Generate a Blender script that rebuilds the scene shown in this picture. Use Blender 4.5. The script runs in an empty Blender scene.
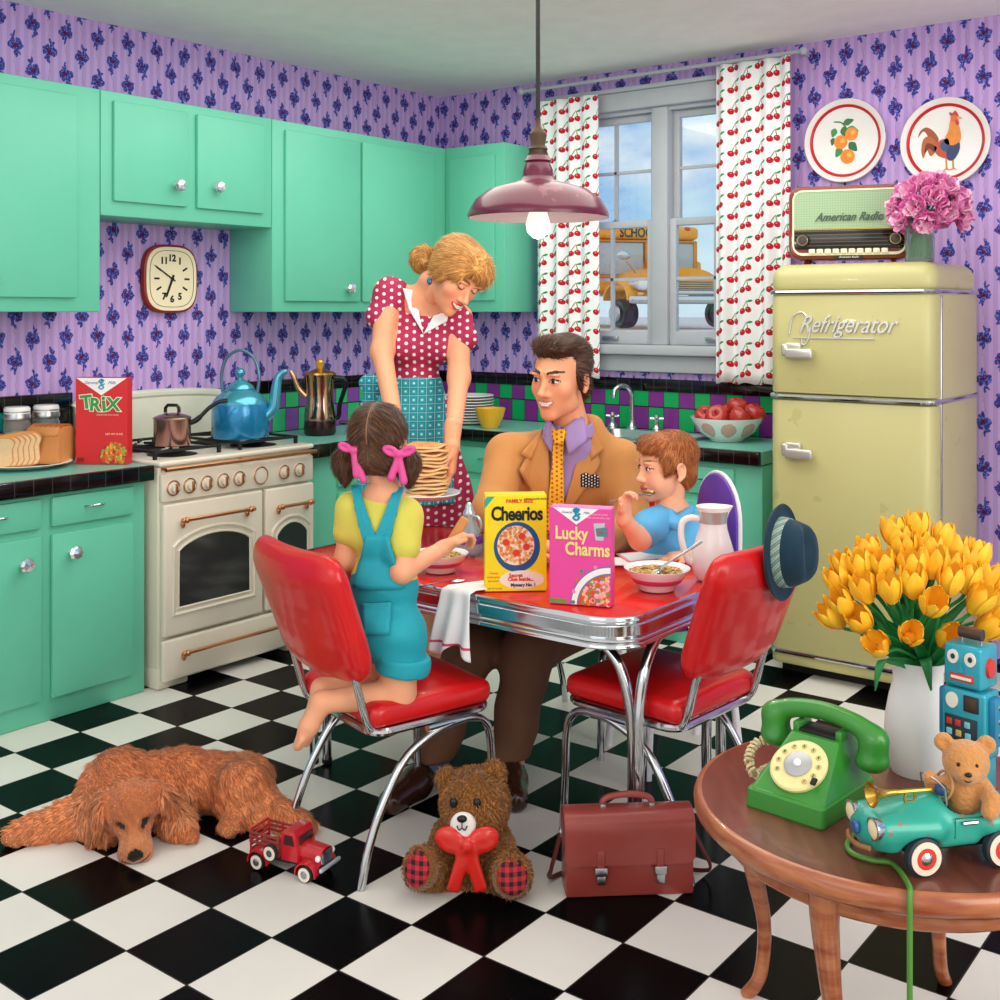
import bpy, bmesh, math, random
import numpy as np
from mathutils import Vector, Matrix, Euler
PI = math.pi
R = math.radians
SC = bpy.context.scene
COL = SC.collection
# ---------- camera geometry (level lens, shifted down) ----------
F = 1159.0; HZ = 312.0; CH = 1.6
TH = R(37.68); CS, SN = math.cos(TH), math.sin(TH)
CX, CY = 4.77, 0.0

def cw(r, zz, z):                       # camera-aligned (right, depth, height) -> room
    return Vector((CX + r*CS - zz*SN, CY + r*SN + zz*CS, z))
def W(px, py, z=0.0):                   # where the sight line meets height z
    d = F*(CH - z)/(py - HZ)
    return cw((px-500)/F*d, d, z)
def D(px, py, d):                       # the point at depth d
    return cw((px-500)/F*d, d, CH-(py-HZ)/F*d)
def WY(px, py, y):                      # on a plane y = const
    r = (px-500)/F
    d = (y-CY)/(r*SN+CS)
    return D(px, py, d)
def WX(px, py, x):
    r = (px-500)/F
    d = (x-CX)/(r*CS-SN)
    return D(px, py, d)

# ---------- objects ----------
def tag(o, label=None, cat=None, group=None, kind=None):
    if label: o['label'] = label
    if cat: o['category'] = cat
    if group: o['group'] = group
    if kind: o['kind'] = kind
    return o
def thing(name, label, cat, loc=(0, 0, 0), rotz=0.0, group=None, rot=None):
    o = bpy.data.objects.new(name, None); COL.objects.link(o)
    o.empty_display_size = .05
    o.location = loc
    o.rotation_euler = rot if rot else (0, 0, rotz)
    return tag(o, label, cat, group)
def dup(root, loc=None, rotz=None, label=None, group=None):
    r = root.copy(); COL.objects.link(r)
    if loc is not None: r.location = loc
    if rotz is not None: r.rotation_euler = (0, 0, rotz)
    if label: r['label'] = label
    if group: r['group'] = group
    for ch in list(root.children):
        c = ch.copy(); COL.objects.link(c); c.parent = r
        for g in list(ch.children):
            d = g.copy(); COL.objects.link(d); d.parent = c
    return r
def finish(name, me, mats, parent, smooth):
    if not isinstance(mats, (list, tuple)): mats = [mats]
    for m in mats: me.materials.append(m)
    if smooth:
        me.polygons.foreach_set('use_smooth', [True]*len(me.polygons))
        if smooth < 179:
            try: me.set_sharp_from_angle(angle=R(smooth))
            except Exception: pass
    o = bpy.data.objects.new(name, me); COL.objects.link(o)
    if parent: o.parent = parent
    return o

def T(x=0, y=0, z=0, rx=0, ry=0, rz=0, s=1.0):
    m = Matrix.Translation((x, y, z)) @ Euler((R(rx), R(ry), R(rz))).to_matrix().to_4x4()
    if s != 1.0: m = m @ (Matrix.Diagonal((s, s, s, 1)) if not isinstance(s, tuple) else Matrix.Diagonal((*s, 1)))
    return m
def aim(p, d, up=(0, 0, 1)):            # frame with local +Z along d
    z = Vector(d).normalized(); u = Vector(up)
    if abs(z.dot(u)) > .99: u = Vector((0, 1, 0))
    x = u.cross(z).normalized(); y = z.cross(x)
    m = Matrix((x, y, z)).transposed().to_4x4(); m.translation = Vector(p)
    return m

def cr(P, n=8, closed=False):           # Catmull-Rom
    P = [Vector(p) for p in P]; out = []; L = len(P)
    for i in range(L if closed else L-1):
        if closed: a, b, c, d = P[i-1], P[i], P[(i+1) % L], P[(i+2) % L]
        else: a, b, c, d = P[max(i-1, 0)], P[i], P[i+1], P[min(i+2, L-1)]
        for k in range(n):
            t = k/n
            out.append(.5*((2*b)+(c-a)*t+(2*a-5*b+4*c-d)*t*t+(3*b-a-3*c+d)*t**3))
    if not closed: out.append(P[-1])
    return out
def lerp(a, b, t): return a+(b-a)*t

class MB:
    def __init__(s): s.v = []; s.f = []; s.m = []; s.cur = 0; s.X = None
    def add(s, V, Fc, M=None):
        b = len(s.v)
        for p in V:
            p = Vector(p)
            if M is not None: p = M @ p
            if s.X is not None: p = s.X @ p
            s.v.append(p)
        flip = (M is not None and M.determinant() < 0)
        for f in Fc:
            g = [b+i for i in f]
            s.f.append(g[::-1] if flip else g); s.m.append(s.cur)
        return s
    def box(s, c, d, bev=0.0, seg=2, M=None):
        bm = bmesh.new(); bmesh.ops.create_cube(bm, size=1)
        for v in bm.verts: v.co = Vector((v.co.x*d[0]+c[0], v.co.y*d[1]+c[1], v.co.z*d[2]+c[2]))
        if bev: bmesh.ops.bevel(bm, geom=bm.edges[:], offset=bev, segments=seg, profile=.5, affect='EDGES')
        return s.bm(bm, M)
    def bb(s, lo, hi, bev=0.0, seg=2, M=None):
        return s.box([(a+b)/2 for a, b in zip(lo, hi)], [abs(b-a) for a, b in zip(lo, hi)], bev, seg, M)
    def bm(s, bm, M=None):
        bm.verts.ensure_lookup_table(); bm.verts.index_update()
        s.add([v.co.copy() for v in bm.verts], [[v.index for v in f.verts] for f in bm.faces], M); bm.free(); return s
    def tube(s, P, r, n=10, closed=False, cap=True, M=None, flat=1.0):
        P = [Vector(p) for p in P]; L = len(P)
        rr = r if isinstance(r, (list, tuple)) else [r]*L
        tan = []
        for i in range(L):
            a = P[i-1] if (i or closed) else P[i]; b = P[(i+1) % L] if (i < L-1 or closed) else P[i]
            t = (b-a); tan.append(t.normalized() if t.length > 1e-9 else Vector((0, 0, 1)))
        u = tan[0].orthogonal().normalized(); V = []
        for i in range(L):
            u = (u-tan[i]*u.dot(tan[i])); u = u.normalized() if u.length > 1e-6 else tan[i].orthogonal().normalized()
            w = tan[i].cross(u)
            for k in range(n):
                a = 2*PI*k/n; V.append(P[i]+(u*math.cos(a)+w*math.sin(a)*flat)*rr[i])
        Fc = []
        for i in range(L if closed else L-1):
            j = (i+1) % L
            for k in range(n):
                q = (k+1) % n; Fc.append((i*n+k, i*n+q, j*n+q, j*n+k))
        if cap and not closed:
            Fc.append(tuple(range(n))[::-1]); Fc.append(tuple((L-1)*n+k for k in range(n)))
        return s.add(V, Fc, M)
    def lathe(s, prof, n=32, c=(0, 0, 0), M=None, sx=1.0, sy=1.0, fn=None):
        V = []; Fc = []; rings = []
        for (r, z) in prof:
            if r < 1e-6:
                rings.append([len(V)]); V.append((c[0], c[1], c[2]+z))
            else:
                ring = []
                for k in range(n):
                    a = 2*PI*k/n; q = r*(fn(a, z) if fn else 1)
                    ring.append(len(V)); V.append((c[0]+q*math.cos(a)*sx, c[1]+q*math.sin(a)*sy, c[2]+z))
                rings.append(ring)
        for A, B in zip(rings, rings[1:]):
            for k in range(n):
                q = (k+1) % n
                if len(A) == 1 and len(B) == 1: continue
                if len(A) == 1: Fc.append((A[0], B[q], B[k]))
                elif len(B) == 1: Fc.append((A[k], A[q], B[0]))
                else: Fc.append((A[k], A[q], B[q], B[k]))
        return s.add(V, Fc, M)
    def prism(s, pts, h, M=None, bev=0.0, seg=2, z0=0.0):
        bm = bmesh.new(); vs = [bm.verts.new((p[0], p[1], z0)) for p in pts]
        f = bm.faces.new(vs); f.normal_update()
        if f.normal.z < 0: f.normal_flip()
        e = bmesh.ops.extrude_face_region(bm, geom=[f])
        up = [g for g in e['geom'] if isinstance(g, bmesh.types.BMVert)]
        for v in up: v.co.z = z0+h
        f.normal_flip()
        bmesh.ops.recalc_face_normals(bm, faces=bm.faces)
        if bev:
            ed = [g for g in bm.edges if abs(g.verts[0].co.z-g.verts[1].co.z) < 1e-6]
            bmesh.ops.bevel(bm, geom=ed, offset=bev, segments=seg, profile=.5, affect='EDGES')
        return s.bm(bm, M)
    def ell(s, c, r, n=20, M=None, rot=None):
        if not isinstance(r, (tuple, list)): r = (r, r, r)
        m = max(6, n//2)
        Q = Matrix.Translation(c)
        if rot: Q = Q @ Euler([R(a) for a in rot]).to_matrix().to_4x4()
        Q = Q @ Matrix.Diagonal((*r, 1))
        pr = [(math.sin(PI*i/m), -math.cos(PI*i/m)) for i in range(m+1)]
        pr[0] = (0, -1); pr[-1] = (0, 1)
        return s.lathe(pr, n, M=(M @ Q) if M is not None else Q)
    def grid(s, fn, nu, nv, cu=False, cv=False, M=None):
        V = []; Fc = []
        for i in range(nu):
            for j in range(nv):
                V.append(fn(i/(nu if cu else nu-1), j/(nv if cv else nv-1)))
        for i in range(nu if cu else nu-1):
            for j in range(nv if cv else nv-1):
                a, b = (i+1) % nu, (j+1) % nv
                Fc.append((i*nv+j, a*nv+j, a*nv+b, i*nv+b))
        return s.add(V, Fc, M)
    def sheet(s, fn, nu, nv, th, M=None):    # a grid given thickness along its normals
        P = [[Vector(fn(i/(nu-1), j/(nv-1))) for j in range(nv)] for i in range(nu)]
        V = []; Fc = []
        for sd in (0, 1):
            for i in range(nu):
                for j in range(nv):
                    du = P[min(i+1, nu-1)][j]-P[max(i-1, 0)][j]; dv = P[i][min(j+1, nv-1)]-P[i][max(j-1, 0)]
                    nn = du.cross(dv)
                    nn = nn.normalized() if nn.length > 1e-12 else Vector((0, 0, 1))
                    V.append(P[i][j]+nn*(th/2 if sd == 0 else -th/2))
        o = nu*nv
        for i in range(nu-1):
            for j in range(nv-1):
                a, b, c, d = i*nv+j, (i+1)*nv+j, (i+1)*nv+j+1, i*nv+j+1
                Fc += [(a, b, c, d), (o+d, o+c, o+b, o+a)]
        for i in range(nu-1):
            for j in (0, nv-1):
                a, b = i*nv+j, (i+1)*nv+j
                Fc.append((b, a, o+a, o+b) if j == 0 else (a, b, o+b, o+a))
        for j in range(nv-1):
            for i in (0, nu-1):
                a, b = i*nv+j, i*nv+j+1
                Fc.append((a, b, o+b, o+a) if i == 0 else (b, a, o+a, o+b))
        return s.add(V, Fc, M)
    def build(s, name, mats, parent=None, smooth=35):
        me = bpy.data.meshes.new(name)
        me.from_pydata([tuple(v) for v in s.v], [], s.f); 
        me.polygons.foreach_set('material_index', s.m)
        me.validate(); me.update()
        return finish(name, me, mats, parent, smooth)

def rrect(w, h, r, n=6, cx=0, cy=0):
    out = []
    for (sx, sy, a0) in ((1, 1, 0), (-1, 1, 90), (-1, -1, 180), (1, -1, 270)):
        for k in range(n+1):
            a = R(a0+90*k/n); out.append((cx+sx*(w/2-r)+r*math.cos(a), cy+sy*(h/2-r)+r*math.sin(a)))
    return out
def circ(r, n=24, cx=0, cy=0, ry=None):
    return [(cx+r*math.cos(2*PI*k/n), cy+(ry or r)*math.sin(2*PI*k/n)) for k in range(n)]

def text_mesh(txt, size, depth=.001, shear=0.0, offset=0.0, sx=1.0, space=1.0, center=True):
    cu = bpy.data.curves.new('lettering', 'FONT'); cu.body = txt; cu.size = size
    cu.extrude = depth/2; cu.shear = shear; cu.offset = offset; cu.space_character = space
    cu.resolution_u = 3
    if center: cu.align_x = 'CENTER'; cu.align_y = 'CENTER'
    o = bpy.data.objects.new('lettering', cu); COL.objects.link(o)
    dg = bpy.context.evaluated_depsgraph_get(); dg.update()
    me = bpy.data.meshes.new_from_object(o.evaluated_get(dg))
    V = [(v.co.x*sx, v.co.y, v.co.z) for v in me.vertices]; Fc = [tuple(p.vertices) for p in me.polygons]
    bpy.data.objects.remove(o); bpy.data.curves.remove(cu); bpy.data.meshes.remove(me)
    return V, Fc

# ---------- materials ----------
def srgb(h):
    if isinstance(h, str):
        h = h.lstrip('#'); c = [int(h[i:i+2], 16)/255 for i in (0, 2, 4)]
    else: c = h
    return tuple((x/12.92 if x <= .04045 else ((x+.055)/1.055)**2.4) for x in c)+(1.0,)
MATS = {}
def mat(name, col, rough=.5, metal=0.0, spec=.5, emit=0.0, trans=0.0, coat=0.0, ior=1.45, alpha=1.0, sss=0.0, noise=0.0, nscale=8.0, sheen=0.0):
    if name in MATS: return MATS[name]
    m = bpy.data.materials.new(name); m.use_nodes = True; MATS[name] = m
    t = m.node_tree; b = t.nodes['Principled BSDF']; c = srgb(col)
    b.inputs['Base Color'].default_value = c; b.inputs['Roughness'].default_value = rough
    b.inputs['Metallic'].default_value = metal; b.inputs['Specular IOR Level'].default_value = spec
    b.inputs['Transmission Weight'].default_value = trans; b.inputs['Coat Weight'].default_value = coat
    b.inputs['Coat Roughness'].default_value = .08
    b.inputs['IOR'].default_value = ior; b.inputs['Alpha'].default_value = alpha
    b.inputs['Sheen Weight'].default_value = sheen
    if emit: b.inputs['Emission Color'].default_value = c; b.inputs['Emission Strength'].default_value = emit
    # gentle procedural variation in every surface
    tc = t.nodes.new('ShaderNodeTexCoord'); nz = t.nodes.new('ShaderNodeTexNoise')
    nz.inputs['Scale'].default_value = nscale; nz.inputs['Detail'].default_value = 3
    t.links.new(tc.outputs['Object'], nz.inputs['Vector'])
    hs = t.nodes.new('ShaderNodeHueSaturation'); hs.inputs['Color'].default_value = c
    mp = t.nodes.new('ShaderNodeMapRange'); a = noise if noise else .03
    mp.inputs['To Min'].default_value = 1-a; mp.inputs['To Max'].default_value = 1+a
    mp.inputs['From Min'].default_value = .3; mp.inputs['From Max'].default_value = .7
    t.links.new(nz.outputs[0], mp.inputs['Value']); t.links.new(mp.outputs[0], hs.inputs['Value'])
    t.links.new(hs.outputs[0], b.inputs['Base Color'])
    return m

class X_:                                # tiny expression wrapper over math nodes
    def __init__(s, t, k): s.t = t; s.k = k
    def _o(s, op, b=None, c=None):
        n = s.t.nodes.new('ShaderNodeMath'); n.operation = op
        for i, q in enumerate((s, b, c)):
            if q is None: continue
            if isinstance(q, X_): s.t.links.new(q.k, n.inputs[i])
            else: n.inputs[i].default_value = q
        return X_(s.t, n.outputs[0])
    def __add__(s, b): return s._o('ADD', b)
    def __sub__(s, b): return s._o('SUBTRACT', b)
    def __mul__(s, b): return s._o('MULTIPLY', b)
    def __truediv__(s, b): return s._o('DIVIDE', b)
    def __lt__(s, b): return s._o('LESS_THAN', b)
    def __gt__(s, b): return s._o('GREATER_THAN', b)
    def fract(s): return s._o('FRACT')
    def floor(s): return s._o('FLOOR')
    def abs(s): return s._o('ABSOLUTE')
    def sin(s): return s._o('SINE')
    def sqrt(s): return s._o('SQRT')
    def atan2(s, b): return s._o('ARCTAN2', b)
    def min(s, b): return s._o('MINIMUM', b)
    def max(s, b): return s._o('MAXIMUM', b)
    def mod2(s): return (s*.5).fract()*2.0
class NT:
    def __init__(s, name, rough=.5, metal=0.0, spec=.5, coat=0.0, trans=0.0, coords='Object'):
        s.m = bpy.data.materials.new(name); s.m.use_nodes = True; s.t = s.m.node_tree
        s.b = s.t.nodes['Principled BSDF']
        s.b.inputs['Roughness'].default_value = rough; s.b.inputs['Metallic'].default_value = metal
        s.b.inputs['Specular IOR Level'].default_value = spec; s.b.inputs['Coat Weight'].default_value = coat
        s.b.inputs['Transmission Weight'].default_value = trans
        tc = s.t.nodes.new('ShaderNodeTexCoord'); s.vec = tc.outputs[coords]
        sp = s.t.nodes.new('ShaderNodeSeparateXYZ'); s.t.links.new(s.vec, sp.inputs[0])
        s.x, s.y, s.z = [X_(s.t, sp.outputs[i]) for i in range(3)]
        MATS[name] = s.m
    def noise(s, scale, detail=3, vec=None, dist=0.0):
        n = s.t.nodes.new('ShaderNodeTexNoise'); n.inputs['Scale'].default_value = scale
        n.inputs['Detail'].default_value = detail; n.inputs['Distortion'].default_value = dist
        s.t.links.new(vec or s.vec, n.inputs['Vector']); return X_(s.t, n.outputs[0])
    def comb(s, x, y, z):
        n = s.t.nodes.new('ShaderNodeCombineXYZ')
        for i, q in enumerate((x, y, z)):
            if isinstance(q, X_): s.t.links.new(q.k, n.inputs[i])
            else: n.inputs[i].default_value = q
        return n.outputs[0]
    def mix(s, f, a, b):
        n = s.t.nodes.new('ShaderNodeMix'); n.data_type = 'RGBA'; n.clamp_factor = True
        if isinstance(f, X_): s.t.links.new(f.k, n.inputs[0])
        else: n.inputs[0].default_value = f
        for i, q in ((6, a), (7, b)):
            if isinstance(q, (str, tuple)): n.inputs[i].default_value = srgb(q) if isinstance(q, str) else q
            else: s.t.links.new(q, n.inputs[i])
        return n.outputs[2]
    def attr(s, nm='Col'):
        n = s.t.nodes.new('ShaderNodeAttribute'); n.attribute_name = nm; return n.outputs['Color']
    def bump(s, h, strength=.3, dist=.01):
        n = s.t.nodes.new('ShaderNodeBump'); n.inputs['Strength'].default_value = strength; n.inputs['Distance'].default_value = dist
        s.t.links.new(h.k, n.inputs['Height']); s.t.links.new(n.outputs[0], s.b.inputs['Normal'])
    def rough(s, f): s.t.links.new(f.k, s.b.inputs['Roughness'])
    def done(s, c):
        s.t.links.new(c, s.b.inputs['Base Color']); return s.m
    def ellip(s, x, y, cx, cy, rx, ry, rot=0.0):      # 1 inside an ellipse
        a = x-cx; b = y-cy; c, d = math.cos(R(rot)), math.sin(R(rot))
        p = (a*c+b*d)*(1/rx); q = (b*c-a*d)*(1/ry)
        return (p*p+q*q)

# ---------- implicit surfaces for bodies, fur and soft things ----------
class SD:
    def __init__(s, fr=None): s.p = []; s.fr = fr
    def _push(s, kind, data, k, op, fr):
        s.p.append((kind, data, k, op, fr if fr is not None else s.fr)); return s
    def cap(s, a, b, ra, rb=None, k=.02, op='u', fr=None): return s._push('c', (Vector(a), Vector(b), ra, ra if rb is None else rb), k, op, fr)
    def chain(s, P, r, k=.02, op='u', fr=None):
        for i in range(len(P)-1): s.cap(P[i], P[i+1], r[i], r[i+1], k, op, fr)
        return s
    def ell(s, c, r, k=.02, rot=None, op='u', fr=None):
        if not isinstance(r, (tuple, list)): r = (r, r, r)
        return s._push('e', (Vector(c), r, rot), k, op, fr)
    def box(s, c, h, rd=.01, k=.02, rot=None, op='u', fr=None): return s._push('b', (Vector(c), h, rd, rot), k, op, fr)
def _rot(rot): return np.array(Euler([R(a) for a in rot]).to_matrix()) if rot else np.eye(3)
def sd_eval(prims, gx, gy, gz):
    d = np.full((len(gx), len(gy), len(gz)), 10.0, np.float32); res = gx[1]-gx[0]
    for kind, dt, k, op, fr in prims:
        A = np.eye(3); o = np.zeros(3); sc = 1.0
        if fr is not None:
            A3 = np.array(fr.to_3x3()); sc = float(np.linalg.norm(A3[:, 0])); A = A3/sc; o = np.array(fr.translation)
        if kind == 'c':
            a, b, ra, rb = dt; pa = A@(np.array(a)*sc)+o; pb = A@(np.array(b)*sc)+o; ra *= sc; rb *= sc
            lo = np.minimum(pa-ra, pb-rb); hi = np.maximum(pa+ra, pb+rb)
        elif kind == 'e':
            c, r, rot = dt; Q = A@_rot(rot); pc = A@(np.array(c)*sc)+o; rr = np.array(r)*sc
            ex = np.sqrt(((Q*rr)**2).sum(1)); lo = pc-ex; hi = pc+ex
        else:
            c, h, rd, rot = dt; Q = A@_rot(rot); pc = A@(np.array(c)*sc)+o; hh = np.array(h)*sc
            ex = np.abs(Q*hh).sum(1)+rd; lo = pc-ex; hi = pc+ex
        kk = k*sc; mg = kk+4*res
        i0 = [max(0, int(np.searchsorted(g, lo[i]-mg))) for i, g in enumerate((gx, gy, gz))]
        i1 = [min(len(g), int(np.searchsorted(g, hi[i]+mg))) for i, g in enumerate((gx, gy, gz))]
        if any(b-a < 1 for a, b in zip(i0, i1)): continue
        sl = tuple(slice(a, b) for a, b in zip(i0, i1))
        x = gx[sl[0]][:, None, None]; y = gy[sl[1]][None, :, None]; z = gz[sl[2]][None, None, :]
        if kind == 'c':
            ba = pb-pa; L = max(float(ba@ba), 1e-12)
            t = np.clip(((x-pa[0])*ba[0]+(y-pa[1])*ba[1]+(z-pa[2])*ba[2])/L, 0, 1)
            q = np.sqrt((x-pa[0]-t*ba[0])**2+(y-pa[1]-t*ba[1])**2+(z-pa[2]-t*ba[2])**2)-(ra+(rb-ra)*t)
        else:
            lx, ly, lz = [(x-pc[0])*Q[0, i]+(y-pc[1])*Q[1, i]+(z-pc[2])*Q[2, i] for i in range(3)]
            if kind == 'e':
                k0 = np.sqrt((lx/rr[0])**2+(ly/rr[1])**2+(lz/rr[2])**2); k1 = np.sqrt((lx/rr[0]**2)**2+(ly/rr[1]**2)**2+(lz/rr[2]**2)**2)+1e-9
                q = k0*(k0-1)/k1
            else:
                e = rd*sc; dx, dy, dz = np.abs(lx)-hh[0]+e, np.abs(ly)-hh[1]+e, np.abs(lz)-hh[2]+e
                q = np.sqrt(np.maximum(dx, 0)**2+np.maximum(dy, 0)**2+np.maximum(dz, 0)**2)+np.minimum(np.maximum(np.maximum(dx, dy), dz), 0)-e
        c0 = d[sl]
        if op == 'u':
            h = np.maximum(kk-np.abs(c0-q), 0)/max(kk, 1e-6); d[sl] = np.minimum(c0, q)-h*h*kk*.25
        elif op == 's':
            q = -q; h = np.maximum(kk-np.abs(c0-q), 0)/max(kk, 1e-6); d[sl] = np.maximum(c0, q)+h*h*kk*.25
    return d
def sd_bounds(prims):
    lo = np.full(3, 1e9); hi = -lo
    for kind, dt, k, op, fr in prims:
        if op != 'u': continue
        A = np.array(fr.to_3x3()) if fr is not None else np.eye(3); o = np.array(fr.translation) if fr is not None else np.zeros(3)
        if kind == 'c': pts = [(dt[0], dt[2]), (dt[1], dt[3])]
        elif kind == 'e': pts = [(dt[0], max(dt[1]))]
        else: pts = [(dt[0], max(dt[1])*1.75)]
        for p, r in pts:
            r = r*np.linalg.norm(A[:, 0]); q = A@np.array(p)+o; lo = np.minimum(lo, q-r); hi = np.maximum(hi, q+r)
    return lo, hi
def nets(d, gx, gy, gz):
    s = d < 0; res = gx[1]-gx[0]
    n = [k-1 for k in d.shape]
    cnt = np.zeros(n, np.int8)
    cor = [(i, j, k) for i in (0, 1) for j in (0, 1) for k in (0, 1)]
    for i, j, k in cor: cnt += s[i:i+n[0], j:j+n[1], k:k+n[2]]
    act = (cnt > 0) & (cnt < 8); idx = np.argwhere(act)
    vid = np.full(n, -1, np.int64); vid[act] = np.arange(len(idx))
    acc = np.zeros((len(idx), 3)); num = np.zeros(len(idx))
    val = {c: d[idx[:, 0]+c[0], idx[:, 1]+c[1], idx[:, 2]+c[2]] for c in cor}
    for a in cor:
        for ax in range(3):
            if a[ax]: continue
            b = list(a); b[ax] = 1; b = tuple(b); va, vb = val[a], val[b]
            ok = (va < 0) != (vb < 0); t = np.where(ok, va/np.where(ok, va-vb, 1), 0)
            p = np.tile(np.array(a, float), (len(idx), 1)); p[:, ax] += t
            acc += p*ok[:, None]; num += ok
    P = (idx+acc/num[:, None])*res+np.array([gx[0], gy[0], gz[0]])
    Q = []
    for ax in range(3):
        u, v = (ax+1) % 3, (ax+2) % 3
        a = np.moveaxis(s, ax, 0); e = np.argwhere(a[:-1] != a[1:]); e0 = a[:-1][tuple(e.T)]
        o = np.zeros_like(e); rest = [i for i in range(3) if i != ax]
        o[:, ax] = e[:, 0]; o[:, rest[0]] = e[:, 1]; o[:, rest[1]] = e[:, 2]
        ok = (o[:, u] > 0) & (o[:, v] > 0) & (o[:, u] < n[u]) & (o[:, v] < n[v]) & (o[:, ax] < n[ax])
        o = o[ok]; e0 = e0[ok]
        def g(du, dv):
            w = o.copy(); w[:, u] -= du; w[:, v] -= dv; return vid[w[:, 0], w[:, 1], w[:, 2]]
        q = np.stack([g(1, 1), g(0, 1), g(0, 0), g(1, 0)], 1)
        q[~e0] = q[~e0][:, ::-1]; Q.append(q)
    Q = np.concatenate(Q); Q = Q[(Q >= 0).all(1)]
    return P, Q
def sd_mesh(sd, res, post=None):
    lo, hi = sd_bounds(sd.p); lo -= 4*res; hi += 4*res
    g = [np.arange(lo[i], hi[i]+res, res) for i in range(3)]
    d = sd_eval(sd.p, *g)
    if post is not None: d = post(d, g[0][:, None, None], g[1][None, :, None], g[2][None, None, :]).astype(np.float32)
    return nets(d, *g)
def relax(P, Q, it=2):
    for _ in range(it):
        acc = np.zeros_like(P); n = np.zeros(len(P))
        for a, b in ((0, 1), (1, 2), (2, 3), (3, 0)):
            np.add.at(acc, Q[:, a], P[Q[:, b]]); np.add.at(acc, Q[:, b], P[Q[:, a]])
            np.add.at(n, Q[:, a], 1); np.add.at(n, Q[:, b], 1)
        P = P*.5+.5*acc/np.maximum(n, 1)[:, None]
    return P
def sd_obj(name, parts, mats, parent, colfn=None, it=1):
    """parts: list of (P, Q); colfn(P) -> rgb per vertex (sRGB 0..1)"""
    if isinstance(parts, tuple): parts = [parts]
    Ps = []; Qs = []; b = 0
    for P, Q in parts:
        if it: P = relax(P, Q, it)
        Ps.append(P); Qs.append(Q+b); b += len(P)
    P = np.concatenate(Ps); Q = np.concatenate(Qs)
    me = bpy.data.meshes.new(name)
    me.vertices.add(len(P)); me.vertices.foreach_set('co', P.astype(np.float32).ravel())
    me.loops.add(len(Q)*4); me.loops.foreach_set('vertex_index', Q.astype(np.int32).ravel())
    me.polygons.add(len(Q)); me.polygons.foreach_set('loop_start', np.arange(0, len(Q)*4, 4, dtype=np.int32))
    me.update(calc_edges=True); me.validate()
    if colfn is not None:
        c = np.asarray(colfn(P), float); c = np.where(c <= .04045, c/12.92, ((c+.055)/1.055)**2.4)
        at = me.color_attributes.new('Col', 'FLOAT_COLOR', 'POINT')
        at.data.foreach_set('color', np.concatenate([c, np.ones((len(c), 1))], 1).astype(np.float32).ravel())
    return finish(name, me, mats, parent, 180)
def rgb(h): return np.array([int(h.lstrip('#')[i:i+2], 16)/255 for i in (0, 2, 4)])
def attr_mat(name, rough=.5, spec=.4, sheen=0.0, nz=0.0, nscale=60.0, bump=0.0, stretch=None):
    if name in MATS: return MATS[name]
    t = NT(name, rough, 0, spec); c = t.attr(); t.b.inputs['Sheen Weight'].default_value = sheen
    v = None
    if stretch: v = t.comb(t.x*stretch[0], t.y*stretch[1], t.z*stretch[2])
    n = t.noise(nscale, 4, v)
    if bump: t.bump(n, bump, .01)
    hs = t.t.nodes.new('ShaderNodeHueSaturation'); t.t.links.new(c, hs.inputs['Color'])
    q = (n-.5)*(2*nz)+1.0; t.t.links.new(q.k, hs.inputs['Value'])
    return t.done(hs.outputs[0])

def fur_part(name, P, Q, par, mat_, n, length, flow, col, seed=1, width=.0016, lift=.35, jit=.28, var=(.72, 1.22)):
    """individual strands combed over a surface, as one coat"""
    rs = np.random.RandomState(seed)
    a, b, c = P[Q[:, 0]], P[Q[:, 1]], P[Q[:, 2]]; nn = np.cross(b-a, c-a); ar = np.linalg.norm(nn, axis=1)+1e-12
    k = rs.choice(len(Q), n, p=ar/ar.sum()); u = rs.rand(n, 1); v = rs.rand(n, 1); d_ = P[Q[k, 3]]
    p = (a[k]*(1-u)+b[k]*u)*(1-v)+(d_*(1-u)+c[k]*u)*v; nm = nn[k]/ar[k][:, None]
    fl = flow(p, nm)+rs.normal(0, jit, (n, 3)); fl -= nm*(fl*nm).sum(1, keepdims=True); fl /= np.linalg.norm(fl, axis=1, keepdims=True)+1e-9
    L = (length(p)*rs.uniform(.6, 1.2, n))[:, None]; sd_ = np.cross(nm, fl); w = width*rs.uniform(.7, 1.3, (n, 1))
    mid = p+L*.5*(fl*.8+nm*lift*1.3); tip = p+L*(fl+nm*lift*.75); p = p-nm*.001
    V = np.stack([p-sd_*w, p+sd_*w, mid-sd_*w*.8, mid+sd_*w*.8, tip], 1).reshape(-1, 3)
    o = np.arange(n)[:, None]*5; T_ = np.concatenate([o+[[0, 1, 3]], o+[[0, 3, 2]], o+[[2, 3, 4]]], 0)
    me = bpy.data.meshes.new(name); me.vertices.add(len(V)); me.vertices.foreach_set('co', V.astype(np.float32).ravel())
    me.loops.add(len(T_)*3); me.loops.foreach_set('vertex_index', T_.astype(np.int32).ravel())
    me.polygons.add(len(T_)); me.polygons.foreach_set('loop_start', np.arange(0, len(T_)*3, 3, dtype=np.int32)); me.update(calc_edges=True)
    cc = col(p)*rs.uniform(*var, (n, 1)); cc = np.clip(np.repeat(cc, 5, 0), 0, 1); cc = np.where(cc <= .04045, cc/12.92, ((cc+.055)/1.055)**2.4)
    at = me.color_attributes.new('Col', 'FLOAT_COLOR', 'POINT'); at.data.foreach_set('color', np.concatenate([cc, np.ones((len(cc), 1))], 1).astype(np.float32).ravel())
    o_ = finish(name, me, [mat_], par, 180); o_['kind'] = 'stuff'; return o_

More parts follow.
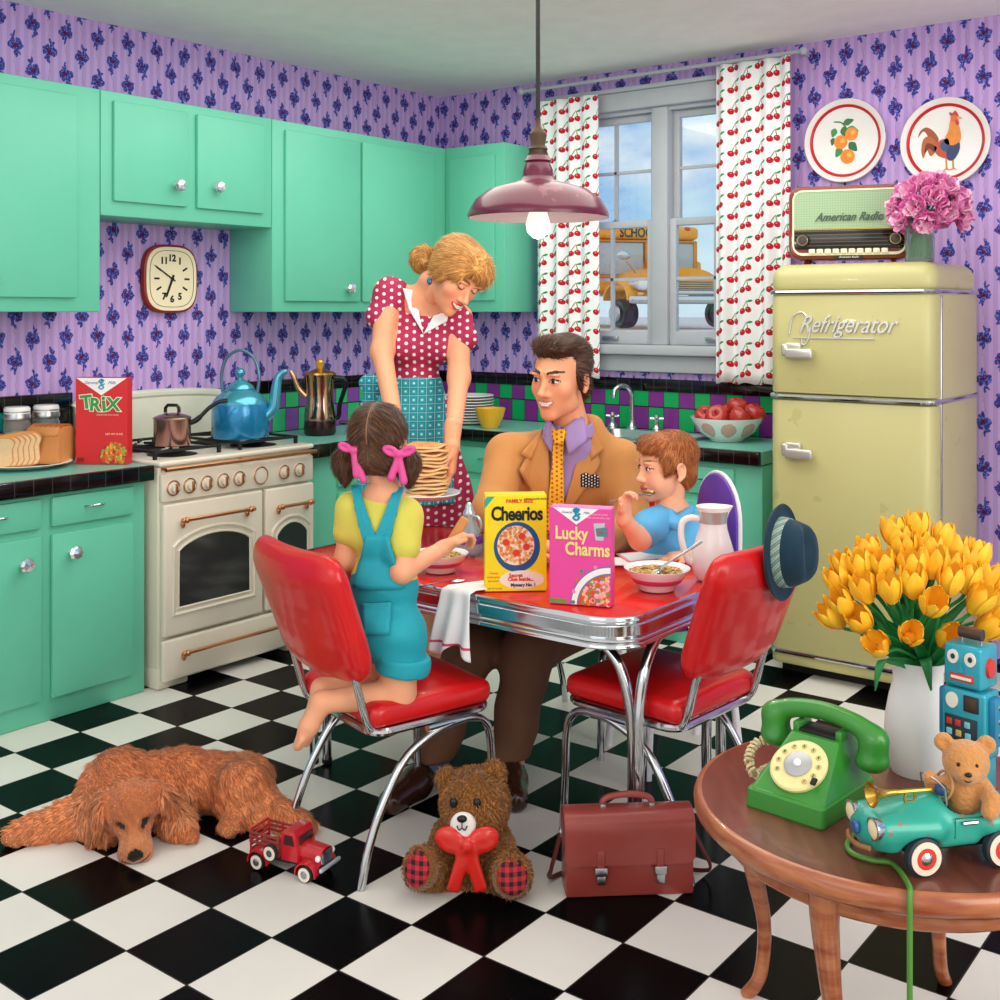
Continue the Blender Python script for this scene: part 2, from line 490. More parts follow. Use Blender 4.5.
# shared materials
CHROME = mat('chrome', '#c9ced2', .13, 1.0)
STEEL = mat('steel', '#b9bdc0', .3, 1.0)
BLACK = mat('black_gloss', '#0b0b0d', .25)
MATTEB = mat('black_matte', '#151416', .6)
WHITE = mat('white_enamel', '#f3f3f2', .35)
COPPER = mat('copper', '#c98a63', .28, 1.0)
GREEN = mat('mint_paint', '#68c8aa', .38, noise=.03, nscale=3)
def glass(name='clear_glass', col='#f4fbfa', rough=.02): return mat(name, col, rough, 0, .5, trans=1.0, ior=1.3)
STRAND = attr_mat('fur_strand', .5, .3, .1)
# ================= procedural room materials =================
def flower(t, u, v, sc=1.0):
    """wallpaper sprig: u,v in metres from the sprig centre; returns (blue mask, dark mask, red mask)"""
    P = [(0, .006, .017, .014, 0), (-.017, .012, .012, .008, 30), (.018, .010, .013, .008, -25), (-.012, -.010, .013, .009, -40),
         (.012, -.012, .012, .009, 35), (.003, .032, .006, .016, -12), (-.006, -.03, .006, .018, 14), (.022, -.003, .012, .005, 60), (-.023, -.002, .011, .005, -60), (.012, .026, .010, .005, 50), (-.014, -.026, .010, .005, 50)]
    d = None
    for (a, b, rx, ry, ro) in P:
        e = t.ellip(u, v, a*sc, b*sc, rx*sc, ry*sc, ro); d = e if d is None else d.min(e)
    r = t.ellip(u, v, .002, .006, .008*sc, .007*sc).min(t.ellip(u, v, -.010, .012, .004, .004)).min(t.ellip(u, v, .013, -.004, .004, .004))
    return d, r
def wallpaper(name, axis):
    t = NT(name, .8, 0, .2)
    h = t.y if axis == 'y' else t.x
    wob = (t.noise(40, 3)-.5)*.03
    pu, pv = .081, .198
    a = h/pu; col = a.floor(); par = col.mod2()
    row = (t.z/pv+par*.5).floor()
    hs = ((col*12.9898+row*78.233).sin()*43758.5).fract(); sg = (hs > .5)*2.0-1.0; sv_ = ((hs*7.0).fract() > .45)*2.0-1.0
    u = ((a.fract()-.5)*pu+wob)*(1/1.18)*sg; v = (((t.z/pv+par*.5).fract()-.5)*pv+(t.noise(47, 2)-.5)*.024)*(1/1.22)*sv_
    d, r = flower(t, u, v)
    base = t.mix((h*(1/.0405)).fract() < .5, '#c4a6de', '#b899d6')
    vine = ((u-(t.z*31.7).sin()*.006)).abs() < .0016
    c = t.mix(vine*.55, base, '#a08a86')
    halo = (d < 1.25)*.45
    c = t.mix(halo, c, '#7d6cc4')
    c = t.mix(d < 1.0, c, '#444aa2')
    c = t.mix((t.noise(160, 1) > .54)*(d < .8), c, '#1f2260')
    c = t.mix((t.noise(130, 1) > .6)*(d < .95), c, '#7680d8')
    c = t.mix(r < 1.0, c, '#5e1740')
    return t.done(c)
WP_L = wallpaper('wallpaper_violet_sprigs', 'y'); WP_B = wallpaper('wallpaper_violet_sprigs_back', 'x')
def floor_mat():
    t = NT('checker_floor', .16, 0, .06)
    px, py = .2415, .264
    a = (t.x-.806)/px; b = (t.y-2.253)/py
    k = ((a.floor()+b.floor())*.5).fract() < .25
    e = ((a.fract()-.5).abs().max((b.fract()-.5).abs())) > .491
    n = t.noise(2.2, 4)
    wt = t.mix(n, '#d2d2cc', '#eae8e0')
    c = t.mix(k, wt, '#060607'); c = t.mix(e, c, '#2a2a2a')
    t.rough(t.noise(9, 3)*.10+.20)
    return t.done(c)
FLOOR = floor_mat()
def tiles(name, axis, cu, cv, ca, cb, u0=0.0, v0=.955):
    t = NT(name, .18, 0, .5); h = t.y if axis == 'y' else t.x
    a = (h-u0)/cu; b = (t.z-v0)/cv
    k = ((a.floor()+b.floor())*.5).fract() < .25
    e = (((a.fract()-.5).abs() > .48).max((b.fract()-.5).abs() > .475))
    c = t.mix(k, ca, cb); c = t.mix(e, c, '#15241c'); return t.done(c)
def black_tiles(name, axis, cu):
    t = NT(name, .12, 0, .5); h = t.y if axis == 'y' else t.x
    e = ((h/cu).fract()-.5).abs() > .475
    return t.done(t.mix(e, '#08080a', '#33343a'))
TILE_B = tiles('backsplash_purple_green', 'x', .094, .125, '#7d2f8c', '#0fa45c', .02)
TILE_L = tiles('backsplash_purple_green_side', 'y', .094, .125, '#8a4fae', '#35bf7c', .03)
TILE_O = tiles('backsplash_orange_teal', 'y', .13, .125, '#ee9069', '#0f8f8c', .05)
BT_X = black_tiles('black_trim_tiles', 'x', .078); BT_Y = black_tiles('black_trim_tiles_side', 'y', .078)
PLASTER = mat('ceiling_plaster', '#f7f6f4', .9)
WTRIM = mat('window_paint', '#b6bcc4', .45)
COUNTER = mat('counter_laminate', '#72c0b0', .3, noise=.05, nscale=5)

H = 2.95; YW = 5.55
def st(name, mb, m, parent=None, smooth=30):
    o = mb.build(name, m, parent, smooth)
    if parent is None: o['kind'] = 'structure'
    return o
st('floor', MB().bb((-.12, -1.2, -.05), (6.6, YW+.12, 0)), FLOOR)
st('wall_left', MB().bb((-.12, -1.2, 0), (0, YW+.12, H)), WP_L)
# back wall with a window opening
WX0, WX1, WZ0, WZ1 = .98, 2.21, 1.42, 2.72
wb = MB()
wb.bb((0, YW, 0), (WX0, YW+.12, H)); wb.bb((WX1, YW, 0), (6.6, YW+.12, H))
wb.bb((WX0, YW, 0), (WX1, YW+.12, WZ0)); wb.bb((WX0, YW, WZ1), (WX1, YW+.12, H))
st('wall_back', wb, WP_B)
st('ceiling', MB().bb((-.12, 1.9, H), (6.6, YW+.12, H+.08)), PLASTER)

# ---- window: casing, sill, two double-hung sashes ----
win = MB()
cwid = .085
win.bb((WX0-cwid, YW-.03, WZ0-.02), (WX0, YW, WZ1+.02), .006); win.bb((WX1, YW-.03, WZ0-.02), (WX1+cwid, YW, WZ1+.02), .006)
win.bb((WX0-cwid-.02, YW-.045, WZ1), (WX1+cwid+.02, YW, WZ1+.10), .008)
win.bb((WX0-cwid-.03, YW-.06, WZ1+.10), (WX1+cwid+.03, YW, WZ1+.125), .006)
xm = (WX0+WX1)/2
win.bb((xm-.05, YW-.02, WZ0), (xm+.05, YW+.09, WZ1), .008)
for a, b in ((WX0, WX0+.02), (WX1-.02, WX1)): win.bb((a, YW, WZ0), (b, YW+.11, WZ1))
win.bb((WX0, YW, WZ1-.02), (WX1, YW+.11, WZ1))
wo = st('window_1', win, WTRIM)
s_ = MB(); s_.bb((WX0-cwid-.04, YW-.085, WZ0-.055), (WX1+cwid+.04, YW+.11, WZ0), .012)
s_.bb((WX0-cwid, YW-.035, WZ0-.15), (WX1+cwid, YW, WZ0-.055), .012)
st('window_sill', s_, WTRIM, wo)
PANE = NT('window_glass', .02, 0, .5).m
def make_pane():
    t = PANE.node_tree; o = [n for n in t.nodes if n.type == 'OUTPUT_MATERIAL'][0]
    g = t.nodes.new('ShaderNodeBsdfGlossy'); g.inputs['Roughness'].default_value = .03
    tr = t.nodes.new('ShaderNodeBsdfTransparent'); tr.inputs[0].default_value = (.97, .99, 1, 1)
    mx = t.nodes.new('ShaderNodeMixShader'); mx.inputs[0].default_value = .05
    t.links.new(tr.outputs[0], mx.inputs[1]); t.links.new(g.outputs[0], mx.inputs[2]); t.links.new(mx.outputs[0], o.inputs[0])
make_pane()
zm = 2.09
def sash(x0, x1, z0, z1, y, lower):
    m = MB(); fw = .04
    bot = .075 if lower else .04
    m.bb((x0, y, z0), (x0+fw, y+.035, z1), .004); m.bb((x1-fw, y, z0), (x1, y+.035, z1), .004)
    m.bb((x0+.012, y+.001, z0+.0005), (x1-.012, y+.034, z0+bot), .004); m.bb((x0+.012, y+.001, z1-fw), (x1-.012, y+.034, z1-.0005), .004)
    xc = (x0+x1)/2; zc = (z0+bot+z1-fw)/2
    m.bb((xc-.008, y+.005, z0), (xc+.008, y+.03, z1)); m.bb((x0, y+.005, zc-.008), (x1, y+.03, zc+.008))
    o = st('window_frame', m, WTRIM, wo)
    st('window_glass', MB().bb((x0+.01, y+.015, z0+.01), (x1-.01, y+.019, z1-.01)), PANE, o)
    if lower:
        st('sash_lift', MB().bb((xc-.05, y-.018, z0+.02), (xc+.05, y+.002, z0+.045), .006), STEEL, o)
    else:
        q = MB().bb((xc-.03, y-.03, z0+.0), (xc+.03, y+.002, z0+.03), .006); q.tube([(xc-.015, y-.015, z0+.035), (xc+.02, y-.015, z0+.05)], .006)
        st('sash_lock', q, STEEL, o)
for a, b in ((WX0+.02, xm-.05), (xm+.05, WX1-.02)):
    sash(a, b, zm-.02, WZ1-.02, YW+.045, False); sash(a, b, WZ0, zm+.02, YW+.005, True)

# ---- backsplash and black trim courses ----
st('trim_1', MB().bb((0, YW-.012, .955), (2.47, YW, 1.165)), TILE_B)
st('trim_2', MB().bb((0, YW-.018, 1.165), (2.47, YW, 1.235), .004), BT_X)
st('trim_3', MB().bb((0, 3.875, .955), (.012, YW-.012, 1.165)), TILE_L)
st('trim_4', MB().bb((0, 3.875, 1.165), (.018, YW-.018, 1.235), .004), BT_Y)
tb = MB().bb((0, 1.6, .955), (.012, 2.96, 1.165)); st('trim_5', tb, TILE_O)
tb = MB().bb((0, 1.6, 1.165), (.018, 2.98, 1.235), .004); tb.bb((0, 2.90, .955), (.018, 2.98, 1.165), .004); st('trim_6', tb, BT_Y)

# ---- curtains with cherries ----
def cherry_mat():
    t = NT('cherry_print_cotton', .9, 0, .1, coords='UV')
    pu, pv = .086, .108
    a = t.x/pu; par = a.floor().mod2()
    u = (a.fract()-.5)*pu; v = ((t.y/pv+par*.5).fract()-.5)*pv
    ch = t.ellip(u, v, -.018, -.018, .017, .0155).min(t.ellip(u, v, .016, -.011, .017, .0155))
    hi = t.ellip(u, v, -.02, -.012, .004, .003).min(t.ellip(u, v, .010, -.006, .004, .003))
    st1 = t.ellip(u, v, -.006, .011, .0025, .026, -28).min(t.ellip(u, v, .011, .013, .0025, .022, 12))
    lf = t.ellip(u, v, .024, .034, .016, .006, 20)
    c = t.mix(st1 < 1, '#f1f5f8', '#7c8f4a'); c = t.mix(lf < 1, c, '#3f9350'); c = t.mix(ch < 1, c, '#bd2230'); c = t.mix(hi < 1, c, '#ef8d90')
    return t.done(c)
CHERRY = cherry_mat()
def curtain(name, x0, x1, z0, z1, folds, seed, label, ztilt=0.0):
    rnd = random.Random(seed); nu = 140; nv = 30
    ph = [rnd.uniform(0, 6.28) for _ in range(4)]
    def fn(u, v):
        w = lerp(1.0, 1.03, 1-v)
        x = x0+(x1-x0)*(.5+(u-.5)*w)
        f = math.sin(u*folds*2*PI+ph[0]+.25*math.sin(v*3+ph[1]))*.018+math.sin(u*folds*1.37*2*PI+ph[2])*.008
        z = lerp(z0+math.sin(u*folds*2*PI+ph[3])*.006, z1, v)
        return (x, YW-.125+f*(1.05-.35*v), z)
    m = MB().sheet(fn, nu, nv, .003)
    o = m.build(name, CHERRY, None, 180)
    me = o.data; uv = me.uv_layers.new(name='UVMap')
    span = (x1-x0)*1.18
    for lp in me.loops:
        i = lp.vertex_index % (nu*nv); uv.data[lp.index].uv = ((i//nv)/(nu-1)*span+x0, z0+(i % nv)/(nv-1)*(z1-z0))
    return tag(o, label, 'curtain', 'cherry print curtains')
curtain('curtain', .845, 1.262, 1.235, 2.81, 4.2, 3, 'white cherry print curtain left of the window, behind the pendant lamp')
curtain('curtain', 1.985, 2.40, 1.235, 2.872, 3.6, 8, 'white cherry print curtain right of the window, beside the cream refrigerator')
rod = MB().tube([(.74, YW-.125, 2.885), (2.46, YW-.125, 2.885)], .01)
rod.ell((.735, YW-.125, 2.885), .02); rod.ell((2.465, YW-.125, 2.885), .02)
for x in (.76, 2.44): rod.tube([(x, YW-.125, 2.885), (x, YW, 2.885)], .006)
tag(rod.build('curtain_rod', WTRIM), 'white curtain rod across the top of the window', 'curtain rod')

# ---- outside the window: ground, school bus, shrubs ----
st('ground', MB().bb((-40, YW+.6, 1.2), (25, 60, 1.3)), mat('asphalt', '#dcdcd8', .9))
# ---- school bus seen through the window ----
BY = mat('bus_yellow', '#f2a51c', .35); BYD = mat('bus_amber', '#d98512', .4); BBLK = mat('bus_black', '#1b1b1d', .4)
BG = mat('bus_glass', '#b4c2cf', .08, 0, .6)
bus = thing('school_bus', 'yellow school bus parked outside behind the window', 'bus', (0, 0, 0))
# local: bus faces -Y (towards the window), x across; origin under front axle
g = .95
b = MB()
b.bb((-1.15, 1.25, .55), (1.15, 8.5, 1.5), .10, 3)
b.bb((-1.1, 1.35, 1.4), (1.1, 8.5, 2.55), .22, 5)
b.bb((-1.05, 1.15, 2.1), (1.05, 1.7, 2.5), .12, 4)
b.build('body', BY, bus)
wsm = MB()
for x0, x1 in ((-.97, -.05), (.05, .97)): wsm.bb((x0, 1.22, 1.05), (x1, 1.30, 2.02), .04, 3)
wo_ = wsm.build('windshield', BG, bus)
fr = MB()
for x in (-.98, 0, .98): fr.bb((x-.035, 1.19, 1.0), (x+.035, 1.28, 2.06), .01)
for z in (1.02, 2.05): fr.bb((-1.0, 1.19, z-.03), (1.0, 1.28, z+.03), .01)
fr.build('windshield_frame', BYD, bus)
for sx in (-1, 1):
    for k in range(6):
        y0 = 2.0+k*1.05
        MB().box((sx*1.105, y0+.4, 1.75), (.04, .8, .55), .03).build('side_window', BG, bus)
    MB().bb((sx*1.14, 1.4, .9), (sx*1.17, 8.4, .98)).build('side_stripe', BBLK, bus)
MXZB = Matrix(((1, 0, 0, 0), (0, 0, 1, 0), (0, 1, 0, 0), (0, 0, 0, 1)))
hd = MB()
hd.grid(lambda u, v: ((-.62+1.24*u)*(1-.10*(1-v)), lerp(-.55, 1.3, v), .80+(.46*math.sin(PI*min(max(u, 0), 1))**.35-.0)*(.82+.18*v)), 25, 8)
hd.box((0, .38, .80), (1.2, 1.8, .5), .12, 4)
hd.prism([(.56, .45), (-.56, .45)]+[((-.62+1.24*k/24)*.9, .80+.46*max(0, math.sin(PI*k/24))**.35*.82) for k in range(25)], .06, MXZB, z0=-.56)
hd.build('hood', BY, bus, 60)
for sx in (-1, 1):
    f_ = MB()
    def fen(u, v, sx=sx):
        a = PI*u; r = .62
        return (sx*(.55+.55*v), -.02-r*math.cos(a)*.95, .30+r*math.sin(a)*(1.0-.25*v*v))
    f_.sheet(fen, 18, 8, .05); f_.box((sx*.80, .1, .70), (.5, .9, .3), .14, 4)
    f_.build('fender', BY, bus, 60)
    M = T(sx*.84, -.66, .72, 90)
    MB().lathe([(0, 0), (.11, .02), (.16, .0), (.17, .05), (.17, -.2), (0, -.25)][::-1], 24, M=M).build('headlight', mat('headlamp_rim', '#d8dde0', .15, .9), bus)
    MB().ell((sx*.84, -.68, .72), (.12, .05, .14)).build('headlight_lens', mat('lamp_lens', '#f4f7fa', .08), bus)
    MB().ell((sx*.88, -.66, .46), (.06, .05, .06)).build('turn_signal', mat('amber_lens', '#f7c373', .2), bus)
    w = MB().lathe([(0, -.1), (.22, -.1), (.26, -.13), (.37, -.13), (.40, -.06), (.40, .06), (.37, .13), (0, .13)], 28, M=T(sx*.92, .02, -.06, 0, 90)).build('wheel', BBLK, bus)
    MB().lathe([(0, -.14), (.22, -.14), (.24, -.10), (0, -.1)], 20, M=T(sx*.98, .02, -.06, 0, 90)).build('hubcap', STEEL, w)
    mr = MB().tube(cr([(sx*.75, -.1, 1.05), (sx*.95, -.2, 1.35), (sx*1.0, -.2, 1.45)]), .015)
    mr.ell((sx*1.0, -.2, 1.52), (.13, .05, .13)); mr.build('mirror', CHROME, bus)
gr = MB()
for k in range(6): gr.bb((-.5, -.62, .50+k*.06), (.5, -.55, .53+k*.06), .01)
gr.build('grille', STEEL, bus)
bp = MB(); bp.bb((-1.1, -.78, .2), (1.1, -.64, .42), .05, 3); bp.bb((-.65, -.70, .44), (.65, -.62, .56), .03, 3); bp.build('bumper', CHROME, bus)
V, Fc = text_mesh('SCHOOL BUS', .40, .01, 0, .008, .47)
MB().add(V, Fc, T(0, 1.145, 2.28, 90)).build('lettering', BBLK, bus, 0)
for sx in (-1, 1): MB().ell((sx*.80, 1.18, 2.42), (.07, .05, .07)).build('warning_light', mat('red_lens', '#cc2222', .2), bus)
BUS = bus
# shrubs beyond
LEAF = mat('shrub_leaf', '#5fae55', .7, noise=.2, nscale=20)
def shrub(loc, s, label, seed):
    rnd = random.Random(seed); t = thing('tree', label, 'tree', loc)
    MB().tube([(0, 0, 0), (.03, 0, .8*s), (0, .05, 1.5*s)], [.09*s, .07*s, .04*s]).build('trunk', mat('bark', '#6b5a48', .9), t)
    m = MB()
    for _ in range(900):
        a = rnd.uniform(0, 2*PI); h = rnd.random(); r = s*.85*math.sqrt(rnd.random())*math.sin(PI*(.15+.8*h))
        p = Vector((r*math.cos(a), r*math.sin(a), s*(.8+2.2*h)))
        q = .09*s; M = aim(p, (rnd.gauss(0, 1), rnd.gauss(0, 1), rnd.gauss(.3, 1)))
        m.add([(-q*.5, 0, 0), (0, -q, 0.01), (q*.5, 0, 0), (0, q, .01)], [(0, 1, 2, 3)], M)
    m.build('foliage', LEAF, t, 0)
shrub(cw(.6, 34, 1.3), 1.15, 'green tree outside the window, left of the school bus', 1)
shrub(cw(9.6, 42, 1.3), 1.0, 'green tree outside the window, right of the school bus', 2)
bus.location = cw((673-500)/F*20.5, 20.5, 1.30+.31); bus.rotation_euler = (0, 0, TH+R(15)); bus.scale = (1, 1, .64)
# ================= fitted cabinets =================
CRYST = mat('crystal_knob', '#e4e9ee', .05, .75)
def knob(parent, x, y, z, s=1.3):        # local front faces -Y
    m = MB(); M = T(x, y, z, 90)
    m.lathe([(0, 0), (.011*s, 0), (.008*s, .008*s), (.008*s, .014*s), (.020*s, .022*s), (.023*s, .030*s), (.017*s, .038*s), (0, .042*s)], 8, M=M)
    m.build('knob', CRYST, parent, 10)
def pull(parent, x, y, z, w=.09):
    m = MB(); m.tube(cr([(x-w/2, y, z), (x-w*.3, y-.022, z+.002), (x, y-.028, z+.004), (x+w*.3, y-.022, z+.002), (x+w/2, y, z)], 5), [.004]*5+[.0055]*11+[.004]*5, 8)
    m.build('handle', CHROME, parent)
def slab(parent, name, x0, x1, z0, z1, th=.02, bev=.006):
    return MB().bb((x0, -th, z0), (x1, 0, z1), bev, 2).build(name, GREEN, parent)
def cabinet(label, loc, rotz, w, d, z0, z1, doors=(), drawers=(), group=None, cat='cabinet', name='wall_cabinet', kick=False):
    t = thing(name, label, cat, (loc[0], loc[1], 0), rotz, group)
    m = MB().bb((0, 0, z0), (w, d, z1), .006, 2)
    m.build('body', GREEN, t)
    for (x0, x1, a, b, kx, kz) in doors:
        dd = slab(t, 'door', x0, x1, a, b)
        if kx is not None: knob(dd, kx, -.02, kz)
    for (x0, x1, a, b) in drawers:
        dd = slab(t, 'drawer', x0, x1, a, b)
        pull(dd, (x0+x1)/2, -.02, (a+b)/2+.005)
    return t
RL = PI/2
ZU0, ZU1 = 1.60, 2.565
cabinet('tall mint green wall cabinet at far left above the bread and jars', (.33, 1.60), RL, 1.315, .328, ZU0, ZU1,
        [(.10, .63, 1.66, 2.52, .14, 1.74), (.66, 1.195, 1.66, 2.52, .80, 1.735)], group=None)
cabinet('short mint green wall cabinet above the wall clock and stove', (.33, 2.918), RL, .966, .328, 2.02, ZU1,
        [(.055, .445, 2.085, 2.525, .375, 2.18), (.50, .905, 2.085, 2.525, .60, 2.19)])
cabinet('tall mint green corner wall cabinet with two doors behind the woman', (.33, 3.887), RL, 1.66, .328, ZU0, ZU1,
        [(.075, .605, 1.655, 2.52, .505, 1.725), (.625, 1.215, 1.655, 2.52, .72, 1.735)])
cabinet('mint green back wall cabinet behind the pendant lamp', (.333, YW-.33), 0, .437, .328, ZU0, ZU1,
        [(.04, .375, 1.665, 2.50, .315, 1.74)])
CT = .955
# base cabinets
cabinet('mint green base cabinet under the bread and red cereal box', (.60, 1.65), RL, 1.30, .59, 0, CT-.066,
        [(.07, .42, .09, .73, .13, .63), (.45, .82, .09, .73, .74, .635), (.865, 1.235, .09, .73, .945, .65)],
        [(.07, .42, .76, .875), (.45, .82, .76, .875), (.865, 1.235, .76, .875)], name='base_cabinet')
cabinet('mint green corner base cabinet between the stove and the woman', (.60, 3.868), RL, 1.657, .59, 0, CT-.066,
        [(.20, .60, .09, .70, .27, .60), (.63, 1.0, .09, .70, .90, .60)], [(.20, .60, .73, .87), (.63, 1.0, .73, .87)], name='base_cabinet')
cabinet('long mint green base cabinet under the sink and apple bowl', (.605, 4.97), 0, 1.855, .565, 0, CT-.066,
        [(.05, .42, .09, .68, .12, .58), (.46, .86, .09, .68, .78, .58), (.90, 1.26, .09, .68, .98, .58), (1.31, 1.72, .09, .70, None, 0)],
        [(.05, .42, .72, .86), (.46, .86, .72, .86), (.90, 1.26, .72, .86), (1.31, 1.72, .735, .865)], name='base_cabinet')
# worktops: teal laminate with a black tiled edge
def worktop(label, name, tops, edges):
    t = thing(name, label, 'worktop')
    m = MB()
    for lo, hi in tops: m.bb(lo, hi)
    m.build('worktop_surface', COUNTER, t)
    for lo, hi, mm in edges: MB().bb(lo, hi, .006).build('tiled_edge', mm, t)
worktop('teal worktop with black tiled edge under the bread, jars and red box', 'countertop',
        [((.021, 1.62, CT-.06), (.62, 2.965, CT))], [((.62, 1.62, CT-.062), (.65, 2.965, CT+.002), BT_Y)])
SX0, SX1, SY0, SY1 = 1.38, 1.98, 5.03, 5.40
worktop('teal corner worktop with black tiled edge holding the coffee pot, plates and sink', 'countertop',
        [((.021, 3.868, CT-.06), (.62, 5.52, CT)), ((.62, 4.95, CT-.06), (SX0, 5.52, CT)), ((SX1, 4.95, CT-.06), (2.465, 5.52, CT)),
         ((SX0, 4.95, CT-.06), (SX1, SY0, CT)), ((SX0, SY1, CT-.06), (SX1, 5.52, CT))],
        [((.62, 3.868, CT-.062), (.65, 4.92, CT+.002), BT_Y), ((.62, 4.92, CT-.062), (2.465, 4.95, CT+.002), BT_X)])
sk = thing('sink', 'stainless steel sink set in the worktop below the window', 'sink', ((SX0+SX1)/2, (SY0+SY1)/2, CT+.001))
m = MB(); w2, h2 = (SX1-SX0)/2, (SY1-SY0)/2
o1 = rrect(2*w2+.05, 2*h2+.05, .05); i1 = rrect(2*w2-.02, 2*h2-.02, .05); i2 = rrect(2*w2-.06, 2*h2-.06, .05)
rings = [[(x, y, .0) for x, y in o1], [(x, y, .008) for x, y in o1], [(x, y, .008) for x, y in i1], [(x, y, -.05) for x, y in i2]]
n_ = len(o1); V = [p for r_ in rings for p in r_]; Fc = [(a*n_+k, a*n_+(k+1) % n_, (a+1)*n_+(k+1) % n_, (a+1)*n_+k) for a in range(3) for k in range(n_)]
Fc.append(tuple(3*n_+k for k in range(n_))); m.add(V, Fc); m.build('basin', STEEL, sk)
MB().lathe([(0, .004), (.03, .003), (.035, 0)], 16, (0, 0, -.049)).build('drain', CHROME, sk)
fx = WY(632, 430, 5.46).x
fa = thing('faucet', 'chrome gooseneck tap with cross handles behind the sink', 'tap', (fx, 5.46, CT+.001))
m = MB(); m.lathe([(0, 0), (.030, 0), (.030, .012), (.018, .03), (.014, .05), (0, .05)], 18)
m.tube(cr([(0, 0, .03), (0, 0, .14), (0, -.005, .20), (-.015, -.03, .235), (-.035, -.07, .24), (-.05, -.10, .215), (-.052, -.105, .18)], 6), .0125, 12)
m.build('spout', CHROME, fa)
for sx in (-.125, .155):
    m = MB(); m.lathe([(0, 0), (.028, 0), (.026, .02), (.013, .035), (.011, .065), (.016, .075), (.012, .09), (0, .092)], 14, (sx, 0, 0))
    for a in (0, 90): m.tube([(sx-.036*math.cos(R(a+30)), -.036*math.sin(R(a+30)), .07), (sx+.036*math.cos(R(a+30)), .036*math.sin(R(a+30)), .07)], .007, 8)
    m.build('tap_handle', CHROME, fa)

# ================= stove =================
CREAM = mat('cream_enamel', '#e6dfce', .25, coat=.2, noise=.02)
CREAM2 = mat('cream_guard', '#d9dccb', .3)
OVENGL = NT('oven_glass', .08, 0, .5)
OVENGL = OVENGL.done(OVENGL.mix(OVENGL.noise(2.5), '#17181a', '#3d3e40'))
sv = thing('stove', 'cream enamel range cooker with copper rails and two oven doors', 'stove', (.64, 2.985, 0), RL)
SW = .875; SDp = .635
m = MB(); m.bb((0, .0, .09), (SW, SDp-.02, .945), .008); m.bb((0, 0, 0), (.16, .5, .1), .012); m.bb((SW-.16, 0, 0), (SW, .5, .1), .012)
m.build('body', CREAM, sv)
MB().bb((.05, .06, .02), (SW-.05, SDp-.05, .09)).build('toe_kick', MATTEB, sv)
m = MB().bb((-.004, -.02, .945), (SW+.004, SDp-.02, .968), .01, 3); m.build('cooktop', CREAM, sv)
m = MB(); 
def guard(u, v):
    x = SW*u; e = math.sin(PI*min(max((u-.0)/1.0, 0), 1))**.35
    zt = .965+.195+.045*e
    return (x, SDp-.03+.02*v*v, lerp(.965, zt, v))
m.sheet(guard, 40, 10, .03); m.tube([Vector(guard(i/39, 1))+Vector((0, -.004, 0)) for i in range(40)], .022, 10); m.build('backguard', CREAM2, sv)
# burners and grates
for (bx, by) in ((.2, .17), (.2, .43), (.66, .17), (.66, .43)):
    m = MB().lathe([(0, .966), (.105, .966), (.11, .97), (.075, .972), (.05, .985), (.03, .99), (0, .99)], 24, (bx, by, 0)); m.build('burner', MATTEB, sv)
for bx in (.2, .66):
    m = MB()
    for yy in (.06, .30, .54): m.box((bx, yy, 1.0), (.36, .012, .012), .002)
    for xx in (-.17, .17): m.box((bx+xx, .30, 1.0), (.012, .49, .012), .002)
    for by in (.17, .43):
        for a in (45, 135, 225, 315):
            c, s2 = math.cos(R(a)), math.sin(R(a)); m.tube([(bx+.03*c, by+.03*s2, 1.0), (bx+.13*c, by+.13*s2, 1.0)], .006, 6)
    for xx in (-.17, .17):
        for yy in (.06, .54): m.box((bx+xx, yy, .983), (.014, .014, .034))
    m.build('grate', MATTEB, sv)
# control panel with knobs
MB().bb((.006, -.022, .795), (SW-.006, .0, .915), .008).build('control_panel', CREAM, sv)
for kx, r_ in ((.06, 1), (.145, 1), (.235, 1), (.325, 1), (.415, 1), (.54, 1.25), (.68, 1), (.775, 1)):
    M = T(kx, -.022, .853, 90)
    k_ = MB().lathe([(0, 0), (.033*r_, 0), (.033*r_, .004), (.030*r_, .006)] + ([(.0, .007)] if r_ > 1 else [(.018, .008), (.017, .026), (.0, .028)]), 24, M=M).build('clock_dial' if r_ > 1 else 'knob', CREAM, sv)
    MB().tube([(kx+.031*r_*math.cos(2*PI*i/24), -.029, .853+.031*r_*math.sin(2*PI*i/24)) for i in range(24)], .003, 6, closed=True).build('knob_ring', COPPER, k_)
    if r_ == 1: MB().box((kx, -.052, .853), (.010, .012, .042), .003).build('knob_grip', COPPER, k_)
def rail(parent, x0, x1, z, y0=-.03, r=.008, name='handle'):
    m = MB().tube([(x0, y0-.035, z), (x1, y0-.035, z)], r, 10)
    for x in (x0+.015, x1-.015):
        m.tube([(x, y0, z-.012), (x, y0-.035, z)], r*.9, 8); m.ell((x, y0-.037, z), r*1.7); m.ell((x, y0-.01, z-.02), (r*1.3, r*1.3, r*2.2))
    for x in (x0, x1): m.ell((x, y0-.035, z), r*1.5)
    m.build(name, COPPER, parent)
m = MB().tube([(.01, -.045, .935), (SW-.01, -.045, .935)], .009, 10)
for x in (.02, SW/2, SW-.02): m.tube([(x, -.045, .935), (x, -.005, .935)], .007, 8)
m.build('towel_rail', COPPER, sv)
def arch(x0, x1, z0, z1, rise, n=16):
    return [(x0, z0), (x1, z0)] + [(lerp(x1, x0, k/n), z1-rise+rise*(1-(2*k/n-1)**2)**.8) for k in range(n+1)]
MXZ = Matrix(((1, 0, 0, 0), (0, 0, 1, 0), (0, 1, 0, 0), (0, 0, 0, 1)))    # XY outline -> XZ plane, +Z -> +Y
